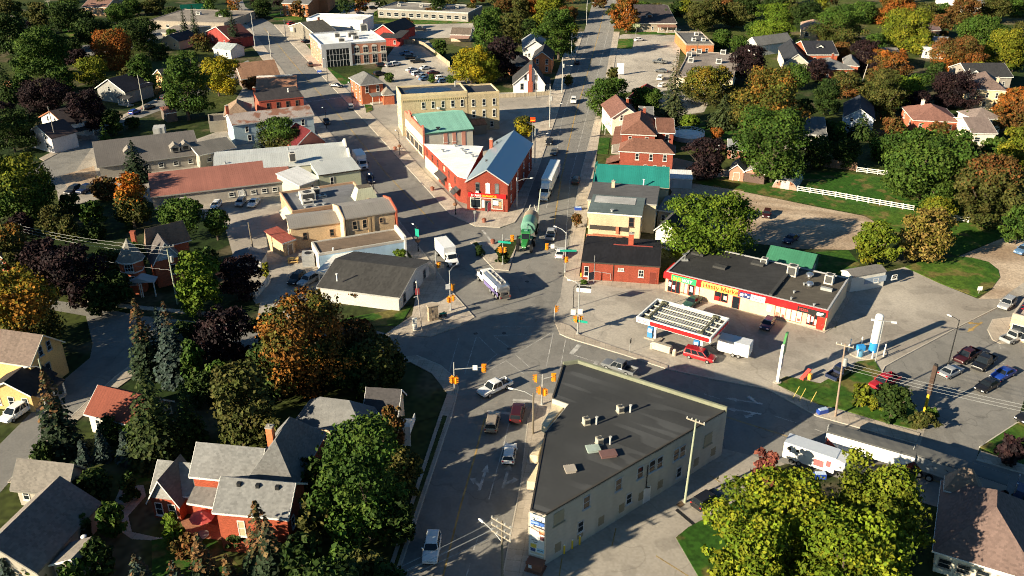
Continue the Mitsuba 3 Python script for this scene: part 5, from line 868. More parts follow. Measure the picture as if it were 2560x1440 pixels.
h.vol(None, 4.8, 'gable_y', 2.8, .4, wall=M(.74, .73, .71, 4), rm=M(.05, .04, .042, 1), trim=M(.4, .15, .08)); h.row('f', 2, 4.4, .9, 1.4, frame=M(.3, .3, .3), a=h.w * .3, b=h.w * .6); h.win('f', h.w * .6, 1.2, 1.0, 1.6, frame=M(.3, .3, .3)); h.porch('r', 1, h.d - 1, 2, 2.6, SH_DARK)
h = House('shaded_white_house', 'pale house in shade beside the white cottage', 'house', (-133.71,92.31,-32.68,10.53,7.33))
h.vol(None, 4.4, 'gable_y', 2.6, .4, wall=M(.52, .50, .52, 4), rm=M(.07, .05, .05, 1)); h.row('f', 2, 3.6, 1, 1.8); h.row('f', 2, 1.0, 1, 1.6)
h = House('grey_gable_house', 'grey gabled house with white trim and navy roof at upper left', 'house', (-136.86,144.2,-25.39,12.57,11.64))
h.vol(None, 4.2, 'gable_y', 3.4, .45, wall=M(.26, .26, .25, 4), rm=M(.035, .036, .046, 1), trim=M(.72, .71, .68)); h.win('f', h.w * .45, 3.6, 1.2, 1.7); h.porch('f', h.w * .86, h.w + 3, 2, 2.4, SH_DARK, 3)
h = House('tan_gable_house', 'small tan gabled house behind the dark trees at upper left', 'house', (-146.18,229.9,-22.88,8.88,11.52))
h.vol(None, 3.6, 'gable_y', 2.2, .4, wall=M(.56, .45, .3), rm=SH_DARK); h.row('f', 2, 1.2)
h = House('flat_roof_clinic', 'wide grey brown flat roofed building near the top left', 'building', (-168.68,275.34,-9.72,37.62,33.29))
h.vol(None, 3.6, 'flat', para=.25, wall=M(.36, .31, .25), rm=M(.20, .175, .155, 5), trim=M(.3, .26, .22)); h.unit(h.f.pt(h.w * .4, h.d * .6)[:2], 3.6, 2, 2, 1.4, M(.6, .6, .58)); h.unit(h.f.pt(h.w * .75, h.d * .5)[:2], 3.6, 2, 2, 1.4, M(.6, .6, .58)); h.row('f', 6, 1.0, 1.6, 1.2)
h.vol((-152.34,247.47,-13.86,11.72,19.85), 3.2, 'gable_x', 1.2, .3, wall=M(.4, .34, .26), rm=M(.22, .19, .17, 1))
h = House('green_metal_shed', 'teal green metal roofed shed at the top left', 'shed', (-166.96,315.1,29.47,13.01,0.15))
h.vol(None, 3.2, 'gable_x', 1.4, .3, wall=M(.55, .5, .38), rm=M(.015, .22, .15, 2)); h.row('f', 3, 1.2)
h = House('maroon_barn', 'dark red barn with black gable near spruces at upper left', 'barn', (-132.27,244.91,-47.23,22.15,10.41))
h.vol(None, 4.0, 'gable_y', 3.6, .4, wall=M(.26, .045, .04, 7), rm=M(.07, .025, .025, 2)); h.row('f', 2, 1.2)
h = House('pale_blue_house', 'small white house with pale blue grey roof beside the street', 'house', (-119.43,212.63,-26.22,8.92,7.66))
h.vol(None, 3.4, 'gable_x', 1.8, .3, wall=WHITE_SIDING, rm=M(.32, .36, .38, 1)); h.row('f', 2, 1)
h = House('orange_wall_house', 'small orange walled house between dark trees at upper left', 'house', (-125.07,163.97,-46.36,8.37,4.25))
h.vol(None, 4.2, 'gable_y', 2.2, .4, wall=M(.62, .36, .18), rm=SH_DARK); h.row('f', 1, 1.4)
h = House('top_brown_house', 'brown roofed house at the top edge among dark trees', 'house', (-215.41,312.41,0,12.02,21.05))
h.vol(None, 4.0, 'gable_x', 2.4, .4, wall=M(.5, .32, .2), rm=M(.23, .13, .10, 1)); h.row('f', 3, 1.2)
h = House('lean_shed', 'small shed with reddish roof beside the large green tree', 'shed', (-104.81,117.27,35.85,3.12,5.67))
h.vol(None, 2.8, 'shed', .6, .2, wall=M(.12, .1, .09), rm=M(.26, .11, .085, 1))
h = House('grey_shed', 'small grey flat shed behind the long grey hall', 'shed', (-103.84,103.05,15,3.17,4))
h.vol(None, 2.2, 'flat', para=0, wall=M(.4, .4, .4), rm=M(.4, .4, .4))

# the turreted brick house
BRV = M(.40, .10, .05, 3)
h = House('turret_house', 'brick house with pointed turret and grey boarded gable at left', 'house', (-66.74,4.11,32.38,4.73,4.52))
h.vol(None, 5.4, 'gable_y', 3.4, .5, wall=BRV, rm=M(.095, .085, .085, 1), gable=M(.42, .46, .50, 7)); h.win('f', h.w * .5, 5.9, 1.5, 1.3, mull=2); h.win('f', h.w * .65, 2.2, 1.2, 2.0)
h.vol((-69.7,9.17,38.59,7.76,0.5), 5.6, 'hip', 4.2, .5, wall=BRV, rm=M(.22, .15, .11, 1))
p = (-70.57,3.24); tf = Frame(p[0], p[1], 8); n6 = [(math.cos(math.pi / 8 + i * math.pi / 4), math.sin(math.pi / 8 + i * math.pi / 4)) for i in range(8)]
R8 = 2.1
part(h.key, 'turret_wall', tf(loft([[(R8 * x, R8 * y, z) for x, y in n6] for z in (0, 6.6)])), BRV)
k = part(h.key, 'turret_roof', tf(loft([[(R8 * 1.2 * x, R8 * 1.2 * y, 6.603) for x, y in n6], [(.03 * x, .03 * y, 10.6) for x, y in n6]])), M(.21, .20, .18, 1))
part(h.key, 'turret_eave', tf(loft([[(R8 * 1.22 * x, R8 * 1.22 * y, z) for x, y in n6] for z in (6.4, 6.6)])), WHITE_TRIM)
hw = House('turret', '', '', (*tf.pt(-.8, -R8 * math.cos(math.pi / 8))[:2], 8, 1.6, 1), key=h.key); hw.win('f', .8, 4.7, 1.5, 1.5, mull=3, frame=WHITE_TRIM); hw.win('f', .8, 2.0, 1.5, 1.8, mull=2)
part(h.key, 'turret_band', tf(loft([[(R8 * 1.03 * x, R8 * 1.03 * y, z) for x, y in n6] for z in (4.3, 4.5)])), WHITE_TRIM)
p = (-72.09,8.43); part(h.key, 'chimney', cat(cbox(p[0], p[1] + 1, 4.6, .8, .7, 9.2), cbox(p[0], p[1] + 1, 9.3, .95, .85, .19)), OLD_BRICK)
fr = Frame(*(-71.15,-0.07), 6); k = part(h.key, 'porch_roof', fr(extrude([(-.2, 2.9), (5.4, 2.9), (4.0, 3.3), (2.6, 3.9), (1.2, 3.3)], 0, 2.6)), M(.4, .42, .44))
for x in (0, .35, 2.5, 2.85, 5.1): part(k, 'post', fr(box(x, x + .16, 0, .16, 0, 2.9)), WHITE_TRIM)
# yellow house at the left edge
h = House('yellow_house', 'yellow gabled house with brown roof at the left edge', 'house', (-79.68,-30.69,-14.07,8.09,6.88))
YS = M(.62, .40, .17, 4)
h.vol(None, 5.6, 'gable_x', 3.0, .35, wall=YS, rm=M(.165, .125, .105, 1), trim=M(.6, .55, .45)); h.row('r', 2, 5.6, .9, 1.6, frame=M(.25, .3, .36), a=h.d * .36, b=h.d * .62); h.win('r', h.d * .45, 1.8, 1.1, 2.2, frame=M(.25, .3, .36)); h.vent((-73.62,-28.69), 7.6, .3, .3, WHITE)
h.vol((-76.87,-36.02,-9.03,6.77,5.55), 3.2, 'gable_y', 1.8, .4, wall=YS, rm=M(.03, .026, .026, 1)); h.row('f', 3, .8, 1.0, 1.6); h.porch('r', .2, h.d - .5, 1.8, 2.5, M(.03, .026, .026, 1), 3)
h = House('rust_metal_house', 'house with glossy rust red metal roof among spruces', 'house', (-59.65,-41.96,-19.86,9.07,6.23))
h.vol(None, 3.4, 'gable_x', 2.4, .4, wall=M(.62, .58, .5), rm=M(.20, .055, .035, 2)); h.row('f', 3, 1.0)
# red brick house with the three grey roofs
h = House('grey_roofed_brick_house', 'large red brick house with several pale grey gabled roofs', 'house', (-34.03,-65.71,-7.43,8.41,5.76))
RBR = M(.31, .070, .036, 3); GR = M(.185, .185, .185, 1)
h.vol(None, 6.2, 'gable_x', 2.3, .35, wall=RBR, rm=GR); h.win('f', h.w * .33, 2.6, .9, 2.3, pane=M(.5, .4, .25)); h.row('r', 2, 3.4)
for u in (.25, .52, .8): part(h.r, 'roof_vent', h.f(cbox(h.w * u, h.d * .40, 8.25, .45, .45, .5)), BLACK)
h.vol((-38.98,-58.92,-8.59,8.17,5.4), 6.0, 'gable_x', 2.6, .35, wall=RBR, rm=GR)
part(h.key, 'gable_cladding', h.f(extrude([(0, 3.0), (h.d, 3.0), (h.d, 6), (h.d / 2, 8.55), (0, 6)], -.06, -.004, 'x')), M(.20, .20, .20, 4))
h.vol((-31.77,-60.52,-7.44,5.75,10.59), 6.0, 'hip', 4.4, .4, wall=RBR, rm=M(.13, .13, .13, 1), trim=M(.3, .3, .3)); h.stack(h.w * .25, h.d * .45, 10.8, .8, .8, M(.55, .18, .08, 3))
h.vol((-44.26,-58.6,-9.3,6.08,5.03), 3.4, 'gable_x', 2.4, .4, wall=RBR, rm=M(.21, .21, .205, 1))
h.vol((-44.24,-59.93,-10.76,3.57,4.47), 3.2, 'gable_y', 3.0, .45, wall=RBR, rm=M(.10, .10, .105, 1), gable=M(.32, .31, .3, 4)); h.row('f', 2, .6, 1.0, 1.9)
h.vol((-39.03,-60.6,-12.73,3.32,2.02), 3.2, 'shed', .9, .4, wall=RBR, rm=M(.17, .16, .155, 1))
h = House('cream_hip_house', 'cream house with weathered grey hipped roof above the brick house', 'house', (-29.48,-45.43,-11.86,9.47,5.27))
h.vol(None, 4.0, 'hip', 2.9, .45, wall=M(.64, .50, .34), rm=M(.155, .155, .155, 5)); h.row('f', 3, 1.2, 1.2, 1.4); h.vent((-24.26,-45.25), 4.6, .3, .2, M(.3, .06, .05))
h.vol((-20.42,-42.35,-6.57,4.28,4.51), 4.0, 'gable_x', 2.2, .4, wall=M(.64, .5, .34), rm=M(.06, .055, .06, 1)); part(h.key, 'veranda', h.f(cat(box(h.w, h.w + 2.4, -2.2, -2.1, 0, 3.2), box(h.w + 2.3, h.w + 2.4, -2.2, 1.2, 2.2, 3.2), box(h.w, h.w + 2.4, -2.2, 1.2, 2.0, 2.18))), WHITE_TRIM)
h = House('grey_hip_bungalow', 'bungalow with grey brown hipped roof at the lower left', 'house', (-61.98,-57.58,-9.14,6.76,4.12))
h.vol(None, 3.2, 'gable_x', 2.4, .5, wall=M(.4, .36, .3), rm=M(.165, .15, .135, 1), trim=M(.2, .19, .17)); h.row('f', 3, 1)
h = House('wide_roof_house', 'house with broad brown grey gabled roof at lower left edge', 'house', (-60.22,-70.49,-10.98,8.02,10.86))
h.vol(None, 3.4, 'gable_y', 3.0, .5, wall=M(.4, .36, .3), rm=M(.175, .155, .14, 1), mid=.45, trim=M(.2, .19, .17))
h = House('garden_shed', 'small shed with grey roof and white dish at the bottom left', 'shed', (-51.41,-70.45,-13.25,3.74,3.05))
h.vol(None, 2.6, 'gable_y', 1.4, .35, wall=M(.36, .3, .25), rm=M(.20, .18, .16, 1), mid=.8); p = (-49.27,-67.06); part(h.key, 'dish', dome(p[0], p[1], 3.4, .35, .35, .15), WHITE); part(h.key, 'dish_arm', beam((p[0], p[1], 2), (p[0], p[1], 3.4), .03), GALV)
h = House('corner_brick_house', 'brick house with white trimmed gable at the left edge', 'house', (-99.89,6.82,-13.68,4.63,5.08))
h.vol(None, 5.4, 'gable_y', 2.4, .4, wall=M(.42, .12, .07, 3), rm=SH_MID); h.row('f', 2, 3.2, 1, 1.8); h.row('r', 2, 3.2)
h = House('white_greenhouse', 'small arched white garden shelter beside the purple trees', 'shed', (-55.26,11.06,0,6.09,4.78))
h.vol(None, 2.2, 'gable_y', 1.0, .2, wall=M(.45, .45, .44), rm=M(.16, .16, .17, 1))

# ======== vehicles: each kind's parts are meshed once, x forward, wheels on z = 0
def ring_body(st, L, W, n=0):
    """Cross sections along x: (x/L, half width factor, bottom, shoulder, top, top width factor)."""
    out = []
    for x, k, zb, zs, zt, kt in st:
        w = W / 2 * k; out.append([(x * L, y, z) for y, z in ((-w * .88, zb), (w * .88, zb), (w * .99, zb + .12), (w, (zb + zs) / 2 + .05), (w * .965, zs), (w * kt, zt), (-w * kt, zt), (-w * .965, zs), (-w, (zb + zs) / 2 + .05), (-w * .99, zb + .12))])
    return loft(out)
def quadpanel(a, b, c, d, inset=.06, off=.012):
    """A pane inside the corners a b c d (anticlockwise seen from outside), lifted off by off."""
    q = np.array([a, b, c, d], float); m = q.mean(0); q = m + (q - m) * (1 - inset)
    n = np.cross(q[1] - q[0], q[3] - q[0]); n /= np.linalg.norm(n); q2 = q + n * off; q1 = q - n * .03
    return np.vstack([q1, q2]), BF
def cabin(L, W, zb, zr, xa, xb, ra, rb, kb=.93, kt=.74):
    """The greenhouse: belt from xa to xb, roof from ra to rb; returns the shell and the panes."""
    def ringz(x0, x1, w, z): return [(x0 * L, -w, z), (x1 * L, -w, z), (x1 * L, w, z), (x0 * L, w, z)]
    wb, wt = W / 2 * kb, W / 2 * kt; zt = zr - .07
    xt0, xt1 = ra - .012, rb + .012
    shell = loft([ringz(xa, xb, wb, zb), ringz(xt0, xt1, wt, zt), ringz(ra + .02, rb - .02, wt * .9, zr)])
    B, Tt = ringz(xa, xb, wb, zb + .03), ringz(xt0, xt1, wt, zt)
    def mixp(p, q, t): return tuple(np.array(p) * (1 - t) + np.array(q) * t)
    P = {'windscreen': [quadpanel(B[1], B[2], Tt[2], Tt[1], .09)], 'rear_window': [quadpanel(B[3], B[0], Tt[0], Tt[3], .12)]}
    sides = []
    for i, j, fl in ((0, 1, 1), (2, 3, -1)):
        cuts = [.04, .33, .64, .95] if xb - xa > .55 else [.05, .5, .95]
        g = []
        for t0, t1 in zip(cuts[:-1], cuts[1:]):
            g.append(quadpanel(mixp(B[i], B[j], t0 + .01), mixp(B[i], B[j], t1 - .01), mixp(Tt[i], Tt[j], t1 - .01), mixp(Tt[i], Tt[j], t0 + .01), .05))
        sides.append(g)
    return shell, P, sides
def wheel_mesh(r, w): return tube([(0, -w / 2, 0), (0, -w / 2 + .03, 0), (0, w / 2 - .03, 0), (0, w / 2, 0)], [r * .9, r, r, r * .9], 16)
def rim_mesh(r, w): return cat(tube([(0, -w / 2 - .012, 0), (0, w / 2 + .012, 0)], [r * .62, r * .62], 12))
_kinds = {}
SED = [(-.5, .80, .42, .62, .70, .7), (-.485, .93, .30, .80, .93, .72), (-.38, .99, .24, .88, .99, .74), (-.1, 1, .2, .9, .97, .8), (.18, 1, .2, .88, .95, .8), (.30, .99, .22, .84, .90, .78), (.43, .95, .24, .74, .80, .74), (.485, .86, .30, .62, .68, .66), (.5, .74, .40, .55, .58, .6)]
SUVB = [(-.5, .84, .46, .80, .90, .75), (-.485, .95, .34, .98, 1.06, .8), (-.38, 1, .28, 1.0, 1.08, .82), (.15, 1, .26, .98, 1.06, .82), (.30, .99, .27, .95, 1.03, .78), (.44, .95, .30, .88, .96, .74), (.488, .88, .36, .74, .82, .68), (.5, .78, .46, .64, .68, .6)]
PICK = [(-.5, .94, .55, .95, 1.02, .94), (-.15, 1, .42, 1.0, 1.05, .94), (.15, 1, .42, 1.02, 1.08, .86), (.30, .99, .42, 1.02, 1.10, .80), (.45, .96, .44, .98, 1.05, .76), (.49, .90, .48, .84, .92, .7), (.5, .82, .56, .74, .78, .64)]
def kind_parts(kind):
    if kind in _kinds: return _kinds[kind]
    P = []                                                        # (name, parent index or None, shape dict, material or 'paint')
    def add(name, m, mat, smooth=38, par=None): P.append((name, par, shape(m, 'x', smooth), mat)); return len(P) - 1
    def lights(L, W, zf, zr, hw=.38, zs=.13):
        for s in (1, -1):
            add('headlight', cbox(L * .488, s * W * .33, zf, .10, W * .2, zs), LAMP, False)
            add('taillight', cbox(-L * .492, s * W * .38, zr, .07, W * .13, .2), RED_LENS, False)
    def wheels(xs, y, r, w=.24, dual=False):
        for x in xs:
            for s in (1, -1):
                v, f = wheel_mesh(r, w * (2 if dual and x < 0 else 1)); i = add('wheel', (v + [x, s * (y - w / 2), r], f), TYRE, 40)
                v, f = rim_mesh(r, w * (2 if dual and x < 0 else 1)); add('rim', (v + [x, s * (y - w / 2), r], f), RIM, False, i)
    if kind in ('sedan', 'suv', 'hatch', 'van', 'pickup'):
        L, W, H, st = {'sedan': (4.75, 1.84, 1.45, SED), 'suv': (4.75, 1.92, 1.72, SUVB), 'hatch': (4.3, 1.8, 1.5, SUVB), 'van': (5.1, 2.0, 1.78, SUVB), 'pickup': (5.8, 2.02, 1.88, PICK)}[kind]
        if kind == 'hatch': st = [(a, b, c, d * .9, e * .9, k) for a, b, c, d, e, k in st]
        cab = {'sedan': (.94, 1.45, -.34, .21, -.20, .05), 'suv': (1.04, 1.72, -.47, .20, -.42, .06), 'hatch': (.94, 1.5, -.46, .22, -.38, .06), 'van': (1.05, 1.78, -.48, .30, -.45, .13), 'pickup': (1.04, 1.88, -.16, .235, -.13, .11)}[kind]
        if kind == 'pickup':
            z = 1.04
            body = [ring_body([q for q in st if q[0] >= -.16] and [(-.15, 1, .42, 1.0, 1.05, .94)] + [q for q in st if q[0] > -.15], L, W)]
            w = W / 2
            body += [box(-.5 * L, -.15 * L, -w * .98, -w * .84, .5, 1.05), box(-.5 * L, -.15 * L, w * .84, w * .98, .5, 1.05), box(-.5 * L, -.48 * L, -w * .84, w * .84, .5, 1.03), box(-.48 * L, -.15 * L, -w * .84, w * .84, .5, .62)]
            b = add('body', cat(*body), 'paint', 30)
            add('bed_liner', box(-.478 * L, -.152 * L, -w * .835, w * .835, .623, .66), BLACK, False)
        else: b = add('body', ring_body(st, L, W), 'paint')
        shell, pn, sides = cabin(L, W, *cab)
        add('cabin', shell, 'paint', 30)
        for k, g in pn.items(): add(k, cat(*g), GLASS, False)
        for g in sides: add('side_window', cat(*g), GLASS, False)
        add('bumper', cbox(L * .488, 0, .42, .10, W * .8, .16), BLACK, False); add('bumper', cbox(-L * .49, 0, .45, .10, W * .82, .16), BLACK if kind != 'pickup' else CHROME, False)
        add('grille', cbox(L * .494, 0, .66 if kind != 'sedan' else .55, .05, W * .42, .18), BLACK, False)
        lights(L, W, .74 if kind != 'sedan' else .62, .88 if kind != 'sedan' else .78)
        for s in (1, -1): add('mirror', cbox(cab[3] * L - .35, s * (W / 2 + .06), cab[0] + .08, .14, .2, .15), 'paint', False)
        r = {'sedan': .33, 'hatch': .32, 'suv': .37, 'van': .34, 'pickup': .40}[kind]
        wheels((L * .31, -L * .29), W / 2 + .012, r)
    elif kind == 'box_truck':
        add('cargo_box', box(-4.2, 1.6, -1.25, 1.25, 1.0, 3.5), 'paint', False); add('chassis', box(-4.1, 3.2, -.5, .5, .6, .97), BLACK, False)
        add('cab', ring_body([(1.75, 1, .6, 1.5, 2.45, .86), (2.6, 1, .6, 1.5, 2.4, .84), (3.1, .98, .6, 1.4, 1.55, .82), (3.9, .92, .6, 1.25, 1.35, .78), (4.05, .8, .7, 1.05, 1.12, .7)], 1, 2.3), 'paint', 30)
        add('windscreen', quadpanel((3.12, -.92, 1.58), (3.12, .92, 1.58), (2.64, .88, 2.34), (2.64, -.88, 2.34), .06, .03), GLASS, False)
        for s in (1, -1): add('side_window', cbox(2.25, s * 1.11, 1.95, .75, .1, .55), GLASS, False); add('mirror', cbox(3.0, s * 1.45, 1.75, .12, .16, .5), BLACK, False); add('headlight', cbox(3.98, s * .8, .98, .14, .3, .2), LAMP, False)
        add('grille', cbox(4.02, 0, .95, .1, .9, .4), BLACK, False); add('bumper', cbox(4.05, 0, .62, .25, 2.2, .28), CHROME, False)
        wheels((3.1, -2.7), 1.2, .48, .28, True)
    elif kind == 'semi':
        add('trailer', box(-10.2, 4.6, -1.28, 1.28, 1.15, 4.05), 'paint', False); add('trailer_frame', cat(box(-10, 4.4, -.5, .5, .75, 1.13), box(-2, 2, -1.1, -1.05, .5, 1.0), box(-2, 2, 1.05, 1.1, .5, 1.0)), BLACK, False)
        add('cab', ring_body([(5.0, 1, .7, 2.4, 3.7, .8), (6.6, 1, .7, 2.3, 3.6, .8), (7.4, .98, .7, 1.75, 2.6, .82), (7.9, .96, .7, 1.6, 1.75, .8), (9.2, .86, .7, 1.4, 1.55, .72), (9.45, .74, .75, 1.15, 1.25, .64)], 1, 2.4), WHITE, 30)
        add('windscreen', quadpanel((7.92, -.92, 1.8), (7.92, .92, 1.8), (7.36, .85, 2.55), (7.36, -.85, 2.55), .05, .05), GLASS, False)
        for s in (1, -1): add('side_window', cbox(6.9, s * 1.16, 2.1, .8, .12, .6), GLASS, False); add('mirror', cbox(7.6, s * 1.5, 2.1, .12, .2, .7), BLACK, False); add('headlight', cbox(9.3, s * .78, 1.05, .2, .3, .22), LAMP, False); add('fuel_tank', cyl(0, 0, 0, 1.4, .33, 10), CHROME) if 0 else None
        add('grille', cbox(9.43, 0, 1.05, .1, 1.0, .6), CHROME, False); add('bumper', cbox(9.5, 0, .6, .25, 2.3, .3), WHITE, False)
        wheels((8.3, 5.0, 3.8, -7.6, -8.9), 1.26, .5, .3)
    elif kind == 'tanker':
        n = [(math.cos(a), math.sin(a)) for a in np.linspace(0, 2 * math.pi, 19)[:-1]]
        add('tank', loft([[(x, 1.22 * k * c, 2.15 + 1.02 * k * s_) for c, s_ in n] for x, k in ((-4.9, .55), (-4.75, .92), (-4.5, 1), (2.2, 1), (2.4, .92), (2.5, .6))]), CHROME, 40)
        add('tank_walkway', cat(box(-4.4, 2.1, -.42, .42, 3.18, 3.26), box(-4.4, 2.1, -.5, -.44, 3.18, 3.5), box(-4.4, 2.1, .44, .5, 3.18, 3.5), *[cyl(x, 0, 3.263, 3.42, .3, 10) for x in (-3.4, -1.4, .6)]), G(.3, .29, .28, .5), False)
        for s in (1, -1): add('side_panel', box(-4.3, 2.1, s * 1.235 - .03, s * 1.235 + .03, 1.75, 2.75), WHITE, False); add('skirt', box(-4.4, 2.0, s * 1.15 - .04, s * 1.15 + .04, .72, 1.45), G(.16, .13, .3, .4), False)
        add('chassis', box(-4.8, 5.0, -.5, .5, .65, 1.0), BLACK, False); add('hose_rack', cat(box(-5.3, -4.8, -1.1, 1.1, .6, 1.2), box(-5.2, -4.95, -.9, -.6, 1.203, 1.8), box(-5.2, -4.95, .5, .9, 1.203, 1.9)), G(.12, .11, .1, .6), False)
        add('cab', ring_body([(2.7, 1, .7, 1.7, 2.75, .86), (4.0, 1, .7, 1.7, 2.7, .84), (4.6, .98, .7, 1.55, 1.75, .84), (5.7, .9, .7, 1.35, 1.5, .78), (5.95, .78, .75, 1.15, 1.22, .7)], 1, 2.35), WHITE, 30)
        add('windscreen', quadpanel((4.62, -.95, 1.78), (4.62, .95, 1.78), (4.04, .9, 2.62), (4.04, -.9, 2.62), .06, .04), GLASS, False)
        for s in (1, -1): add('side_window', cbox(3.5, s * 1.13, 2.2, .8, .12, .6), GLASS, False); add('mirror', cbox(4.5, s * 1.45, 2.0, .12, .16, .5), CHROME, False); add('headlight', cbox(5.8, s * .8, 1.05, .2, .3, .2), LAMP, False); add('taillight', cbox(-5.32, s * .95, .9, .05, .25, .18), RED_LENS, False)
        add('bumper', cbox(5.98, 0, .62, .25, 2.25, .3), CHROME, False); wheels((4.7, -1.0, -2.4, -3.7), 1.24, .5, .3)
    elif kind == 'tractor':
        GR = G(.025, .20, .045, .35, 0, .4); TEAL = G(.12, .27, .21, .45)
        add('bonnet', ring_body([(2.2, .9, 1.2, 1.9, 2.15, .8), (3.6, .75, 1.15, 1.8, 2.0, .8), (4.6, .55, 1.1, 1.55, 1.7, .8), (4.75, .4, 1.2, 1.45, 1.5, .8)], 1, 1.7), GR, 30)
        add('chassis', box(-.2, 4.4, -.4, .4, .7, 1.3), BLACK, False)
        s_, pn, sd = cabin(2.3, 1.9, 1.7, 3.35, .05, .9, .1, .82, .95, .85); add('cabin', s_, GR, False)
        for k, g in pn.items(): add(k, cat(*g), GLASS, False)
        for g in sd: add('side_window', cat(*g), GLASS, False)
        add('roof', box(.0, 2.2, -.95, .95, 3.353, 3.55, tx=.92, ty=.92), GR, False); add('beacon', box(.6, 1.3, -.35, .35, 3.553, 3.7), TEAL, False)
        wheels((.7,), 1.95, 1.05, .75); wheels((3.7,), 1.7, .8, .6)
        n = [(math.cos(a), math.sin(a)) for a in np.linspace(0, 2 * math.pi, 21)[:-1]]
        add('slurry_tank', loft([[(x, 1.65 * k * c, 2.35 + 1.65 * k * q) for c, q in n] for x, k in ((-10.4, .4), (-10.2, .85), (-9.9, 1), (-3.6, 1), (-3.2, .9), (-3.0, .5))]), TEAL, 40)
        add('tank_pipe', cat(tube([(-9.8, -.5, 3.6), (-6, -.35, 3.6), (-3.2, -.3, 3.5)], .09), tube([(-9.8, .5, 3.6), (-6, .35, 3.6), (-3.2, .3, 3.5)], .09), tube([(-3.2, 0, 3.4), (-2.4, 0, 3.2), (-1.5, 0, 1.0)], .12)), G(.03, .09, .08, .5), 40)
        add('dirt_cover', loft([[(x, 1.66 * k * c, 2.37 + 1.66 * k * q) for c, q in n] for x, k in ((-10.1, .9), (-9.8, 1.0), (-7.2, 1.0), (-7.0, .96))]), G(.27, .22, .16, .7), 40)
        add('applicator_frame', cat(*[box(-12.2, -11.9, -1.3 + .2 * i, -1.24 + .2 * i, 1.2, 2.6) for i in range(0)], box(-12.4, -11.6, -1.2, 1.2, 2.2, 2.9), box(-12.0, -10.4, -.4, .4, .9, 1.2), beam((-11.8, -.9, 2.9), (-11.8, -.4, 4.4), .08), beam((-11.8, .9, 2.9), (-11.8, .4, 4.4), .08)), G(.6, .58, .52, .5), False)
        add('drawbar', box(-3.2, .0, -.2, .2, .7, .95), BLACK, False); wheels((-6.0, -7.9), 1.8, .8, .6)
        for s in (1, -1): add('mudguard', box(.0, 1.5, s * 1.2 - .3, s * 1.2 + .3, 1.98, 2.06), GR, False); add('headlight', cbox(4.72, s * .25, 1.4, .08, .2, .14), LAMP, False)
    elif kind == 'cargo_trailer':
        add('body', box(-2.6, 2.6, -1.15, 1.15, .55, 2.75), 'paint', False); add('roof', box(-2.58, 2.58, -1.13, 1.13, 2.753, 2.80), G(.55, .57, .6, .4), False); add('corner_trim', cat(*[box(x - .04, x + .04, y - .04, y + .04, .5, 2.8) for x in (-2.62, 2.62) for y in (-1.17, 1.17)]), CHROME, False)
        add('drawbar', cat(beam((2.6, -.8, .5), (3.9, 0, .5), .06), beam((2.6, .8, .5), (3.9, 0, .5), .06)), BLACK, False); add('rear_door', box(-2.66, -2.603, -1.0, 1.0, .65, 2.6), WHITE, False); wheels((-.1, -1.0), 1.2, .36, .22)
    elif kind == 'horse_trailer':
        add('body', cat(box(-3.9, 2.9, -1.25, 1.25, .6, 2.95), extrude([(2.903, 1.2), (4.1, 1.4), (4.1, 2.7), (2.903, 2.95)], -1.2, 1.2)), 'paint', False); add('roof', cat(box(-3.9, 2.9, -1.2, 1.2, 2.953, 3.02), ), G(.48, .52, .58, .4), False)
        add('decal', cat(box(.2, 1.5, -1.262, -1.253, 1.0, 2.0), box(1.8, 2.4, -1.262, -1.253, 1.4, 2.3)), G(.35, .12, .12, .5), False); add('side_vent', cat(box(-3.4, -2.9, -1.265, -1.253, 2.0, 2.5), box(-2.2, -1.8, -1.265, -1.253, 2.1, 2.5)), BLACK, False); wheels((-1.6, -2.6), 1.28, .38, .24); add('drawbar', box(4.1, 5.0, -.15, .15, .8, 1.0), BLACK, False)
    elif kind in ('grain_trailer', 'grain_truck'):
        o = 0
        add('hopper', extrude([(-5.9, 3.3), (-5.9, 2.7), (-4.2, 1.3), (3.6, 1.3), (5.3, 2.7), (5.3, 3.3)], -1.27, 1.27), 'paint', False)
        add('tarp', loft([[(x, y, z) for y, z in ((-1.32, 3.303), (1.32, 3.303), (1.1, 3.42), (0, 3.5 - .05 * (i % 2)), (-1.1, 3.42))] for i, x in enumerate(np.linspace(-5.9, 5.3, 13))]), M(.10, .10, .095), False)
        add('frame', cat(box(-5.9, 5.2, -.5, .5, .9, 1.2), *[box(x - .08, x + .08, y - .06, y + .06, 1.2, 2.8) for x in (-5.6, 4.9) for y in (-1.1, 1.1)]), G(.25, .04, .03, .5), False)
        add('side_decal', cat(extrude([(-1.8, 2.6), (-1.6, 2.6), (.6, 1.9), (.3, 1.95)], -1.283, -1.273), extrude([(-.6, 2.35), (-.5, 2.35), (.9, 2.0), (.8, 2.0)], -1.283, -1.273)), BLACK, False)
        add('end_ladder', cat(beam((-5.98, -.4, 1.2), (-5.98, -.4, 3.8), .04), beam((-5.98, .1, 1.2), (-5.98, .1, 3.8), .04), *[beam((-5.98, -.4, z), (-5.98, .1, z), .03) for z in np.arange(1.4, 3.8, .4)]), GALV, False)
        wheels((-4.6, -3.3), 1.26, .5, .3)
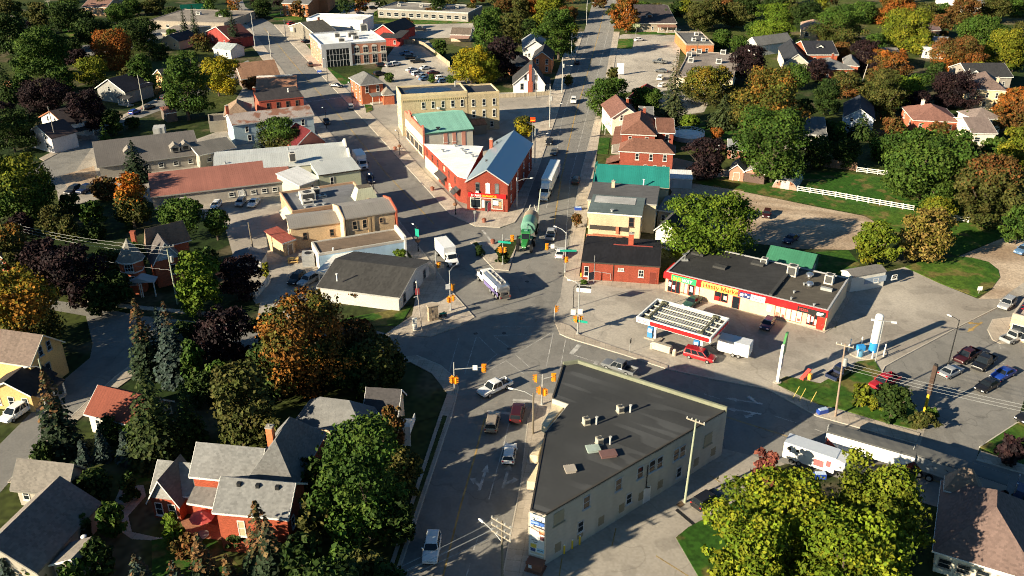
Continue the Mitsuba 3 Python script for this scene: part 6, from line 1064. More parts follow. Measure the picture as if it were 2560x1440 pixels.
        if kind == 'grain_truck':
            NV = G(.02, .03, .09, .3, 0, .5)
            add('cab', ring_body([(6.2, 1, .7, 2.2, 3.0, .84), (8.2, 1, .7, 2.0, 2.9, .82), (8.8, .98, .7, 1.65, 1.85, .82), (10.4, .86, .7, 1.45, 1.6, .74), (10.65, .74, .75, 1.2, 1.3, .66)], 1, 2.4), NV, 30)
            add('windscreen', quadpanel((8.82, -.95, 1.86), (8.82, .95, 1.86), (8.24, .9, 2.8), (8.24, -.9, 2.8), .06, .04), GLASS, False); add('bumper', cbox(10.75, 0, .65, .3, 2.3, .4), CHROME, False); add('grille', cbox(10.66, 0, 1.15, .08, .9, .6), CHROME, False)
            for s in (1, -1): add('side_window', cbox(7.7, s * 1.16, 2.2, .8, .12, .55), GLASS, False); add('exhaust_stack', cyl(6.3, s * 1.0, 1.0, 4.0, .1, 8), CHROME); add('headlight', cbox(10.5, s * .8, 1.1, .2, .3, .2), LAMP, False)
            wheels((9.3, 6.5, 5.3), 1.26, .5, .3)
        else: wheels((4.2, 5.2), 1.26, .5, .3)
    _kinds[kind] = P
    return P
FAR_SKIP = ('mirror', 'rim', 'bumper', 'grille')
def car(kind, paint, V, name, label, category, group=None, far=False):
    x, y, a = V; t = thing(name, label, category, group); m = T().translate([x, y, 0.035]).rotate([0, 0, 1], a); keys = {}
    for i, (nm, par, d, mat) in enumerate(kind_parts(kind)):
        if far and nm in FAR_SKIP: continue
        k = _unique((keys[par] if par is not None else t) + '__' + nm); keys[i] = k
        mm = paint if mat == 'paint' else mat
        if isinstance(mm, tuple): mm = G(*mm[1], .7)
        scene[k] = {**d, 'bsdf': {'type': 'ref', 'id': mm}, 'to_world': m}
    return t
PW, PSIL, PGREY, PBLK, PRED, PBLUE, PMAR, PNAVY, PTAN, PBR, PLB = (G(*c, .3, mt, .8) for c, mt in (((.74, .74, .73), 0), ((.42, .43, .44), .3), ((.12, .125, .13), .2), ((.012, .012, .014), 0), ((.34, .012, .02), 0), ((.012, .05, .30), .1), ((.045, .008, .010), 0), ((.012, .02, .06), 0), ((.36, .30, .23), .2), ((.12, .07, .045), .1), ((.10, .20, .36), .1)))
A_, B_ = 'cars on the roads', 'parked cars'
for kind, pt, V, nm, lab in (
    ('suv', PW, (-9.44,-65.97,-91.84), 'white_car', 'white sport utility vehicle driving towards the bottom edge'),
    ('hatch', PW, (-0.35,-47.86,83.98), 'white_car', 'white compact car beside the pale block, first behind the stop bar queue'),
    ('suv', PTAN, (-2.81,-40.49,83.88), 'silver_car', 'tan silver hatchback waiting at the lower stop bar'),
    ('suv', PMAR, (0.76,-38.2,82.25), 'maroon_car', 'dark maroon car waiting in the right lane at the stop bar'),
    ('pickup', PW, (-2.64,-31.41,-138.57), 'pickup_truck', 'white pickup truck turning below the crossing'),
    ('pickup', G(.17, .18, .19, .3, .2, .8), (17.02,-25.51,146.63), 'pickup_truck', 'silver pickup truck behind the roof edge of the pale block'),
    ('van', PRED, (30.49,-21.83,-29.99), 'minivan', 'red minivan beside the white trailer at the fuel station'),
    ('suv', PW, (20.25,141.19,-95.12), 'white_car', 'white car coming down the main road alone'),
    ('sedan', PGREY, (11.52,86.36,-102), 'grey_car', 'dark grey car following the long semi truck'),
    ('sedan', PBLK, (10.52,95.89,-97.81), 'black_car', 'black car parked in shade beside the yellow tree'),
    ('suv', PBLK, (15.9,63.08,81.94), 'black_car', 'black sport utility vehicle opposite the semi truck'),
    ('pickup', PSIL, (8.32,28.7,81.98), 'pickup_truck', 'silver pickup truck beside the green tractor'),
    ('sedan', PW, (9.84,18.81,81.35), 'white_car', 'white sedan beside the traffic signal pole right of the tractor'),
    ('suv', PBLK, (24.76,-57.31,37.6), 'black_car', 'shiny black car half under the yellow green tree in the alley'),
    ('sedan', G(.02, .06, .05, .3, .1, .8), (32.81,-2.71,-130.8), 'green_car', 'dark green car behind the fuel canopy'),
    ('hatch', PNAVY, (44.29,-11.13,-121.7), 'blue_car', 'dark blue car parked before the store front'),
    ('pickup', PNAVY, (51.69,-26.85,40.99), 'pickup_truck', 'dark blue pickup truck on the lot beside the roadside lawn'),
    ('pickup', PRED, (57.49,-29.78,-145.7), 'pickup_truck', 'bright red pickup truck behind the dark round bush'),
    ('pickup', PMAR, (73.8,-21.93,-142.47), 'pickup_truck', 'maroon pickup truck in the restaurant car park'),
    ('pickup', PBLK, (75.6,-23.99,-137.55), 'pickup_truck', 'black pickup truck next to the blue car'),
    ('sedan', PSIL, (69.15,-26.65,33.49), 'silver_car', 'silver sedan in the restaurant car park'),
    ('sedan', PBLUE, (77.01,-27.35,-147.49), 'blue_car', 'bright blue sedan in the restaurant car park'),
    ('sedan', PBLK, (72.89,-30.68,-146.23), 'black_car', 'black car in front of the bright blue sedan'),
    ('suv', PSIL, (89.56,-3.64,-136.66), 'silver_car', 'silver car on the drive beside the restaurant'),
    ('pickup', PSIL, (84.77,-15.67,30.58), 'pickup_truck', 'silver pickup truck with black bed by the restaurant'),
    ('suv', PLB, (104.96,20.28,-144.31), 'blue_car', 'grey blue car on the gravel drive at the right edge'),
    ('sedan', PBLK, (75.12,-38.83,-152.23), 'black_car', 'black car at the right edge beside the lawn'),
    ('hatch', PSIL, (-63.36,47.83,-90.68), 'silver_car', 'silver car left of two parked behind the red roofed building'),
    ('sedan', PW, (-60.25,47.58,-94.64), 'white_car', 'white car with dark bonnet behind the red roofed building'),
    ('hatch', PW, (-68.52,46.04,-89.77), 'white_car', 'white car half behind the light green tree'),
    ('suv', PSIL, (-38.93,6.16,-119.35), 'silver_car', 'silver car beside the black roofed office'),
    ('suv', PBLK, (-41.27,6.86,-106.77), 'black_car', 'black car in shade beside the silver one near the office'),
    ('suv', PBLK, (-106.07,55.88,-102.41), 'black_car', 'black car at left of the yard in tree shade'),
    ('pickup', PNAVY, (-103.1,56.87,-108.24), 'pickup_truck', 'dark pickup truck in shade at the yard'),
    ('sedan', PBLK, (-98.43,55.89,-84.95), 'black_car', 'dark car with bright roof glint behind the orange tree'),
    ('suv', PNAVY, (-35.32,63.99,-75.22), 'dark_car', 'dark teal car parked ahead of the box truck'),
    ('sedan', PNAVY, (53.67,40.55,-112.31), 'dark_car', 'dark car in shade on the gravel yard behind the tree'),
    ('hatch', PMAR, (57.56,40.55,-111.51), 'maroon_car', 'dark red car on the gravel yard'),
    ('sedan', PNAVY, (58.96,26.29,-133.15), 'blue_car', 'dark blue car in tree shade behind the green shed')):
    car(kind, pt, V, nm, lab, 'pickup truck' if kind == 'pickup' else 'minivan' if kind == 'van' else 'car')
for kind, pt, V, nm, lab in (
    ('sedan', PBLK, (-56.23,116.51,-71.51), 'black_car', 'black car parked on the shop street opposite the yellow block'),
    ('hatch', PSIL, (-51.66,133.89,102.91), 'silver_car', 'silver car driving up the shop street'),
    ('sedan', PBLK, (-61.28,161.9,-22.43), 'black_car', 'black car crossing the shaded part of the shop street'),
    ('suv', PBR, (-77.56,195.83,111.33), 'brown_car', 'brown car on the shop street before the glass building'),
    ('pickup', PLB, (-42.64,216.53,26.94), 'pickup_truck', 'light blue pickup truck in the upper car park'),
    ('suv', PBLK, (-40.19,209.23,17.5), 'black_car', 'black car beside the light blue pickup'),
    ('pickup', PBLK, (-36.77,201.84,15.23), 'pickup_truck', 'black pickup truck in the upper car park'),
    ('sedan', PW, (-37.65,187.54,44.53), 'white_car', 'white car leftmost of the close parked rows'),
    ('sedan', PW, (-32.7,190.25,40.87), 'white_car', 'white car at the upper right of the parked rows'),
    ('sedan', PNAVY, (-35.83,183.55,42.85), 'blue_car', 'navy car second in the close parked row'),
    ('suv', PW, (-34.78,180.29,40.24), 'white_car', 'white car third in the close parked row'),
    ('sedan', PSIL, (-32.64,177.09,40.95), 'silver_car', 'silver car fourth in the close parked row'),
    ('sedan', PLB, (-31.52,172.7,40.53), 'blue_car', 'blue car lowest in the close parked row'),
    ('sedan', PMAR, (-29.04,182.24,29.94), 'maroon_car', 'dark red car in the upper car park'),
    ('hatch', PW, (-25.65,174.26,34.84), 'white_car', 'white car beside the small round tree in the car park'),
    ('hatch', PLB, (-24.65,169.33,35.53), 'blue_car', 'pale blue car nearest the yellow block roof'),
    ('suv', PBLK, (-49.66,194.73,25.87), 'black_car', 'black car at the end of the glass building'),
    ('hatch', PSIL, (-46.64,195.08,43.72), 'silver_car', 'silver car beside the glass building'),
    ('suv', PW, (-44.85,196.84,49.19), 'white_car', 'white car third along the glass building'),
    ('suv', PBLK, (-48.78,180.29,39.01), 'black_car', 'black car beside the brick hipped house'),
    ('hatch', PRED, (-104.88,285.81,47.26), 'red_car', 'red car beside the white hall'),
    ('suv', PLB, (-95.36,259.39,44.97), 'blue_car', 'blue car left of the dark gabled house'),
    ('sedan', PBLK, (-88.57,242.33,46.17), 'black_car', 'black car at the corner of the glass building'),
    ('suv', PBLK, (-114.85,145.56,61.96), 'black_car', 'black car parked on the back street below the green tree'),
    ('sedan', PBLK, (-116.26,133.12,68.75), 'black_car', 'black car with white front on the back street'),
    ('hatch', PBLUE, (-118.54,127.35,75.53), 'blue_car', 'small blue car on the back street'),
    ('sedan', PW, (55.37,245.9,27.36), 'white_car', 'white car on the shop lot at the top'),
    ('hatch', PW, (75.29,268.18,34.54), 'white_car', 'white car behind the orange shop'),
    ('pickup', PGREY, (57.46,200.76,156.48), 'pickup_truck', 'dark grey pickup truck left of the tall spruce'),
    ('sedan', PGREY, (55.72,185.2,160.18), 'grey_car', 'grey car below the dark pickup at the lot'),
    ('van', PW, (53.56,173.72,73.01), 'white_van', 'white van beside the tall spruce'),
    ('hatch', PW, (52.89,162.78,48.88), 'white_car', 'white car under the tall spruce'),
    ('suv', PBLK, (25.16,199.73,90.36), 'black_car', 'black car in shade on the main road by utility pole'),
    ('sedan', PW, (-79.76,337.22,36.35), 'white_car', 'white car in the top car park'),
    ('suv', PBLK, (-72.36,331.97,29.2), 'black_car', 'black car at the top before the long tan building'),
    ('sedan', PRED, (-80.24,346.68,42.3), 'red_car', 'red car at the far top car park'),
    ('hatch', PSIL, (-76.84,315.6,42.5), 'silver_car', 'silver car below the others in the top car park'),
    ('pickup', PBLK, (-42.41,271.19,0), 'pickup_truck', 'black pickup truck in the yard beyond the fence'),
    ('suv', PBLK, (-46.16,260.34,16.61), 'black_car', 'black car in shade beside the red barn'),
    ('suv', PSIL, (58.02,89.91,56.19), 'silver_car', 'pale car between purple tree and brick shed'),
    ('suv', PBLK, (47.16,66.34,95), 'black_car', 'black car under the round purple tree with red tail light')):
    car(kind, pt, V, nm, lab, 'pickup truck' if kind == 'pickup' else 'van' if kind == 'van' else 'car', far=True)
car('van', PW, (-72.35,-37.89,-109.09), 'white_van', 'white panel van with roof rack at the left edge', 'van')
car('box_truck', PW, (-12.99,16.69,-66.87), 'box_truck', 'white box truck entering the junction from the shop street', 'truck')
car('box_truck', PW, (-39.56,75.76,-68.99), 'box_truck', 'white box truck parked in shade on the shop street', 'truck')
car('semi', PW, (9.1,58.97,-100.67), 'semi_truck', 'long white semi truck waiting in the shadow of the red corner shop', 'truck')
car('tanker', PW, (-3.4,3.26,114.94), 'tanker_truck', 'shiny silver and white tanker truck turning in the junction', 'truck')
car('tractor', PW, (3.02,24.59,-97.03), 'tractor', 'green farm tractor pulling a large slurry tank', 'tractor')
car('cargo_trailer', PW, (36.43,-20.3,151.65), 'cargo_trailer', 'plain white box trailer behind the red minivan', 'trailer')
car('horse_trailer', PW, (40.47,-49.56,-32.74), 'horse_trailer', 'white livestock trailer with grey roof above the trees at lower right', 'trailer')
car('grain_trailer', PW, (48.45,-48.6,-29.76), 'grain_trailer', 'white grain hopper trailer with grey tarp, middle of three at lower right', 'trailer')
car('grain_truck', PSIL, (57.91,-53.89,-34.93), 'grain_truck', 'grain truck with shaded hopper trailer at the lower right edge', 'truck')

# ======== poles, signals, signs, fences, small things
def signal_head(parent, f, x, y, z, deg=0, scale=1.0):
    """A yellow three lens head hanging at x y z, its face turned by deg."""
    g = Frame(*f.pt(x, y)[:2], f.deg + deg, z); s = scale
    k = part(parent, 'signal_head', g(cat(box(-.24 * s, .24 * s, -.16, .16, -1.2 * s, 0), box(-.36 * s, .36 * s, .163, .2, -1.3 * s, .1))), ORANGE)
    for i, m in enumerate((G(.25, .02, .02, .3), G(.3, .2, .02, .3), G(.02, .2, .12, .3))): part(k, 'lens', g(tube([(0, -.19, -.2 * s - .4 * i * s), (0, -.163, -.2 * s - .4 * i * s)], .14 * s, 10)), m)
    part(k, 'visor', g(cat(*[box(-.17 * s, .17 * s, -.42, -.19, -.06 * s - .4 * i * s, -.02 * s - .4 * i * s) for i in range(3)])), ORANGE)
def lamp_arm(parent, f, a, z, length, rise=.6, mat=GALV):
    """A lamp arm reaching length metres towards a degrees."""
    c, s = math.cos(math.radians(a)), math.sin(math.radians(a))
    k = part(parent, 'arm', f(tube([(0, 0, z), (c * length * .4, s * length * .4, z + rise * .8), (c * length, s * length, z + rise)], [.07, .06, .05], 6)), mat, True)
    g = Frame(*f.pt(c * length, s * length)[:2], f.deg + a, z + rise)
    part(k, 'lamp_head', g(dome(.3, 0, -.05, .45, .17, .14, 6, 12, -.5)), LAMP, True)
def signal_pole(p, deg, height, label, lamp=None, arm=None, low=(), sign=None, boards=(), arm_sign=None, red=False):
    t = thing('traffic_signal', label, 'traffic signal'); f = Frame(p[0], p[1], deg)
    part(t, 'pole', f(tube([(0, 0, 0), (0, 0, height)], [.14, .09], 9)), GALV, True); part(t, 'base', f(cyl(0, 0, 0, .35, .24, 10)), GALV)
    if lamp: lamp_arm(t, f, lamp[0], height - .3, lamp[1])
    if arm:
        a, L_, z = arm; c, s = math.cos(math.radians(a)), math.sin(math.radians(a))
        part(t, 'mast_arm', f(tube([(0, 0, z), (c * L_, s * L_, z + .25)], [.09, .06], 7)), GALV, True)
        signal_head(t, f, c * (L_ + .1), s * (L_ + .1), z + .6, 0)
        if arm_sign: g = f; part(t, 'lane_sign', g(cbox(c * L_ * .72, s * L_ * .72 - .1, z + .25, .7, .05, .85)), WHITE)
    for a, r, z in low: signal_head(t, f, r * math.cos(math.radians(a)), r * math.sin(math.radians(a)), z, a + 90, .9)
    if sign:
        z, w, a = sign; g = Frame(p[0], p[1], deg + a, z); part(t, 'street_sign', g(box(-w * .35, w * .65, -.14, -.10, -.22, .22)), SIGN_GREEN)
    for x, z in boards: part(t, 'board', f(box(x - .4, x + .4, -.2, -.15, z - .5, z + .5)), WHITE)
    return t
signal_pole((10.43,10.97), 0, 8.6, 'signal pole with curved lamp and green street sign right of the tractor', (135, 2.6), (172, 3.6, 5.2), ((-60, .4, 3.4),), (4.7, 3.2, 0), (), True)
signal_pole((-11,-5.13), 20, 8.0, 'signal pole with arched lamp beside the stone monument', (40, 2.2), None, ((0, .5, 5.2), (-40, .55, 3.2), (200, .4, 2.9)), None, ((-.4, 5.0),))
signal_pole((-14.56,8.44), 0, 5.6, 'slim pole with one yellow signal left of the white box truck', None, None, ((-20, .5, 3.4),))
signal_pole((-1.84,14.51), 0, 6.6, 'traffic signal on the island with green street sign beside the tractor', None, (20, 1.9, 5.4), ((-20, .45, 3.9), (200, .6, 3.9)), (5.0, 2.6, -15))
signal_pole((11.22,-13.76), 0, 9.6, 'tall signal pole with hoop lamp and white boards at the fuel station corner', (150, 1.6), None, ((180, .45, 3.5), (0, .45, 3.5)), (2.7, 2.6, -20), ((-.9, 4.4), (.25, 4.5)))
signal_pole((7.46,-8.89), 0, 2.6, 'short post with one yellow signal at the kerb left of the fuel station', None, None, ((0, .3, 2.9),))
signal_pole((-8.71,-32.2), 0, 5.6, 'signal pole with long mast arm at lower left of the crossing', None, (3, 4.4, 4.4), ((-45, .5, 3.2), (-135, .5, 3.3)), None, (), True)
signal_pole((4.47,-35.23), 0, 5.4, 'twin headed signal pole beside the dark roofed block', None, (12, 1.6, 4.6), ((-30, .5, 3.0), (190, .5, 3.2), (175, 1.0, 5.2)))

WOOD = M(.20, .17, .13, 7); GREEN_POLE = M(.30, .33, .24, 0)
def utility_pole(p, h_, label, deg=0, arms=1, mat=WOOD, lamp=None, trans=False, group=None, armw=2.4, lean=(0, 0)):
    t = thing('utility_pole', label, 'utility pole', group); f = Frame(p[0], p[1], deg)
    part(t, 'pole', tube([(p[0], p[1], 0), (p[0] + lean[0], p[1] + lean[1], h_)], [.17, .11], 9), mat, True)
    f = Frame(p[0] + lean[0], p[1] + lean[1], deg)
    for i in range(arms):
        z = h_ - .25 - .9 * i; k = part(t, 'crossarm', f(box(-armw / 2, armw / 2, -.2, -.09, z - .07, z + .07)), M(.34, .30, .24))
        part(k, 'insulator', f(cat(*[cyl(x, -.145, z + .073, z + .32, .06, 7) for x in (-armw * .46, -armw * .2, armw * .2, armw * .46)])), M(.5, .5, .48))
    if trans: part(t, 'transformer', f(cat(cyl(.45, 0, h_ * .72, h_ * .72 + 1.1, .3, 12), dome(.45, 0, h_ * .72 + 1.103, .3, .3, .12))), GALV)
    if lamp: lamp_arm(t, f, lamp[0], lamp[2] if len(lamp) > 2 else h_ * .8, lamp[1])
    return t
utility_pole((21.92,-57.09), 12.8, 'pale green utility pole with crossarm behind the dark roofed block', -35, 1, GREEN_POLE, lean=(.25, -.1))
utility_pole((47.21,-38.23), 12.3, 'weathered utility pole on the lawn below the white tank', -30, 1, M(.30, .22, .17, 7), trans=True, lean=(-.6, 0))
utility_pole((-1.08,-71.45), 9.6, 'utility pole with three crossarms at the bottom edge', -40, 3, lamp=(170, 3.4, 6.6), armw=2.8)
utility_pole((2.95,-42.56), 7.0, 'wooden lamp pole between the bottom road and the dark roofed block', 0, 0, lamp=(160, 3.0, 6.4))
utility_pole((-61.01,-2.48), 11.6, 'green grey utility pole in front of the turreted house', 25, 1, GREEN_POLE, trans=True)
utility_pole((-95.88,13.38), 9.2, 'slim utility pole at the left edge behind the orange tree', 20, 1, GREEN_POLE, armw=1.2)
utility_pole((-52.57,18.77), 7.4, 'leaning wooden pole in the yard left of the tan building', 0, 0, lean=(-.3, 0))
utility_pole((-69.55,-33.84), 7.2, 'lamp pole beside the yellow house with white globe lamp', 0, 0, GREEN_POLE, lamp=(-160, 1.5, 5.6))
utility_pole((-116.8,130.44), 11.5, 'lamp pole on the back street by the grey gabled house', 10, 0, M(.4, .38, .33), lamp=(20, 2.6, 8.2))
utility_pole((23.25,204.03), 11.0, 'lamp pole left of the main road near its top', 0, 0, GALV if 0 else M(.42, .42, .40), lamp=(15, 2.8, 9.0))
utility_pole((17.1,154.21), 12.0, 'utility pole with two transformers left of the main road', 0, 0, M(.42, .42, .40), lamp=(10, 2.8, 8.6), trans=True)
utility_pole((11.22,111.49), 11.5, 'utility pole with white transformer beside the red roadside sign', 0, 1, M(.42, .42, .40), lamp=(12, 3.2, 6.6), trans=True)
utility_pole((6.04,78.41), 9.6, 'lamp pole beside the red corner shop near the semi truck', 0, 0, M(.42, .42, .40), lamp=(20, 3.2, 7.2))
utility_pole((35.41,285.8), 12.0, 'utility pole with crossarm beside main road at the top', 0, 1, M(.42, .42, .40), lamp=(15, 2.8, 9.4))
utility_pole((1.11,45.75), 7.4, 'grey lamp pole close to the right wall of the red corner shop', 0, 0, M(.5, .5, .5), lamp=(15, 3.2, 6.4))
utility_pole((5.8,40.76), 6.5, 'leaning pole with crossed timber stays beside the semi truck', 0, 0, M(.40, .44, .36), lean=(.6, 0))
utility_pole((69.58,190.58), 10.5, 'thin pole over the plaza store roof', 0, 0, M(.12, .1, .08))
utility_pole((115.05,146.07), 11.5, 'leaning pale pole among the trees at upper right', 0, 0, M(.45, .42, .36), lean=(1.6, 0))
utility_pole((143.03,135.32), 12.5, 'leaning pale pole beside the yellow brick house', 0, 0, M(.45, .42, .36), lean=(1.8, 0), lamp=(20, 1.5, 8))
utility_pole((-93.17,199.68), 12.5, 'tall signal like pole beside the shop street at upper left', 0, 0, M(.46, .46, .45))
utility_pole((-108.24,232.37), 14.0, 'tall thin pole left of the shop street near the spruce', 0, 0, M(.46, .46, .45))
utility_pole((-210.29,237.5), 12.0, 'utility pole in front of dark trees at far upper left', 0, 1, M(.42, .40, .35))
utility_pole((-215.17,279.43), 12.0, 'utility pole behind the big green tree at upper left', 0, 1, M(.42, .40, .35))
utility_pole((-124.91,88.82), 12.5, 'dark utility pole in front of the white cottage', 0, 0, M(.2, .19, .18))
utility_pole((8.03,147.13), 9.0, 'dark utility pole right of the chimney house', 0, 0, M(.2, .19, .18))
utility_pole((-97.89,244.55), 9.5, 'thin pole at the edge of the shop street near the white hall', 0, 0, M(.3, .3, .3))
def post_lamp(p, h_, label, basket=True, banner=None):
    t = thing('street_lamp', label, 'street lamp'); f = Frame(p[0], p[1], -25)
    part(t, 'pole', f(tube([(0, 0, 0), (0, 0, h_)], [.10, .07], 8)), BLACK, True); part(t, 'base', f(cyl(0, 0, 0, .6, .2, 10, .12)), BLACK)
    lamp_arm(t, f, 150, h_ - .2, 1.4, .3, BLACK)
    if basket: part(t, 'flower_basket', f(dome(.0, -.1, 2.6, .55, .55, .4, 6, 10, -1.0)), M(.20, .10, .06))
    if banner: part(t, 'banner', f(box(-.45, .45, -.16, -.12, 3.4, 5.2)), SIGN_GREEN)
post_lamp((-12.81,41.49), 6.0, 'black lamp post with flower basket before the red corner shop')
post_lamp((-30.44,85.26), 6.5, 'black lamp post with flower basket before the pink fronted shop')
post_lamp((-19.29,20.77), 5.6, 'lamp post with green banner and flower basket beside the blue wall', True, True)
post_lamp((-52.32,140.35), 6.5, 'dark lamp post behind the silver car on the shop street', False)
post_lamp((-55.12,110.65), 6.0, 'dark lamp post beside the black parked car', False)
post_lamp((-33.06,53.66), 5.0, 'dark lamp post beside the cream roof hood', False)
post_lamp((-65.86,169.93), 8.0, 'dark street lamp at the kerb below the glass front building', False)
post_lamp((70.13,-23.7), 8.2, 'slender dark lamp post beside the maroon pickup', False)
# the leaning flag pole, monument and cabinet on the plaza
t = thing('flag_pole', 'leaning banner pole beside the white utility cabinet', 'pole'); x, y = (-15.52,-12.36)
part(t, 'pole', tube([(x, y, .1), (x - .55, y, 9.2)], [.1, .06], 8), M(.34, .30, .28), True); part(t, 'ball', dome(x - .55, y, 9.25, .16, .16, .16, 6, 10, -1.5), LAMP, True); part(t, 'banner', Frame(x - .45, y, 20)(box(-.35, .35, -.04, .0, 6.9, 8.1)), M(.35, .06, .07)); part(t, 'lamp_arm', beam((x - .4, y, 6.6), (x - 1.1, y, 6.4), .06), GALV)
x, y = (-16.69,-12.36)
k = single('utility_cabinet', Frame(x, y, 10)(box(-.35, .35, -.3, .3, .13, 2.2)), M(.68, .67, .62), 'tall pale utility cabinet on the plaza corner', 'cabinet'); part(k, 'door', Frame(x, y, 10)(box(-.3, .3, -.34, -.303, .3, 2.0)), M(.60, .59, .55)); part(k, 'cap', Frame(x, y, 10)(box(-.42, .42, -.36, .36, 2.203, 2.3)), M(.6, .6, .56))
x, y = (-13.87,-8.75); rng = np.random.default_rng(5)
t = thing('stone_monument', 'rough stone block monument with planting on the plaza', 'monument'); f = Frame(x, y, 25)
for i in range(5):
    for j in range(3):
        part(t, 'stone', f(box(-.9 + .6 * j + rng.uniform(-.05, .02), -.35 + .6 * j, -.4 - rng.uniform(0, .06), .4, .14 + .55 * i, .14 + .55 * i + .52)), M(*(np.array((.36, .28, .2)) * rng.uniform(.75, 1.2))))
part(t, 'cap', f(box(-1.05, 1.0, -.5, .5, 2.93, 3.1)), M(.4, .33, .25))
t = thing('bench', 'dark curved bench beside the stone monument', 'bench'); f = Frame(*(-12.16,-8.16), 60); part(t, 'seat', f(box(-.9, .9, -.25, .25, .55, .63)), BLACK); part(t, 'back', f(box(-.9, .9, .253, .31, .6, 1.1)), BLACK)
for s in (-.8, .8): part(t, 'leg', f(box(s - .05, s + .05, -.2, .2, .13, .547)), BLACK)
def small_sign(p, h_, w, hh, mat, label, deg=0, name='street_sign', cat_='sign', pole=GALV, z=.0):
    t = thing(name, label, cat_); f = Frame(p[0], p[1], deg)
    part(t, 'post', f(cyl(0, 0, z, h_, .045, 7)), pole); part(t, 'board', f(box(-w / 2, w / 2, -.09, -.05, h_ - hh, h_)), mat); return t, f
t, f = small_sign((-11.78,-12.5), 3.6, 1.3, .28, SIGN_GREEN, 'green street name sign on a thin post on the plaza', 15)
t, f = small_sign((-61.91,-20.31), 2.6, .75, .75, RED, 'red stop sign with white plate beside the blue spruces', -60); part(t, 'plate', f(box(-.35, .35, -.09, -.05, 1.1, 1.8)), WHITE)
t, f = small_sign((-8.22,35.29), 3.4, .5, .6, GALV, 'thin grey post on the corner before the red shop')
small_sign((87.02,1.57), 1.6, .9, .8, WHITE, 'small white sign at the corner of the rounded lawn', 0); small_sign((58.7,-39.84), 1.2, 1.0, .9, WHITE, 'small white notice in the shrubs by the yellow post', -20)
t, f = small_sign((19.38,-19.79), 2.6, .5, .8, BLACK, 'dark price pole before the fuel canopy', 60)
t, f = small_sign((46.28,-35.44) if 0 else (5.66,91), 9.0, 1.4, 1.4, G(.75, .06, .01, .4), 'square red sign on a tall pole beside the yellow tree', 0); part(t, 'band', f(box(-.6, .6, -.115, -.093, 8.0, 8.2)), YELLOW)
t, f = small_sign((54.43,250.91), 6.5, 3.4, 1.6, G(.05, .08, .03, .4), 'dark green pole sign with pale letters at the top lot', 0); part(t, 'lettering', upright(lettering('LCBO', .8), f, -1.35, -.1, 5.3), M(.6, .62, .4))
t, f = small_sign((39.83,180.61), 4.4, 2.6, 4.0, WHITE, 'plain white board beside the lot and main road', 0)
t, f = small_sign((-97.54,254.64), 4.5, 1.6, 2.0, G(.5, .55, .45, .4), 'pale board sign before the white hall', -20)
t = thing('hanging_sign', 'white and black board hanging from a hoop pole behind the signal', 'sign'); f = Frame(*(11.07,-4.05), -12)
part(t, 'pole', f(tube([(0, 0, 0), (0, 0, 4.3), (.3, 0, 4.7), (3.2, 0, 5.1)], .07, 7)), BLACK); part(t, 'board', f(box(.5, 3.1, -.06, .0, 3.4, 4.7)), WHITE); part(t, 'band', f(box(.5, 3.1, -.08, -.063, 4.2, 4.68)), BLACK)
t = thing('notice_stand', 'dark framed notice stand beside the red brick shop', 'sign'); f = Frame(*(15.06,5.98), 30); part(t, 'board', f(box(-.6, .6, -.05, .05, .8, 2.4)), G(.03, .04, .07, .4)); part(t, 'post', f(cat(box(-.7, -.603, -.05, .05, 0, 2.5), box(.603, .7, -.05, .05, 0, 2.5))), WHITE)
# totem sign and tank
t = thing('totem_sign', 'tall white and green angled fuel sign beside the roadside lawn', 'sign'); f = Frame(*(41.21,-29.05), 62)
part(t, 'post', f(cat(box(-.25, .25, -.2, .2, 0, 6.8))), WHITE); part(t, 'board', f(extrude([(.253, 4.2), (2.6, 4.4), (2.6, 7.8), (1.6, 8.0), (.253, 6.2)], -.16, .16)), G(.05, .22, .06, .4)); part(t, 'lower_board', f(box(.253, 1.9, -.12, .12, 2.2, 4.0)), G(.35, .33, .42, .4)); part(t, 'base', f(cyl(0, 0, 0, .25, .6, 12)), CONC)
t = thing('gas_tank', 'tall white upright tank with blue foot inside a ring of posts', 'tank'); x, y = (59.45,-19.66)
part(t, 'shell', cat(cyl(x, y, 1.9, 6.7, .66, 20)), WHITE, 40); part(t, 'cap', dome(x, y, 6.703, .66, .66, .4, 7, 20), WHITE, True); part(t, 'foot', cat(cyl(x, y, .2, 1.897, .68, 20)), G(.03, .25, .6, .4), 40); part(t, 'pad', prism([(x + 3.2 * math.cos(a) - 1, y + 2.6 * math.sin(a)) for a in ring], 0, .18), 'mat_concrete')
part(t, 'pump_box', Frame(x - 1.9, y + .3, 10)(box(-.6, .6, -.4, .4, .183, 1.1)), G(.03, .25, .6, .4)); part(t, 'pump_drum', cyl(x - 2.6, y - 1.6, .183, 1.2, .4, 12), G(.08, .22, .35, .4))
for i, a in enumerate(np.linspace(0, 2 * math.pi, 9)[:-1]): part(t, 'bollard', cyl(x - 1 + 3.0 * math.cos(a), y + 2.4 * math.sin(a), .183, 1.5, .1, 8), WHITE)
t = thing('lot_lamp', 'twin headed lot lamp beside the white tank', 'street lamp'); x, y = (58.74,-22.83); part(t, 'pole', cyl(x, y, 0, 7.6, .09, 8), GALV); part(t, 'arm', Frame(x, y, -15)(box(-1.4, 1.4, -.05, .05, 7.5, 7.6)), GALV)
for s in (-1, 1): part(t, 'lamp_head', Frame(x, y, -15)(box(s * 1.5 - .4, s * 1.5 + .4, -.2, .2, 7.42, 7.62)), LAMP)
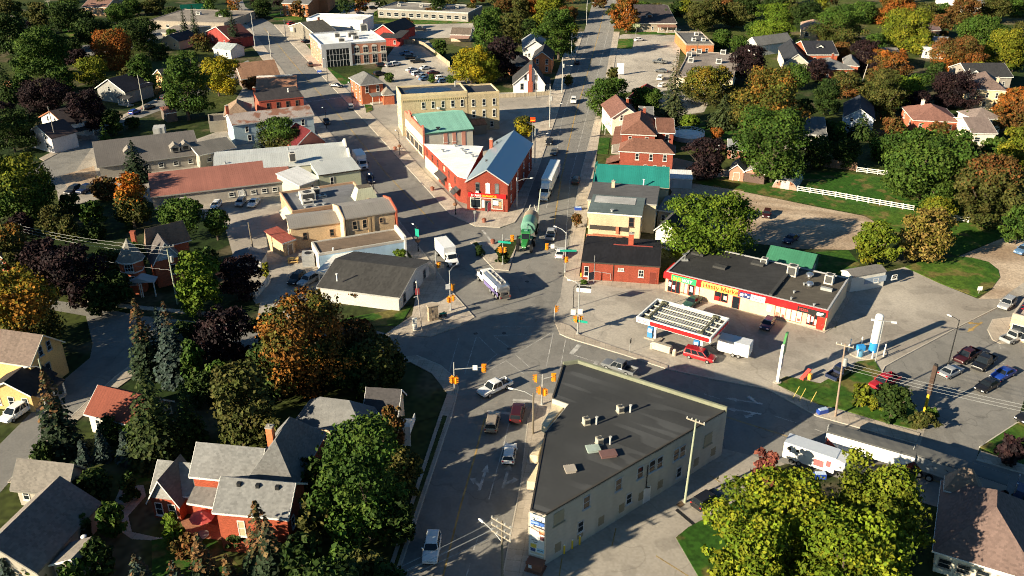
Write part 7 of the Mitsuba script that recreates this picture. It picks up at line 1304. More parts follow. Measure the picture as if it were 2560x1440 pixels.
t = thing('restaurant_sign', 'brown and yellow tall sign pylon at the shrub corner', 'sign'); f = Frame(*(60.52,-37.41), -60); part(t, 'post', f(box(-.18, .18, -.12, .12, 0, 3.4)), G(.75, .45, .03, .4)); part(t, 'board', f(box(-.32, .32, -.14, .14, 3.403, 8.2)), M(.07, .045, .035)); part(t, 'cap', f(box(-.25, .25, -.12, .12, 8.203, 8.5)), BLACK)
t = thing('feather_flag', 'red feather flag with pale letters before the corner shop door', 'flag'); f = Frame(*(-5.61,40.51), 30); part(t, 'pole', f(tube([(0, 0, .13), (0, 0, 2.6), (.35, 0, 3.4)], .03, 6)), GALV); part(t, 'flag', f(extrude([(.03, .9), (.75, 1.5), (1.05, 3.0), (.4, 3.4), (.05, 2.6)], -.02, .02)), G(.62, .06, .1, .5))
t = thing('inflatable', 'small red slide with yellow box on the roadside lawn', 'slide'); f = Frame(*(45.11,-28.48), 40); part(t, 'slide', f(extrude([(0, .2), (2.0, 1.1), (2.0, 1.4), (0, .5)], -.3, .3)), G(.7, .09, .07, .4)); part(t, 'box', f(box(1.0, 1.5, -.9, -.4, .1, 1.1)), G(.75, .35, .06, .4))
for p, lab in (((-6.22,36.69), 'round flower planter on the corner pavement'), ((-19.36,57.27), 'round flower planter on pavement beside the red shop wing'), ((-32.25,89.54), 'round flower planter near the pink fronted shop'), ((-4.04,24.9), 'tall brown planter on the traffic island')):
    t = thing('planter', lab, 'planter'); part(t, 'pot', cyl(p[0], p[1], .13, .75, .35, 12, .5), M(.3, .12, .09)); part(t, 'flowers', dome(p[0], p[1], .753, .55, .55, .4, 6, 12), M(.22, .08, .05))
for p, lab in (((13.42,8.8), 'yellow fire hydrant beside red brick shop'),):
    t = thing('fire_hydrant', lab, 'hydrant'); part(t, 'barrel', cyl(p[0], p[1], .13, .8, .14, 10), YELLOW); part(t, 'cap', dome(p[0], p[1], .803, .17, .17, .14, 6, 10), YELLOW); part(t, 'nozzle', Frame(p[0], p[1], 0)(box(-.26, .26, -.07, .07, .5, .64)), YELLOW)
for p, h_, lab in (((6.12,-66.18), 1.3, 'nearest of three yellow bollards along the pale block wall'), ((7.11,-65.32), 1.3, 'middle of three yellow bollards along the pale block wall'), ((8.06,-64.64), 1.3, 'farthest of three yellow bollards along the pale block wall')):
    t = thing('bollard', lab, 'bollard'); part(t, 'post', cyl(p[0], p[1], 0, h_, .11, 9), YELLOW); part(t, 'cap', dome(p[0], p[1], h_ + .003, .11, .11, .08, 5, 9), WHITE)
for i, (p, q) in enumerate((((42.24,-33.73), 0), ((43.05,-34.27), 1), ((44.41,-35.12), 2))):
    single('guy_guard', beam((p[0], p[1], .1), (p[0] + .9, p[1] + .5, 2.0), .04, 7), M(.6, .45, .12), ('left', 'middle', 'right')[i] + ' yellow guy wire guard on the roadside lawn', 'guard')
for p, a, lab in (((45.54,-37.41), 20, 'blue recycling boxes at the kerb below the lawn'), ((15.18,44.23), 0, 'blue box on the pavement beyond the small sidewalk tree'), ((-71.86,185.2), 0, 'blue box at kerb by the brown car'), ((40.49,-52.24), 0, 'dark blue box beside the livestock trailer')):
    f = Frame(p[0], p[1], a); t = thing('recycling_box', lab, 'box'); part(t, 'box', f(box(-.8, .8, -.35, .35, .02, .75)), G(.02, .06, .32, .5)); part(t, 'contents', f(box(-.6, .7, -.28, .28, .753, .9)), M(.35, .45, .6))
f = Frame(*(-44,15.84), 10); t = thing('timber_stand', 'yellow timber picnic table behind the tan building', 'table'); part(t, 'top', f(box(-1.1, 1.1, -.5, .5, .75, .85)), M(.6, .4, .15, 7)); part(t, 'bench', f(cat(box(-1.1, 1.1, -1.0, -.7, .4, .48), box(-1.1, 1.1, .7, 1.0, .4, .48))), M(.6, .4, .15, 7)); part(t, 'legs', f(cat(box(-.9, -.8, -1, 1, 0, .745), box(.8, .9, -1, 1, 0, .745))), M(.5, .33, .13))
f = Frame(*(-40.59,14.89), 10); t = thing('steel_tank', 'grey metal plant unit beside the brown flat shop', 'machine'); part(t, 'body', f(box(-1.2, 1.2, -1.4, 1.4, 0, 2.4)), M(.3, .31, .32)); part(t, 'fan', f(cyl(0, 0, 2.403, 2.5, .7, 14)), BLACK)
# fences
def rail_fence(pts, label, h_=1.35, rails=3, gap=2.6, mat=WHITE_TRIM, cat_='fence', name='rail_fence'):
    t = thing(name, label, cat_)
    for p, q in zip(pts[:-1], pts[1:]):
        p, q = np.array(p), np.array(q); L = np.linalg.norm(q - p); f = Frame(p[0], p[1], math.degrees(math.atan2(*(q - p)[::-1]))); n = max(1, int(round(L / gap)))
        for i in range(n):
            x0, x1 = L * i / n, L * (i + 1) / n
            part(t, 'post', f(box(x0 - .08, x0 + .08, -.08, .08, 0, h_ + .08)), mat)
            for j in range(rails):
                z = h_ * (j + 1) / rails - .12; part(t, 'rail', f(box(x0 + .083, x1 - .083, -.04, .04, z - .09, z + .09)), mat)
    return t
rail_fence([(69.3,56.99),(77.17,52.85),(83.55,48.85),(92.25,43.72)], 'white three rail fence along the green paddock')
rail_fence([(96.98,38.82),(101.38,36.69),(105.23,36.92)], 'white three rail fence continuing in tree shade at right')
rail_fence([(88.69,71.27),(95.64,68.16)], 'short far white rail fence behind the paddock')
def board_fence(pts, label, h_=1.8, mat=M(.36, .28, .2), gap=2.4, name='board_fence'):
    t = thing(name, label, 'fence')
    for p, q in zip(pts[:-1], pts[1:]):
        p, q = np.array(p), np.array(q); L = np.linalg.norm(q - p); f = Frame(p[0], p[1], math.degrees(math.atan2(*(q - p)[::-1]))); n = max(1, int(round(L / gap)))
        for i in range(n):
            part(t, 'panel', f(box(L * i / n + .06, L * (i + 1) / n - .06, -.03, .03, .05, h_)), (*mat[:2], 7)); part(t, 'post', f(box(L * i / n - .057, L * i / n + .057, -.06, .06, 0, h_ + .1)), mat)
    return t
board_fence([(-53.77,237.5),(-41.99,239.24),(-37.09,232.37),(-23.71,194.03)], 'long grey brown board fence round the upper car park', 2.0)
board_fence([(78.5,77.08),(88.91,71.91)], 'brown board fence behind the paddock in tree shade', 2.2, M(.26, .15, .10))
board_fence([(-178.74,163.94),(-171.37,161.02)], 'orange brown board fence at far left', 2.0, M(.36, .17, .09))
board_fence([(-131.15,100.09),(-124.15,99.31),(-116.96,98.53)], 'low grey wall fence beside the back street', 1.4, M(.26, .24, .23))
board_fence([(-47.21,-0.56),(-46.49,5.46),(-46.55,7.55)], 'pale curved board fence beside the purple tree', 1.5, M(.5, .48, .45))
board_fence([(-4.02,147.13),(1.34,148.2),(6.75,149.82),(12.89,151.45)], 'pale board fence below the white chimney house', 1.3, M(.45, .38, .28))
# garden parasol and furniture by the red house
t = thing('parasol', 'red patio parasol beside the brick house', 'parasol'); x, y = (-37.39,-62.16)
oct_ = [(math.cos(i * math.pi / 4 + .3), math.sin(i * math.pi / 4 + .3)) for i in range(9)]
for i in range(8): part(t, 'panel', (np.array([(x, y, 2.7), (x + 1.55 * oct_[i][0], y + 1.55 * oct_[i][1], 2.05), (x + 1.55 * oct_[i + 1][0], y + 1.55 * oct_[i + 1][1], 2.05), (x, y, 2.66)]), np.array([[0, 1, 2], [3, 2, 1]])), M(.50, .09, .08))
part(t, 'pole', cyl(x, y, 0, 2.75, .035, 8), GALV)
single('patio_table', cat(cyl(x + .3, y - 1.6, .68, .74, .8, 20), cyl(x + .3, y - 1.6, 0, .677, .08, 8)), M(.22, .2, .19), 'round patio table before the red parasol', 'table')
setting('patio', prism([(-41.01,-60.37),(-36.89,-59.27),(-34.54,-63.9),(-38.97,-63.55)], -.1, .06), M(.28, .13, .08, 3))
# overhead wires
def wire(name, pts, label, sag=.5, r=.022):
    out = []
    for p, q in zip(pts[:-1], pts[1:]):
        p, q = np.array(p, float), np.array(q, float); s = np.linspace(0, 1, 13)
        out.append(tube([p + (q - p) * u - np.array([0, 0, 4 * sag * u * (1 - u)]) for u in s], r, 4))
    single(name, cat(*out), G(.35, .36, .36, .5), label, 'wire')
a = (*(-61.01,-2.48), 11.4); b = (*(-95.88,13.38), 9.0)
for i, (dz, lab) in enumerate(((0, 'uppermost'), (-.7, 'second'), (-1.5, 'third'), (-4.6, 'lowest'))):
    wire('power_line', [(a[0], a[1], a[2] + dz), (b[0], b[1], b[2] + dz * .8), (b[0] - 30, b[1] + 6, b[2] + dz * .8 + .4)], lab + ' overhead wire in front of the turreted house', .7)
a = (*(47.21,-38.23), 11.6); c = (a[0] + 38, a[1] - 17, 11.0)
for i, (dz, lab) in enumerate(((-2.4, 'upper'), (-2.9, 'middle'), (-3.4, 'lower'))): wire('power_line', [(a[0], a[1], a[2] + dz), (c[0], c[1], c[2] + dz)], lab + ' overhead wire crossing the restaurant car park', .6)
a = (*(-1.08,-71.45), 9.3)
for i in range(4): wire('power_line', [(a[0] - 1.2 + .8 * i, a[1], a[2] - .5 * (i % 2)), (a[0] - 26 + .8 * i, a[1] - 16, a[2] - .4)], ('first', 'second', 'third', 'fourth')[i] + ' wire from left leaving the bottom pole crossarms', .5)

# ======== trees and shrubs
BARK = M(.10, .078, .06)
def unit_dirs(rng, n):
    d = rng.normal(size=(n, 3)); return d / np.linalg.norm(d, axis=1, keepdims=True)
def quads(P, N, S, rng):
    """Leaf tufts: bent four sided faces of size S at P, facing N."""
    n = len(P); a = np.cross(N, unit_dirs(rng, n)); a /= np.linalg.norm(a, axis=1, keepdims=True) + 1e-9; b = np.cross(N, a)
    S = S[:, None]; a = a * S; b = b * S * rng.uniform(.6, 1.0, (n, 1))
    V = np.stack([P - a, P - b + N * S * .22, P + a, P + b + N * S * .22], 1).reshape(-1, 3)
    i = np.arange(n)[:, None] * 4
    return V, np.vstack([i + [0, 1, 2], i + [0, 2, 3]])
def pick_cols(rng, n, pal, key):
    """Each lobe keeps to one tint of the palette, each tuft a little off it."""
    pal = np.array(pal, float); m = len(pal); i = (key * m).astype(int) % m; j = rng.integers(0, m, n); w = np.where(rng.random(n) < .25, 1.0, 0.0)[:, None]
    c = pal[i] * (1 - w) + pal[j] * w
    return c * (.78 + .44 * ((key * 7.31) % 1))[:, None] * rng.uniform(.70, 1.30, (n, 1)) * (1 + rng.uniform(-.08, .08, (n, 3)))
def broad_crown(rng, h, r, dens, pal, low=.05, lobes=52, top=None, narrow=1.0):
    """Leaf tufts on the outsides of many uneven boughs, the lowest near the ground; a lopsided outline."""
    u = rng.uniform(low + .06, .90, lobes); u[:4] = (.90, .84, .78, low + .1); az = np.arange(lobes) * 2.39996 + rng.uniform(-.5, .5, lobes)
    prof = np.where(u < .42, .70 + .30 * np.sin(np.clip((u - low) / .42, 0, 1) * math.pi / 2), np.sqrt(np.clip(1 - ((u - .42) / .60) ** 2, .02, 1)))
    wob = 1 + .22 * np.sin(az + rng.uniform(0, 6.28)) + .16 * np.sin(2 * az + rng.uniform(0, 6.28)) + .10 * np.sin(3 * az + 9 * u)
    lr = np.minimum(r * rng.choice([.15, .19, .24, .30, .37], lobes) * rng.uniform(.9, 1.1, lobes), h * .22)
    R = np.maximum(r * narrow * prof * wob * rng.uniform(.80, 1.12, lobes) - lr * .9, 0) * rng.uniform(.72, 1, lobes)
    C = np.column_stack([R * np.cos(az), R * np.sin(az), h * u - np.where(u > .7, lr * .55, 0)])
    core = np.array([[0, 0, h * q] for q in (.28, .48, .66)]); C = np.vstack([C, core]); lr = np.append(lr, [r * .5, r * .52, r * .42])
    n = int(np.clip(330 * r ** 1.8 * dens, 700, 19000 if dens < 1.3 else 30000)); A = 4 * math.pi * r * (r + h * .45) / 1.5 * 1.5
    ls = float(np.clip(math.sqrt(1.3 * A / n), .13, .62)) * .80
    n = int(n * 1.6)
    i = rng.choice(len(lr), n, p=lr ** 2 / np.sum(lr ** 2)); dd = unit_dirs(rng, n); dd[:, 2] = np.where(rng.random(n) < .4, np.abs(dd[:, 2]), dd[:, 2])
    rag = 1 + .22 * np.sin(dd[:, 0] * 5 + i * 1.7) * np.sin(dd[:, 1] * 5 + i * 2.9)
    P = C[i] + dd * (lr[i] * np.where(rng.random(n) < .10, rng.uniform(1.05, 1.4, n), rng.uniform(.60, 1.08, n)) * rag)[:, None] * [1, 1, .66]
    keep = P[:, 2] > .15
    for q in range(len(lr)): keep &= (i == q) | (((P - C[q]) ** 2).sum(1) > (lr[q] * .66) ** 2)
    P, i, dd = P[keep], i[keep], dd[keep]; n = len(P)
    N = dd + unit_dirs(rng, n) * .85; N /= np.linalg.norm(N, axis=1, keepdims=True)
    V, F = quads(P, N, ls * rng.uniform(.45, 1.2, n), rng)
    key = rng.random(len(lr))[i]
    if top is not None:                                            # another tint in the upper part, as autumn turns it
        cols = np.where((P[:, 2:] + rng.normal(0, h * .10, (n, 1)) > h * top[1]), pick_cols(rng, n, top[0], key), pick_cols(rng, n, pal, key))
    else: cols = pick_cols(rng, n, pal, key)
    return V, F, np.repeat(np.clip(cols, .004, .9), 4, 0), C, lr
def spruce_crown(rng, h, r, dens, pal, top=None, low=.04):
    P, N, S, Z = [], [], [], []
    lev = int(np.clip(h * 2.4, 12, 34) * (1 if dens >= 1 else .75))
    for i in range(lev):
        u = i / (lev - 1); z = h * (low + (1 - low) * u); R = r * (1 - u) ** .82 * rng.uniform(.82, 1.12) + .12
        m = int(max(5, 13 * (1 - u) ** .6)); a0 = rng.uniform(0, 6.28)
        for j in range(m):
            a = a0 + 6.283 * (j + rng.uniform(-.3, .3)) / m; Rj = R * rng.uniform(.7, 1.12); st = max(2, int(Rj / .42))
            t = np.linspace(.25, 1, st); dx, dy = math.cos(a), math.sin(a)
            for tt in t:
                for w in ((-1, 1) if tt > .4 else (0,)):
                    P.append((dx * Rj * tt - dy * w * .3 * tt * Rj * .35, dy * Rj * tt + dx * w * .3 * tt * Rj * .35, z - Rj * .30 * tt ** 1.4 + rng.uniform(-.06, .06)))
                    N.append((dx * .5 + rng.normal() * .3, dy * .5 + rng.normal() * .3, .75)); S.append(.36 * rng.uniform(.7, 1.2) * (1.1 - .35 * u)); Z.append(u)
    P, N, S, Z = np.array(P), np.array(N), np.array(S), np.array(Z); N /= np.linalg.norm(N, axis=1, keepdims=True)
    V, F = quads(P, N, S, rng); n = len(P); key = rng.random(n)
    cols = pick_cols(rng, n, pal, key)
    if top is not None: cols = np.where(((Z + rng.normal(0, .10, n) > top[1]) & (rng.random(n) < .8))[:, None], pick_cols(rng, n, top[0], key), cols)
    return V, F, np.repeat(np.clip(cols, .004, .9), 4, 0)
def tree(kind, T4, pal, label, top=None, cat_=None, group=None, name=None, dens=1.0, seed=None, **kw):
    x, y, h, r = T4; n_ = len(_roots); rng = np.random.default_rng(seed or (1000 + n_))
    h = max(h, 1.0); r = max(r, .5)
    t = thing(name or {'b': 'broadleaf_tree', 's': 'spruce_tree', 'u': 'shrub', 'c': 'conical_tree'}[kind], label, cat_ or ('shrub' if kind == 'u' else 'tree'), group)
    off = np.array([x, y, 0.0])
    if kind == 's':
        V, F, C = spruce_crown(rng, h, r, dens, pal, top)
        part(t, 'trunk', tube([off, off + [0, 0, h * .95]], [.035 * h * .6 + .05, .03], 7), BARK)
    else:
        if kind == 'u': kw = {'low': .02, 'lobes': 14, **kw}
        V, F, C, ctr, lr = broad_crown(rng, h, r, dens, pal, top=top, **kw)
        tr = .022 * h + .05; limbs = [tube([off, off + [0, 0, h * .35], off + [rng.uniform(-.3, .3), rng.uniform(-.3, .3), h * .72]], [tr, tr * .75, tr * .3], 8)]
        for j in rng.choice(len(lr) - 2, min(7, len(lr) - 2), False):
            b0 = off + [0, 0, h * rng.uniform(.2, .42)]; e = off + ctr[j]; limbs.append(tube([b0, (b0 + e) / 2 + [0, 0, -.04 * h], e], [tr * .5, tr * .35, tr * .12], 5))
        part(t, 'trunk' if kind != 'u' else 'stem', cat(*limbs), BARK)
    k = _unique(t + '__crown' if kind != 'u' else t + '__foliage'); scene[k] = shape((V + off, F), 'leaf', color=C)
    return t
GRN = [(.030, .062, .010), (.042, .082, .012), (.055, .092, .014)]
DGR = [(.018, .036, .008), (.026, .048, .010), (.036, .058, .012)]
OLV = [(.058, .062, .016), (.075, .070, .018), (.045, .055, .012)]
BRI = [(.080, .130, .012), (.105, .150, .014), (.060, .105, .010)]
YGR = [(.120, .135, .012), (.160, .155, .014), (.085, .110, .010)]
YEL = [(.300, .230, .012), (.230, .190, .012), (.150, .150, .012)]
ORA = [(.270, .085, .016), (.200, .070, .015), (.120, .075, .016)]
RUS = [(.150, .062, .020), (.110, .060, .018), (.075, .060, .016)]
PUR = [(.020, .011, .013), (.028, .014, .015), (.015, .010, .012)]
TAN = [(.220, .150, .045), (.170, .125, .030), (.130, .110, .020)]
SPR = [(.020, .034, .016), (.027, .042, .022), (.016, .028, .012)]
BLU = [(.050, .072, .062), (.040, .060, .052), (.032, .050, .040)]
CONE = ([(.145, .075, .030), (.115, .060, .026), (.06, .05, .02)], .60)
F_ = dict(dens=.55)
# left of the picture
tree('b', (-200.89,214.58,18.67,7.95), DGR, 'dark green tree at the far upper left corner', **F_)
tree('b', (-240.96,287.97,12.83,7.59), OLV, 'olive tree at the very top left', **F_)
tree('b', (-219.62,277.34,12.57,6.49), OLV, 'olive tree second from the top left corner', **F_)
tree('b', (-202.52,267.19,14.04,8.6), DGR, 'dark tree at the top between two utility poles', **F_)
tree('b', (-169.75,176.14,19.8,10.75), GRN, 'big green tree left of the orange maple at upper left')
tree('s', (-207.39,239.24,11.61,3.74), BLU, 'bluish spruce beside the utility pole at far upper left', **F_)
tree('b', (-151.11,191.27,15.66,9.37), ORA, 'orange and green maple at upper left')
tree('b', (-153.33,224.09,14.39,10.22), DGR, 'nearly black round tree right of the orange maple')
tree('b', (-147.12,165.72,10.61,6.17), YGR, 'bright yellow green tree left of the grey gabled house')
tree('b', (-123.92,152,14.98,5.09), GRN, 'green tree behind the back street lamp pole')
tree('b', (-99.33,120.22,22.23,7.52), GRN, 'tall green tree beside the yellow tree at upper left', low=.05)
tree('b', (-98.81,149.82,14.63,6.99), YEL, 'yellow tree in front of the brown gabled hall')
tree('b', (-127.05,222.47,8.03,4.09), OLV, 'olive orange tree behind the pale blue roofed house', (RUS, .6), **F_)
tree('s', (-141.1,244.55,13.4,2.75), SPR, 'left of two dark spruces before the flat roofed clinic', **F_); tree('s', (-136.02,242.77,15.31,2.91), SPR, 'right of two dark spruces before the flat roofed clinic', **F_)
tree('s', (-116.67,232.37,17.2,3.5), SPR, 'tall spruce beside the shop street at upper left', **F_)
tree('b', (-148,129.48,11.37,8.46), PUR, 'wide purple brown tree at left behind the white cottage', lobes=64)
tree('s', (-165.76,141.89,13.94,6.18), DGR, 'dark conifer at the left edge', **F_)
tree('b', (-122.46,105.27,14.17,6.04), PUR, 'purple tree between white cottage and grey gabled house')
tree('b', (-136.45,88.1,12.9,6.77), DGR, 'dark green tree at the left edge above yellow green tree')
tree('b', (-106.81,35.98,17.07,8.66), GRN, 'big green tree with yellow tips at the left edge', ([(.13, .14, .012), (.10, .12, .01), (.05, .08, .01)], .62))
tree('s', (-93.64,64.52,10.34,4.16), SPR, 'dark spruce in front of the long grey hall')
tree('b', (-82.61,33.67,13.04,4.31), OLV, 'small maple with vivid orange top at left', ([(.36, .11, .012), (.30, .08, .012), (.24, .12, .015)], .60))
tree('s', (-115.73,97.76,5.35,1.92), GRN, 'small green spruce before the low grey wall', **F_)
tree('b', (-96.21,27.02,8.6,3.02), OLV, 'small olive tree above the purple trees at left'); tree('b', (-92.12,24.9,7.2,2.08), OLV, 'small olive tree right beside its twin at left')
tree('b', (-94.02,7.55,12.83,4.34), OLV, 'olive tree with orange top at the left edge by overhead wires', ([(.2, .09, .015), (.09, .075, .015)], .78))
tree('b', (-69.7,27.02,9.92,5.66), GRN, 'light green spreading tree behind turreted house', low=.3); tree('b', (-62.47,27.02,7.44,3.15), GRN, 'smaller green tree right of the spreading one', low=.3)
tree('b', (-78.11,-3.27,13.03,5.15), PUR, 'purple tree left of the turreted house', lobes=64); tree('b', (-84.69,0.74,12.48,4), PUR, 'purple tree second from the left edge')
tree('b', (-79.02,-18.36,15.04,7.28), OLV, 'large yellow and orange tree at the left edge', ([(.21, .15, .014), (.24, .11, .014), (.12, .12, .014)], .45), lobes=64)
tree('b', (-55.46,-7.11,14.09,4.34), BRI, 'bright green tree right of the utility pole and turreted house')
tree('b', (-49.7,-0.88,9.51,4.06), PUR, 'purple tree beside the pale curved fence'); tree('b', (-44.73,-25.89,12.01,4.49), PUR, 'big purple tree left of the large orange maple', lobes=64)
tree('u', (-47.16,7.55,4.07,1), YGR, 'yellow green hedge beside the purple tree')
tree('s', (-56.99,-27.07,13.58,2.91), SPR, 'tall spruce with brown cone top left of the blue spruce', CONE)
tree('s', (-52.18,-28.24,13.65,3.19), BLU, 'tall blue spruce with brown tip beside the cone topped one', ([(.14, .075, .03), (.08, .06, .03)], .82)); tree('s', (-54.57,-25.89,11.46,1.86), BLU, 'slim blue spruce between the two tall ones')
tree('b', (-48.51,-30.53,9.18,1.81), GRN, 'narrow green tree right of the blue spruces')
tree('b', (-30.21,-30.31,17.59,7.89), [(.19, .075, .016), (.14, .075, .016), (.22, .09, .016), (.085, .07, .014), (.055, .062, .012)], 'large orange and green maple in the middle left', lobes=64, dens=1.25)
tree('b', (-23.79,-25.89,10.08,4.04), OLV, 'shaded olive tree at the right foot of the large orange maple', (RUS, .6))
tree('b', (-37.11,-45.27,14.51,4.84), OLV, 'big olive tree above the grey roofed brick house', lobes=64)
tree('s', (-48.08,-47.53,13.75,5.03), [(.030, .045, .012), (.040, .055, .014), (.022, .036, .010)], 'wide dark green conifer above the grey roofed brick house')
tree('s', (-44.6,-44.81,9.87,2.45), DGR, 'dark conifer right of the wide one')
tree('s', (-60.92,-47.53,13.75,3.05), SPR, 'spruce with brown top beside the rust metal roof', CONE)
tree('s', (-57.43,-49.28,3.76,0.91), BLU, 'smallest blue spruce in the row at lower left'); tree('s', (-55.26,-48.41,4.75,1.13), BLU, 'middle blue spruce in the row at lower left'); tree('s', (-51.73,-49.11,4.92,1.39), BLU, 'right blue spruce in the row at lower left')
tree('b', (-16.84,-63.55,17.93,5.63), GRN, 'large green tree left of the bottom road', lobes=64, dens=1.35)
tree('b', (-16.23,-46.64,8.2,1.62), RUS, 'small rusty tree behind the large green one')
tree('s', (-28.2,-69.13,10.19,2.68), SPR, 'spruce covered with brown cones in front of red brick wall', ([(.17, .095, .04), (.14, .075, .034), (.06, .05, .02)], .30))
tree('s', (-26.46,-71.57,9.79,2.4), SPR, 'bluish spruce at the bottom right of the brick house', ([(.14, .085, .04), (.06, .06, .035)], .7))
tree('u', (-32.25,-65.25,3.18,1.65), DGR, 'dark green round shrub against the red brick wall')
tree('s', (-34.18,-71.57,7.85,1.67), SPR, 'cone covered spruce at the bottom edge', ([(.17, .095, .04), (.14, .075, .034)], .45)); tree('s', (-31.23,-72.17,5.28,1.14), SPR, 'small cone tipped spruce at the bottom edge', CONE)
tree('s', (-41.13,-72.17,5.39,1.8), BLU, 'blue spruce at the bottom edge left of the sunlit lawn', ([(.14, .085, .04), (.06, .06, .035)], .7)); tree('s', (-36.96,-72.76,4.98,1.23), BLU, 'small blue spruce at bottom edge', CONE)
tree('s', (-56.15,-71.57,4.14,1.77), BLU, 'blue spruce at the bottom left corner'); tree('b', (-53.57,-70.97,4.27,1.25), GRN, 'green bush with brown top at bottom left', (RUS, .7))
tree('b', (-54.86,-56.63,3.82,1.21), DGR, 'small green tree between the lower left roofs'); tree('u', (-40.44,-63.9,4.11,1.42), BRI, 'light green weeping shrub beside the red parasol')
tree('u', (-37.3,-67.22,3.63,1.62), RUS, 'dark red border shrub before the patio'); tree('u', (-22.35,16.42,2.64,1.61), BRI, 'round green bush beside the pale blue wall')
tree('u', (-28.11,-0.07,3.29,4.05), RUS, 'bare reddish shrub before the white office wall', dens=.6); tree('u', (-23.73,0.41,2.48,2.59), RUS, 'bare shrub at the corner of the white office', dens=.6)
tree('b', (-63.08,86.31,10.77,6.47), OLV, 'olive green tree before the rusty roofed building', (GRN, .5)); tree('s', (-68.37,85.26,6.69,2.37), BLU, 'small blue spruce beside the olive tree and rusty roof')
tree('b', (-89.31,161.02,4.17,4.17), RUS, 'low brown shrubbery by the brick row', dens=.5); tree('b', (-95.88,50.96,5.97,3.29), RUS, 'bare brown bush beside the long grey hall', dens=.3)
tree('b', (-176.31,230.69,13,7.49), DGR, 'dark tree behind the orange maple at upper left', **F_); tree('b', (-187.41,287.97,10.11,7.6), GRN, 'green tree at the top left centre', **F_); tree('b', (-180.66,316.82,8.37,7.07), OLV, 'olive tree at the top beside green metal shed', **F_); tree('b', (-190.49,310.77,8.66,5.98), GRN, 'green tree left of the olive one at the top', **F_)
tree('b', (-153.7,155.33,9.52,4.76), GRN, 'green tree below the big one at upper left', **F_); tree('b', (-177.14,203.3,6.92,4.68), DGR, 'dark tree in front of the big green tree', **F_); tree('b', (-166.15,196.13,6.81,4.21), PUR, 'small purple tree at upper left', **F_)
tree('b', (-115.68,105.27,7.7,3.19), DGR, 'dark small tree below the purple one', **F_); tree('b', (-121.04,163.94,6.29,3.85), DGR, 'dark tree beside the orange walled house', **F_)
tree('b', (-123.82,304.86,9.69,5.51), DGR, 'dark green tree at top of the shop street', **F_); tree('b', (-137.69,287.97,7.38,3.81), GRN, 'green tree near the clinic roof', **F_)
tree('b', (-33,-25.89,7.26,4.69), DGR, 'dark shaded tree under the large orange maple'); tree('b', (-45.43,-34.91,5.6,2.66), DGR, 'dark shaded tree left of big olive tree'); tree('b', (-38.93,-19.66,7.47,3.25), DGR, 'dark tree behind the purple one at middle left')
tree('b', (-84.21,35.98,5.66,2.64), DGR, 'dark bush under the orange topped maple'); tree('b', (-87.97,27.02,3.66,2.54), DGR, 'dark bush in the shaded yard at left')
# middle and top
tree('b', (-10.29,206.99,19.84,7.01), GRN, 'green tree behind the car park at the top centre', **F_); tree('b', (0.51,237.5,14.33,6.08), OLV, 'olive bare crowned tree at the top centre', **F_)
tree('b', (-14.43,165.72,14.7,7.33), YEL, 'golden tree at the end of the upper car park', low=.08); tree('b', (-8.2,165.72,11.43,5.25), YGR, 'yellow green tree right beside the golden one')
tree('b', (-4.04,173.01,16.91,6.05), PUR, 'dark purple tree behind the golden tree', **F_); tree('b', (-8.31,189.22,11.82,4.49), DGR, 'dark green tree between golden and purple trees', **F_)
tree('b', (18.36,206.99,21.62,7.78), GRN, 'tall green tree beside the main road at the top'); tree('b', (18.6,299.1,13.48,8.74), YGR, 'yellow tinged tree at the top left of main road', **F_); tree('b', (11.57,308.39,12.78,6.14), ORA, 'orange tree at the top centre', **F_)
tree('b', (3.96,304.86,11.38,5.9), OLV, 'brownish tree at the top centre edge', **F_)
tree('b', (52.04,265.21,16.73,5.94), ORA, 'orange red tree right of the main road at top', **F_); tree('b', (49.53,277.34,12.57,4.63), OLV, 'olive tree in front of the orange red one', **F_)
tree('b', (84.62,265.21,15.36,7.74), OLV, 'olive tree behind the orange shop'); tree('b', (93.46,277.34,14.33,6.48), OLV, 'second olive tree behind the orange shop', **F_)
tree('b', (28.99,123.86,13.14,7.06), GRN, 'round green tree at the roadside above the cream house'); tree('c', (32.94,141.89,12.41,3.13), OLV, 'pointed olive tree behind the round roadside tree', narrow=.8)
tree('s', (48.45,115.79,21.94,4.98), [(.042, .055, .022), (.055, .062, .026), (.032, .045, .018)], 'very tall spruce before the plaza store', ([(.19, .15, .09), (.10, .09, .045)], .62))
tree('b', (43.08,129.48,8.38,5.53), GRN, 'green tree between red roof and tall spruce'); tree('b', (62.51,136.81,13.75,8.45), OLV, 'yellowing tree before the plaza store', ([(.2, .13, .016), (.12, .115, .016), (.08, .09, .014)], .45))
tree('u', (52.53,111.49,4.25,3.45), BRI, 'bright green bush left of the pool'); tree('s', (62.86,112.34,10,5.93), [(.035, .050, .018), (.048, .062, .022)], 'soft green conifer left of the giant tree')
tree('b', (84.76,169.93,14.17,6.93), PUR, 'large purple tree above the giant tree'); tree('b', (64.43,63.63,20.67,9.98), GRN, 'giant green tree beside the twin shed, lower crown', lobes=64, low=.06, dens=1.2); tree('b', (71.33,95.47,23.66,10.72), OLV, 'giant orange tinged tree above its green neighbour', ([(.17, .085, .016), (.10, .085, .016), (.07, .08, .014)], .42), lobes=64, dens=1.1)
tree('b', (49.17,65.72,11.59,4.87), PUR, 'round dark purple tree beside the gravel yard'); tree('u', (58.36,99.31,3.75,2.28), ORA, 'red orange shrub right of the pool')
tree('b', (40.38,15.84,15.73,8.84), BRI, 'bright green tree behind the convenience store', lobes=64, dens=1.25)
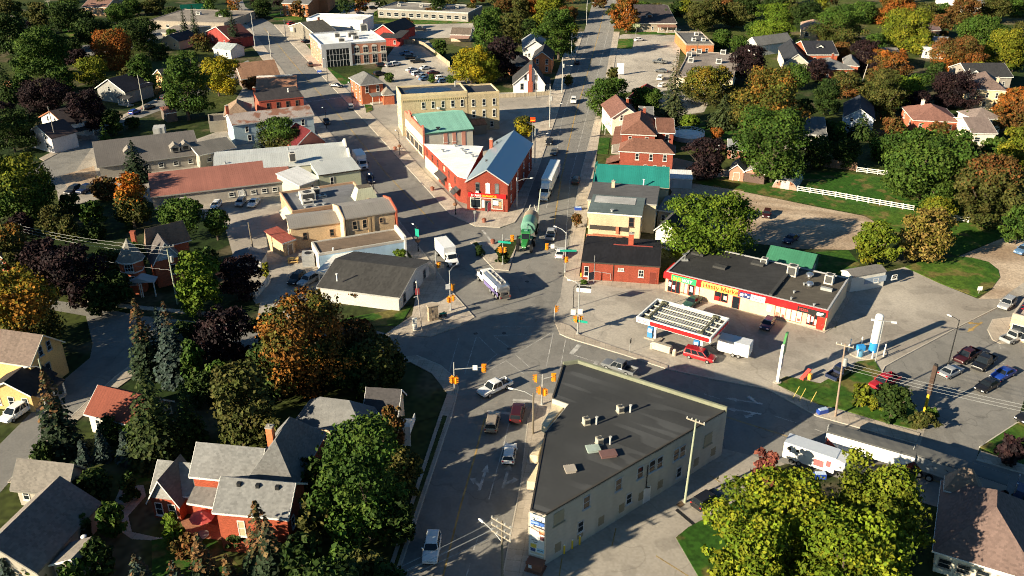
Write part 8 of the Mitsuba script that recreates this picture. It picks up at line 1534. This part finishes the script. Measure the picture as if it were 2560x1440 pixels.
tree('b', (71.89,14.89,9.89,4.26), YGR, 'yellow green tree beside the grey office trailer', ([(.09, .13, .012), (.11, .14, .012)], .45)); tree('b', (82.86,16.81,12.06,5.36), TAN, 'tan yellow tree at the corner of the lawn'); tree('b', (92.9,35.98,6.77,3.73), YGR, 'yellow green tree behind the tan yellow one')
tree('b', (96.16,50.96,19.14,11.78), GRN, 'very large green tree beyond the paddock', lobes=64, low=.05, dens=1.2); tree('b', (103.71,35.98,17.25,6.92), OLV, 'olive tree right of the very large green one', (RUS, .75)); tree('b', (105.67,24.9,9.14,3.32), GRN, 'green tree at the right edge above the gravel drive')
tree('b', (125.63,65.12,15.37,5.43), YGR, 'yellow green tree at the right edge'); tree('b', (147.69,107.31,15.29,5.21), RUS, 'rusty orange tree at the right edge', (ORA, .6)); tree('s', (100.24,101.27,7.14,5.72), DGR, 'dark green conifer beside the blue white house')
tree('b', (86.58,74.47,8.58,3.61), DGR, 'dark tree behind brown fence at right'); tree('b', (78.23,74.47,9.63,4.13), DGR, 'dark tree right of giant tree foot')
tree('b', (111.29,237.5,19,9.43), BRI, 'bright green tree at the top right of the purple tree'); tree('b', (136.9,232.37,18.47,10.81), OLV, 'olive green tree at the top right', (GRN, .5)); tree('b', (161.1,224.09,18.14,11), YGR, 'bright yellow green round tree at upper right', lobes=64)
tree('b', (192.5,310.77,12.27,9.45), ORA, 'orange tree at the top right edge', **F_); tree('b', (163.15,182.56,14.63,9.53), ORA, 'orange tree at upper right before the long dark house', (RUS, .5)); tree('b', (133.43,166.91,13.66,7.01), RUS, 'brownish orange tree below yellow green round one', (ORA, .62))
tree('b', (131.43,187.2,12.63,5.8), PUR, 'dark purple tree at upper right'); tree('b', (113.95,122.48,15.98,6.1), OLV, 'olive tree above the blue white house'); tree('b', (126.37,134.33,10.9,6.24), BRI, 'green tree left of the purple tree at right')
tree('b', (139.32,133.35,13.25,7.28), PUR, 'dark purple tree left of the yellow brick house', lobes=64); tree('b', (127.25,127.11,7.95,4.12), PUR, 'smaller purple tree above the brown hipped house'); tree('b', (187.98,214.58,17.15,10.35), GRN, 'green tree at the upper right edge'); tree('b', (183.34,185.86,17.17,8.12), YGR, 'yellow green tree at the upper right edge'); tree('b', (217.68,239.24,10.3,5.1), OLV, 'olive tree at the right edge near top', **F_)
tree('b', (214.19,287.97,13.55,8.53), RUS, 'orange brown tree in the top right corner', **F_); tree('b', (231.2,293.47,13.88,8.15), OLV, 'olive tree in the top right corner', **F_); tree('b', (252.66,310.77,11.89,7.96), GRN, 'green tree in the top right corner', **F_); tree('b', (138.31,277.34,12.57,7.42), DGR, 'dark tree behind cream cottage', **F_)
tree('b', (110.47,147.13,9.71,5.97), RUS, 'reddish brown tree before the hipped brick house', (OLV, .5)); tree('b', (98.08,127.11,11.91,4.97), DGR, 'dark green tree right of the giant orange tinged tree'); tree('b', (109.77,173.01,8.56,4.3), PUR, 'small purple tree before the navy roofed house'); tree('b', (97.56,158.15,9.59,4.8), GRN, 'green tree in front of the navy roofed house')
tree('b', (102.8,277.34,12.57,6.49), OLV, 'olive tree at the top right of the orange shop', **F_); tree('b', (115.5,299.1,12.19,6.8), DGR, 'dark tree at the top between olive and bright green', **F_); tree('b', (92.98,222.47,7.23,4.91), GRN, 'green ivy covered tree by the white gable'); tree('b', (168.29,287.97,11.02,6.65), GRN, 'green tree at the top right centre', **F_); tree('b', (196.97,287.97,11.02,6.65), OLV, 'brown olive tree at the top right', **F_); tree('b', (187.52,252.77,11.11,5.27), RUS, 'reddish small tree at upper right', **F_)
tree('b', (142.4,107.31,9.5,3.5), RUS, 'rusty tree beside the taupe house', (ORA, .6)); tree('b', (112.48,56.43,10.05,3.83), GRN, 'green tree behind the olive one at right'); tree('b', (115.79,74.47,9.63,3.61), OLV, 'olive tree below the brown hipped house')
tree('b', (85.96,111.49,9.62,3.55), DGR, 'dark tree above the shaded pale house'); tree('b', (92.68,99.31,5.83,3.41), GRN, 'small green tree left of the dark conifer')
# roadside and bottom right
tree('b', (3,101.27,7.14,2.97), YEL, 'yellow tree behind the red corner shop', (OLV, .7)); tree('b', (14,33.22,3.75,1.31), RUS, 'small autumn tree on the pavement before the yellow building', low=.4)
tree('b', (-43.67,169.93,3.56,1.86), GRN, 'small round tree beside the brick hipped house'); tree('b', (-28.49,168.11,3.55,1.42), GRN, 'small conical tree in the upper car park'); tree('b', (-21.22,165.72,3.8,1.97), GRN, 'small tree at the end of the upper car park'); tree('b', (-29.04,214.58,7.1,3.21), GRN, 'green tree behind the board fence', **F_); tree('b', (-49.31,275.27,5.41,3.15), RUS, 'brown bare tree at the school block', **F_); tree('b', (-39.62,304.86,5.16,5.92), RUS, 'reddish bare trees before the school block', dens=.3)
tree('b', (-66.85,308.39,3.27,1.99), GRN, 'small green tree left of the school block', **F_); tree('b', (-58.15,310.77,3.48,1.8), GRN, 'small green tree at the school wall', **F_)
tree('u', (-1.93,15.46,3.42,1.6), DGR, 'dark hedge on the island beside the tractor'); tree('u', (-6.69,18.77,2.49,1.06), DGR, 'dark low hedge on the left of the island'); tree('u', (13.72,5.46,0.76,0.84), GRN, 'low green shrub at the foot of the notice stand')
tree('u', (51.71,-35.75,4.07,1.65), YGR, 'yellow bush on the roadside lawn'); tree('u', (55.39,-38.23,5.52,2.77), DGR, 'large dark round bush on the roadside lawn'); tree('u', (53.19,-36.59,2.88,1.17), YGR, 'small yellow green bush between the two larger ones'); tree('u', (58.52,-40.82,2.75,1.83), OLV, 'olive shrub at the corner of the roadside lawn'); tree('u', (60.54,-39.04,2.43,1.04), GRN, 'green shrub behind the corner olive shrub')
tree('u', (66.38,-49.71,5.23,2.12), PUR, 'bare dark red bush at right edge', dens=.35); tree('u', (33.06,-53.87,5.76,1.8), [(.22, .07, .05), (.16, .05, .04)], 'small bare red leaved tree before the livestock trailer', dens=.25)
YB_ = [(.120, .160, .010), (.165, .180, .012), (.080, .120, .009)]
tree('b', (30.2,-68.5,14.43,6.43), YB_, 'large yellow green tree at bottom right, left of two', lobes=64, dens=1.5); tree('b', (40.8,-68.5,15.28,6.42), YB_, 'large yellow green tree at bottom right, right of two', ([(.12, .14, .012), (.09, .12, .01)], .5), lobes=64, dens=1.5)
tree('b', (25.48,-74.77,13.37,4.82), YB_, 'yellow green tree at the bottom edge, in front of the left one', lobes=64, dens=1.3); tree('b', (34.69,-75.88,14.85,5.99), YB_, 'yellow green tree at the bottom edge, in front of the right one', lobes=64, dens=1.4)
HUE = {id(GRN): 'green', id(DGR): 'dark green', id(OLV): 'olive', id(PUR): 'purple', id(RUS): 'rusty brown', id(YGR): 'yellow green', id(ORA): 'orange'}
MARKS = [(k.replace('_', ' '), np.vstack([np.asarray(meshkit.WRITTEN[scene[c]['filename']][0])[:, :2] for c in (k + '__wall',)]).mean(0)) for k in list(_roots) if k + '__wall' in scene and not k[-1].isdigit() and k + '_001' not in _roots and scene[k + '__wall'].get('filename')]
_said = {v['label'] for v in labels.values() if 'label' in v}
def stand(group, label, pals, spots, dens=.55, kind='b'):
    """Trees of a crowded planting, each told apart by its tint and the building it stands next to."""
    for i, q in enumerate(spots):
        pal = pals[i % len(pals)]; p = np.array(q[:2]); out = None
        for nm, c in sorted(MARKS, key=lambda m: np.linalg.norm(m[1] - p)):
            d = p - c; side = ('right of' if d[0] > 0 else 'left of') if abs(d[0]) > abs(d[1]) else ('beyond' if d[1] > 0 else 'in front of')
            for lead in ('', 'smaller ', 'farther '):
                out = f'{lead}{HUE[id(pal)]} tree {side} the {nm}, in a crowded stand'
                if out not in _said: break
            else: continue
            break
        _said.add(out); tree(kind, q, pal, out, group=group, dens=dens)
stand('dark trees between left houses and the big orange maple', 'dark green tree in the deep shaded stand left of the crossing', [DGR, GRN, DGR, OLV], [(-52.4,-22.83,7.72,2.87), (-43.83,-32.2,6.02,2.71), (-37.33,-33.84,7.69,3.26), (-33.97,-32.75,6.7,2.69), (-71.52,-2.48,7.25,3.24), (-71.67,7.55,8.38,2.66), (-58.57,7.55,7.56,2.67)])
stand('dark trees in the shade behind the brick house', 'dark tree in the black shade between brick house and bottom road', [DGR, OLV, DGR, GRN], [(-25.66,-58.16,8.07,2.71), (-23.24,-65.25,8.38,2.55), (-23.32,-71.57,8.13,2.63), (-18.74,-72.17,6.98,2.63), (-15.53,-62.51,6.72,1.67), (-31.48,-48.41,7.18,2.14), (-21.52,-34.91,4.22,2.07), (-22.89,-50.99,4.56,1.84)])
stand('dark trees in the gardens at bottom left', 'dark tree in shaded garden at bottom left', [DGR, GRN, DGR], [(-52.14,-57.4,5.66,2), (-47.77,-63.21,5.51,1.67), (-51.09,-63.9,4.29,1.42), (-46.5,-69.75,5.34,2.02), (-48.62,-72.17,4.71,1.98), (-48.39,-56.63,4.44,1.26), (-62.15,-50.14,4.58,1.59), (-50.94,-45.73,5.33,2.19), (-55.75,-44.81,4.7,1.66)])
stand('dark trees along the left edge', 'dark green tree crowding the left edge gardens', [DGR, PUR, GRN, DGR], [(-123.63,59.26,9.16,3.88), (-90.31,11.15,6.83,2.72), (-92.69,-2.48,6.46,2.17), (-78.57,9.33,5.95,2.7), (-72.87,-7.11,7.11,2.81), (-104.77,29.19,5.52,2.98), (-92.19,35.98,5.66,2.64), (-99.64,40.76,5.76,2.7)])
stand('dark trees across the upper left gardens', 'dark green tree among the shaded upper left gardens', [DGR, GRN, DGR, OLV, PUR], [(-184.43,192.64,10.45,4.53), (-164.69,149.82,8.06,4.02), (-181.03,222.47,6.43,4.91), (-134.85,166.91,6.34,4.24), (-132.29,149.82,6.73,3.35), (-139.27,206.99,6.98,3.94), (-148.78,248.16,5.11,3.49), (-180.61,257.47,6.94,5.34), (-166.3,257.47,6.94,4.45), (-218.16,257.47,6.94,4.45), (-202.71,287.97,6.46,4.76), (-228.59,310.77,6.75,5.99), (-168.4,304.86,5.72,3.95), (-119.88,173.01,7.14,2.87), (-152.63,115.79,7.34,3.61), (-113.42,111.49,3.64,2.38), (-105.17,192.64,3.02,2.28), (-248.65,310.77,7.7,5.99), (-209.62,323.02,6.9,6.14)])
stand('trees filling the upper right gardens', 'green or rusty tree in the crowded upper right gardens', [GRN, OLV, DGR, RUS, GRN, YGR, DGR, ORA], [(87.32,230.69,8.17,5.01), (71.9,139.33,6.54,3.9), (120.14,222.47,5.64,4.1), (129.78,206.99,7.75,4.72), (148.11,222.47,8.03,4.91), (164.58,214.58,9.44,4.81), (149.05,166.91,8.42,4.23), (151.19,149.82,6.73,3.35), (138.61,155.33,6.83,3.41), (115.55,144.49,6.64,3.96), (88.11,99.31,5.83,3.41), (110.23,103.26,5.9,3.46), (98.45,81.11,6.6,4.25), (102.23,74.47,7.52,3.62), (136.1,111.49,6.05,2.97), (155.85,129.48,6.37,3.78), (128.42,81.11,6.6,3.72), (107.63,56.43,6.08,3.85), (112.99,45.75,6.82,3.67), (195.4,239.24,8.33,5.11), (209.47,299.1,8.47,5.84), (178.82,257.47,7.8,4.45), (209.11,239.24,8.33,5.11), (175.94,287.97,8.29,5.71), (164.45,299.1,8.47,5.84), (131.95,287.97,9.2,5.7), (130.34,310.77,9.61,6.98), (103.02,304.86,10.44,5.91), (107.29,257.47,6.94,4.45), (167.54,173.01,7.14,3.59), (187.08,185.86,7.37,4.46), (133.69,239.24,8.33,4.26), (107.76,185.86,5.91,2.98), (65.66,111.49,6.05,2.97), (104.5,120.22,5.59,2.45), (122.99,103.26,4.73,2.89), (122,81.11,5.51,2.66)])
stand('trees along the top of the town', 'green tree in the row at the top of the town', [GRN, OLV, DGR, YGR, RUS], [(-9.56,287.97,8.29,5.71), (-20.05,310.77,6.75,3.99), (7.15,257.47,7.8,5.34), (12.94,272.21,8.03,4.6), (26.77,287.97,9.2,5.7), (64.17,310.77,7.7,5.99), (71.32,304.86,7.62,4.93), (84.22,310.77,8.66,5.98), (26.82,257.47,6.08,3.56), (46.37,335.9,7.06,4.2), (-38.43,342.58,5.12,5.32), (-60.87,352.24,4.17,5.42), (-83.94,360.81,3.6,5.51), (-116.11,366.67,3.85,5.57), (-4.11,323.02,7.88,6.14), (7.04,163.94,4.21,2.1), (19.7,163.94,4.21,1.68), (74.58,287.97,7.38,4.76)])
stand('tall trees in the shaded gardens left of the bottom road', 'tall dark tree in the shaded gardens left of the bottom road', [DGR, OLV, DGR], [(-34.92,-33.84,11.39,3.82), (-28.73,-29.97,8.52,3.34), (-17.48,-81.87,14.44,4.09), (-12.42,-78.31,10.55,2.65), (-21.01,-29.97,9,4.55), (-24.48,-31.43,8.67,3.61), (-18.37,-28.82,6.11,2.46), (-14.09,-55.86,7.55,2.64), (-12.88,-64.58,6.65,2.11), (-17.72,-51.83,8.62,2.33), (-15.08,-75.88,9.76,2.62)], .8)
# beyond: the town's trees fade to one wood
_r = np.random.default_rng(77)
vs, fs, cs, o = [], [], [], 0
for i in range(420):
    y = _r.uniform(300, 900); x = _r.uniform(-.62, .62) * (y + 160) * 1.15
    if abs(x - (y - 300) * .146 - 62) < 9 or abs(x + (y - 300) * .42 + 168) < 9: continue
    V, F, C, _, _ = broad_crown(_r, _r.uniform(9, 17), _r.uniform(4, 7.5), .05, [GRN, DGR, OLV, YGR, RUS, ORA, PUR, GRN, DGR, OLV][_r.integers(0, 10)], lobes=10)
    vs.append(V + [x, y, 0]); fs.append(F + o); cs.append(C); o += len(V)
scene['far_trees'] = shape((np.vstack(vs), np.vstack(fs)), 'leaf', color=np.vstack(cs)); labels['far_trees'] = {'label': 'mass of autumn trees beyond the town at the top edge', 'category': 'trees', 'kind': 'stuff'}; _roots['far_trees'] = 1
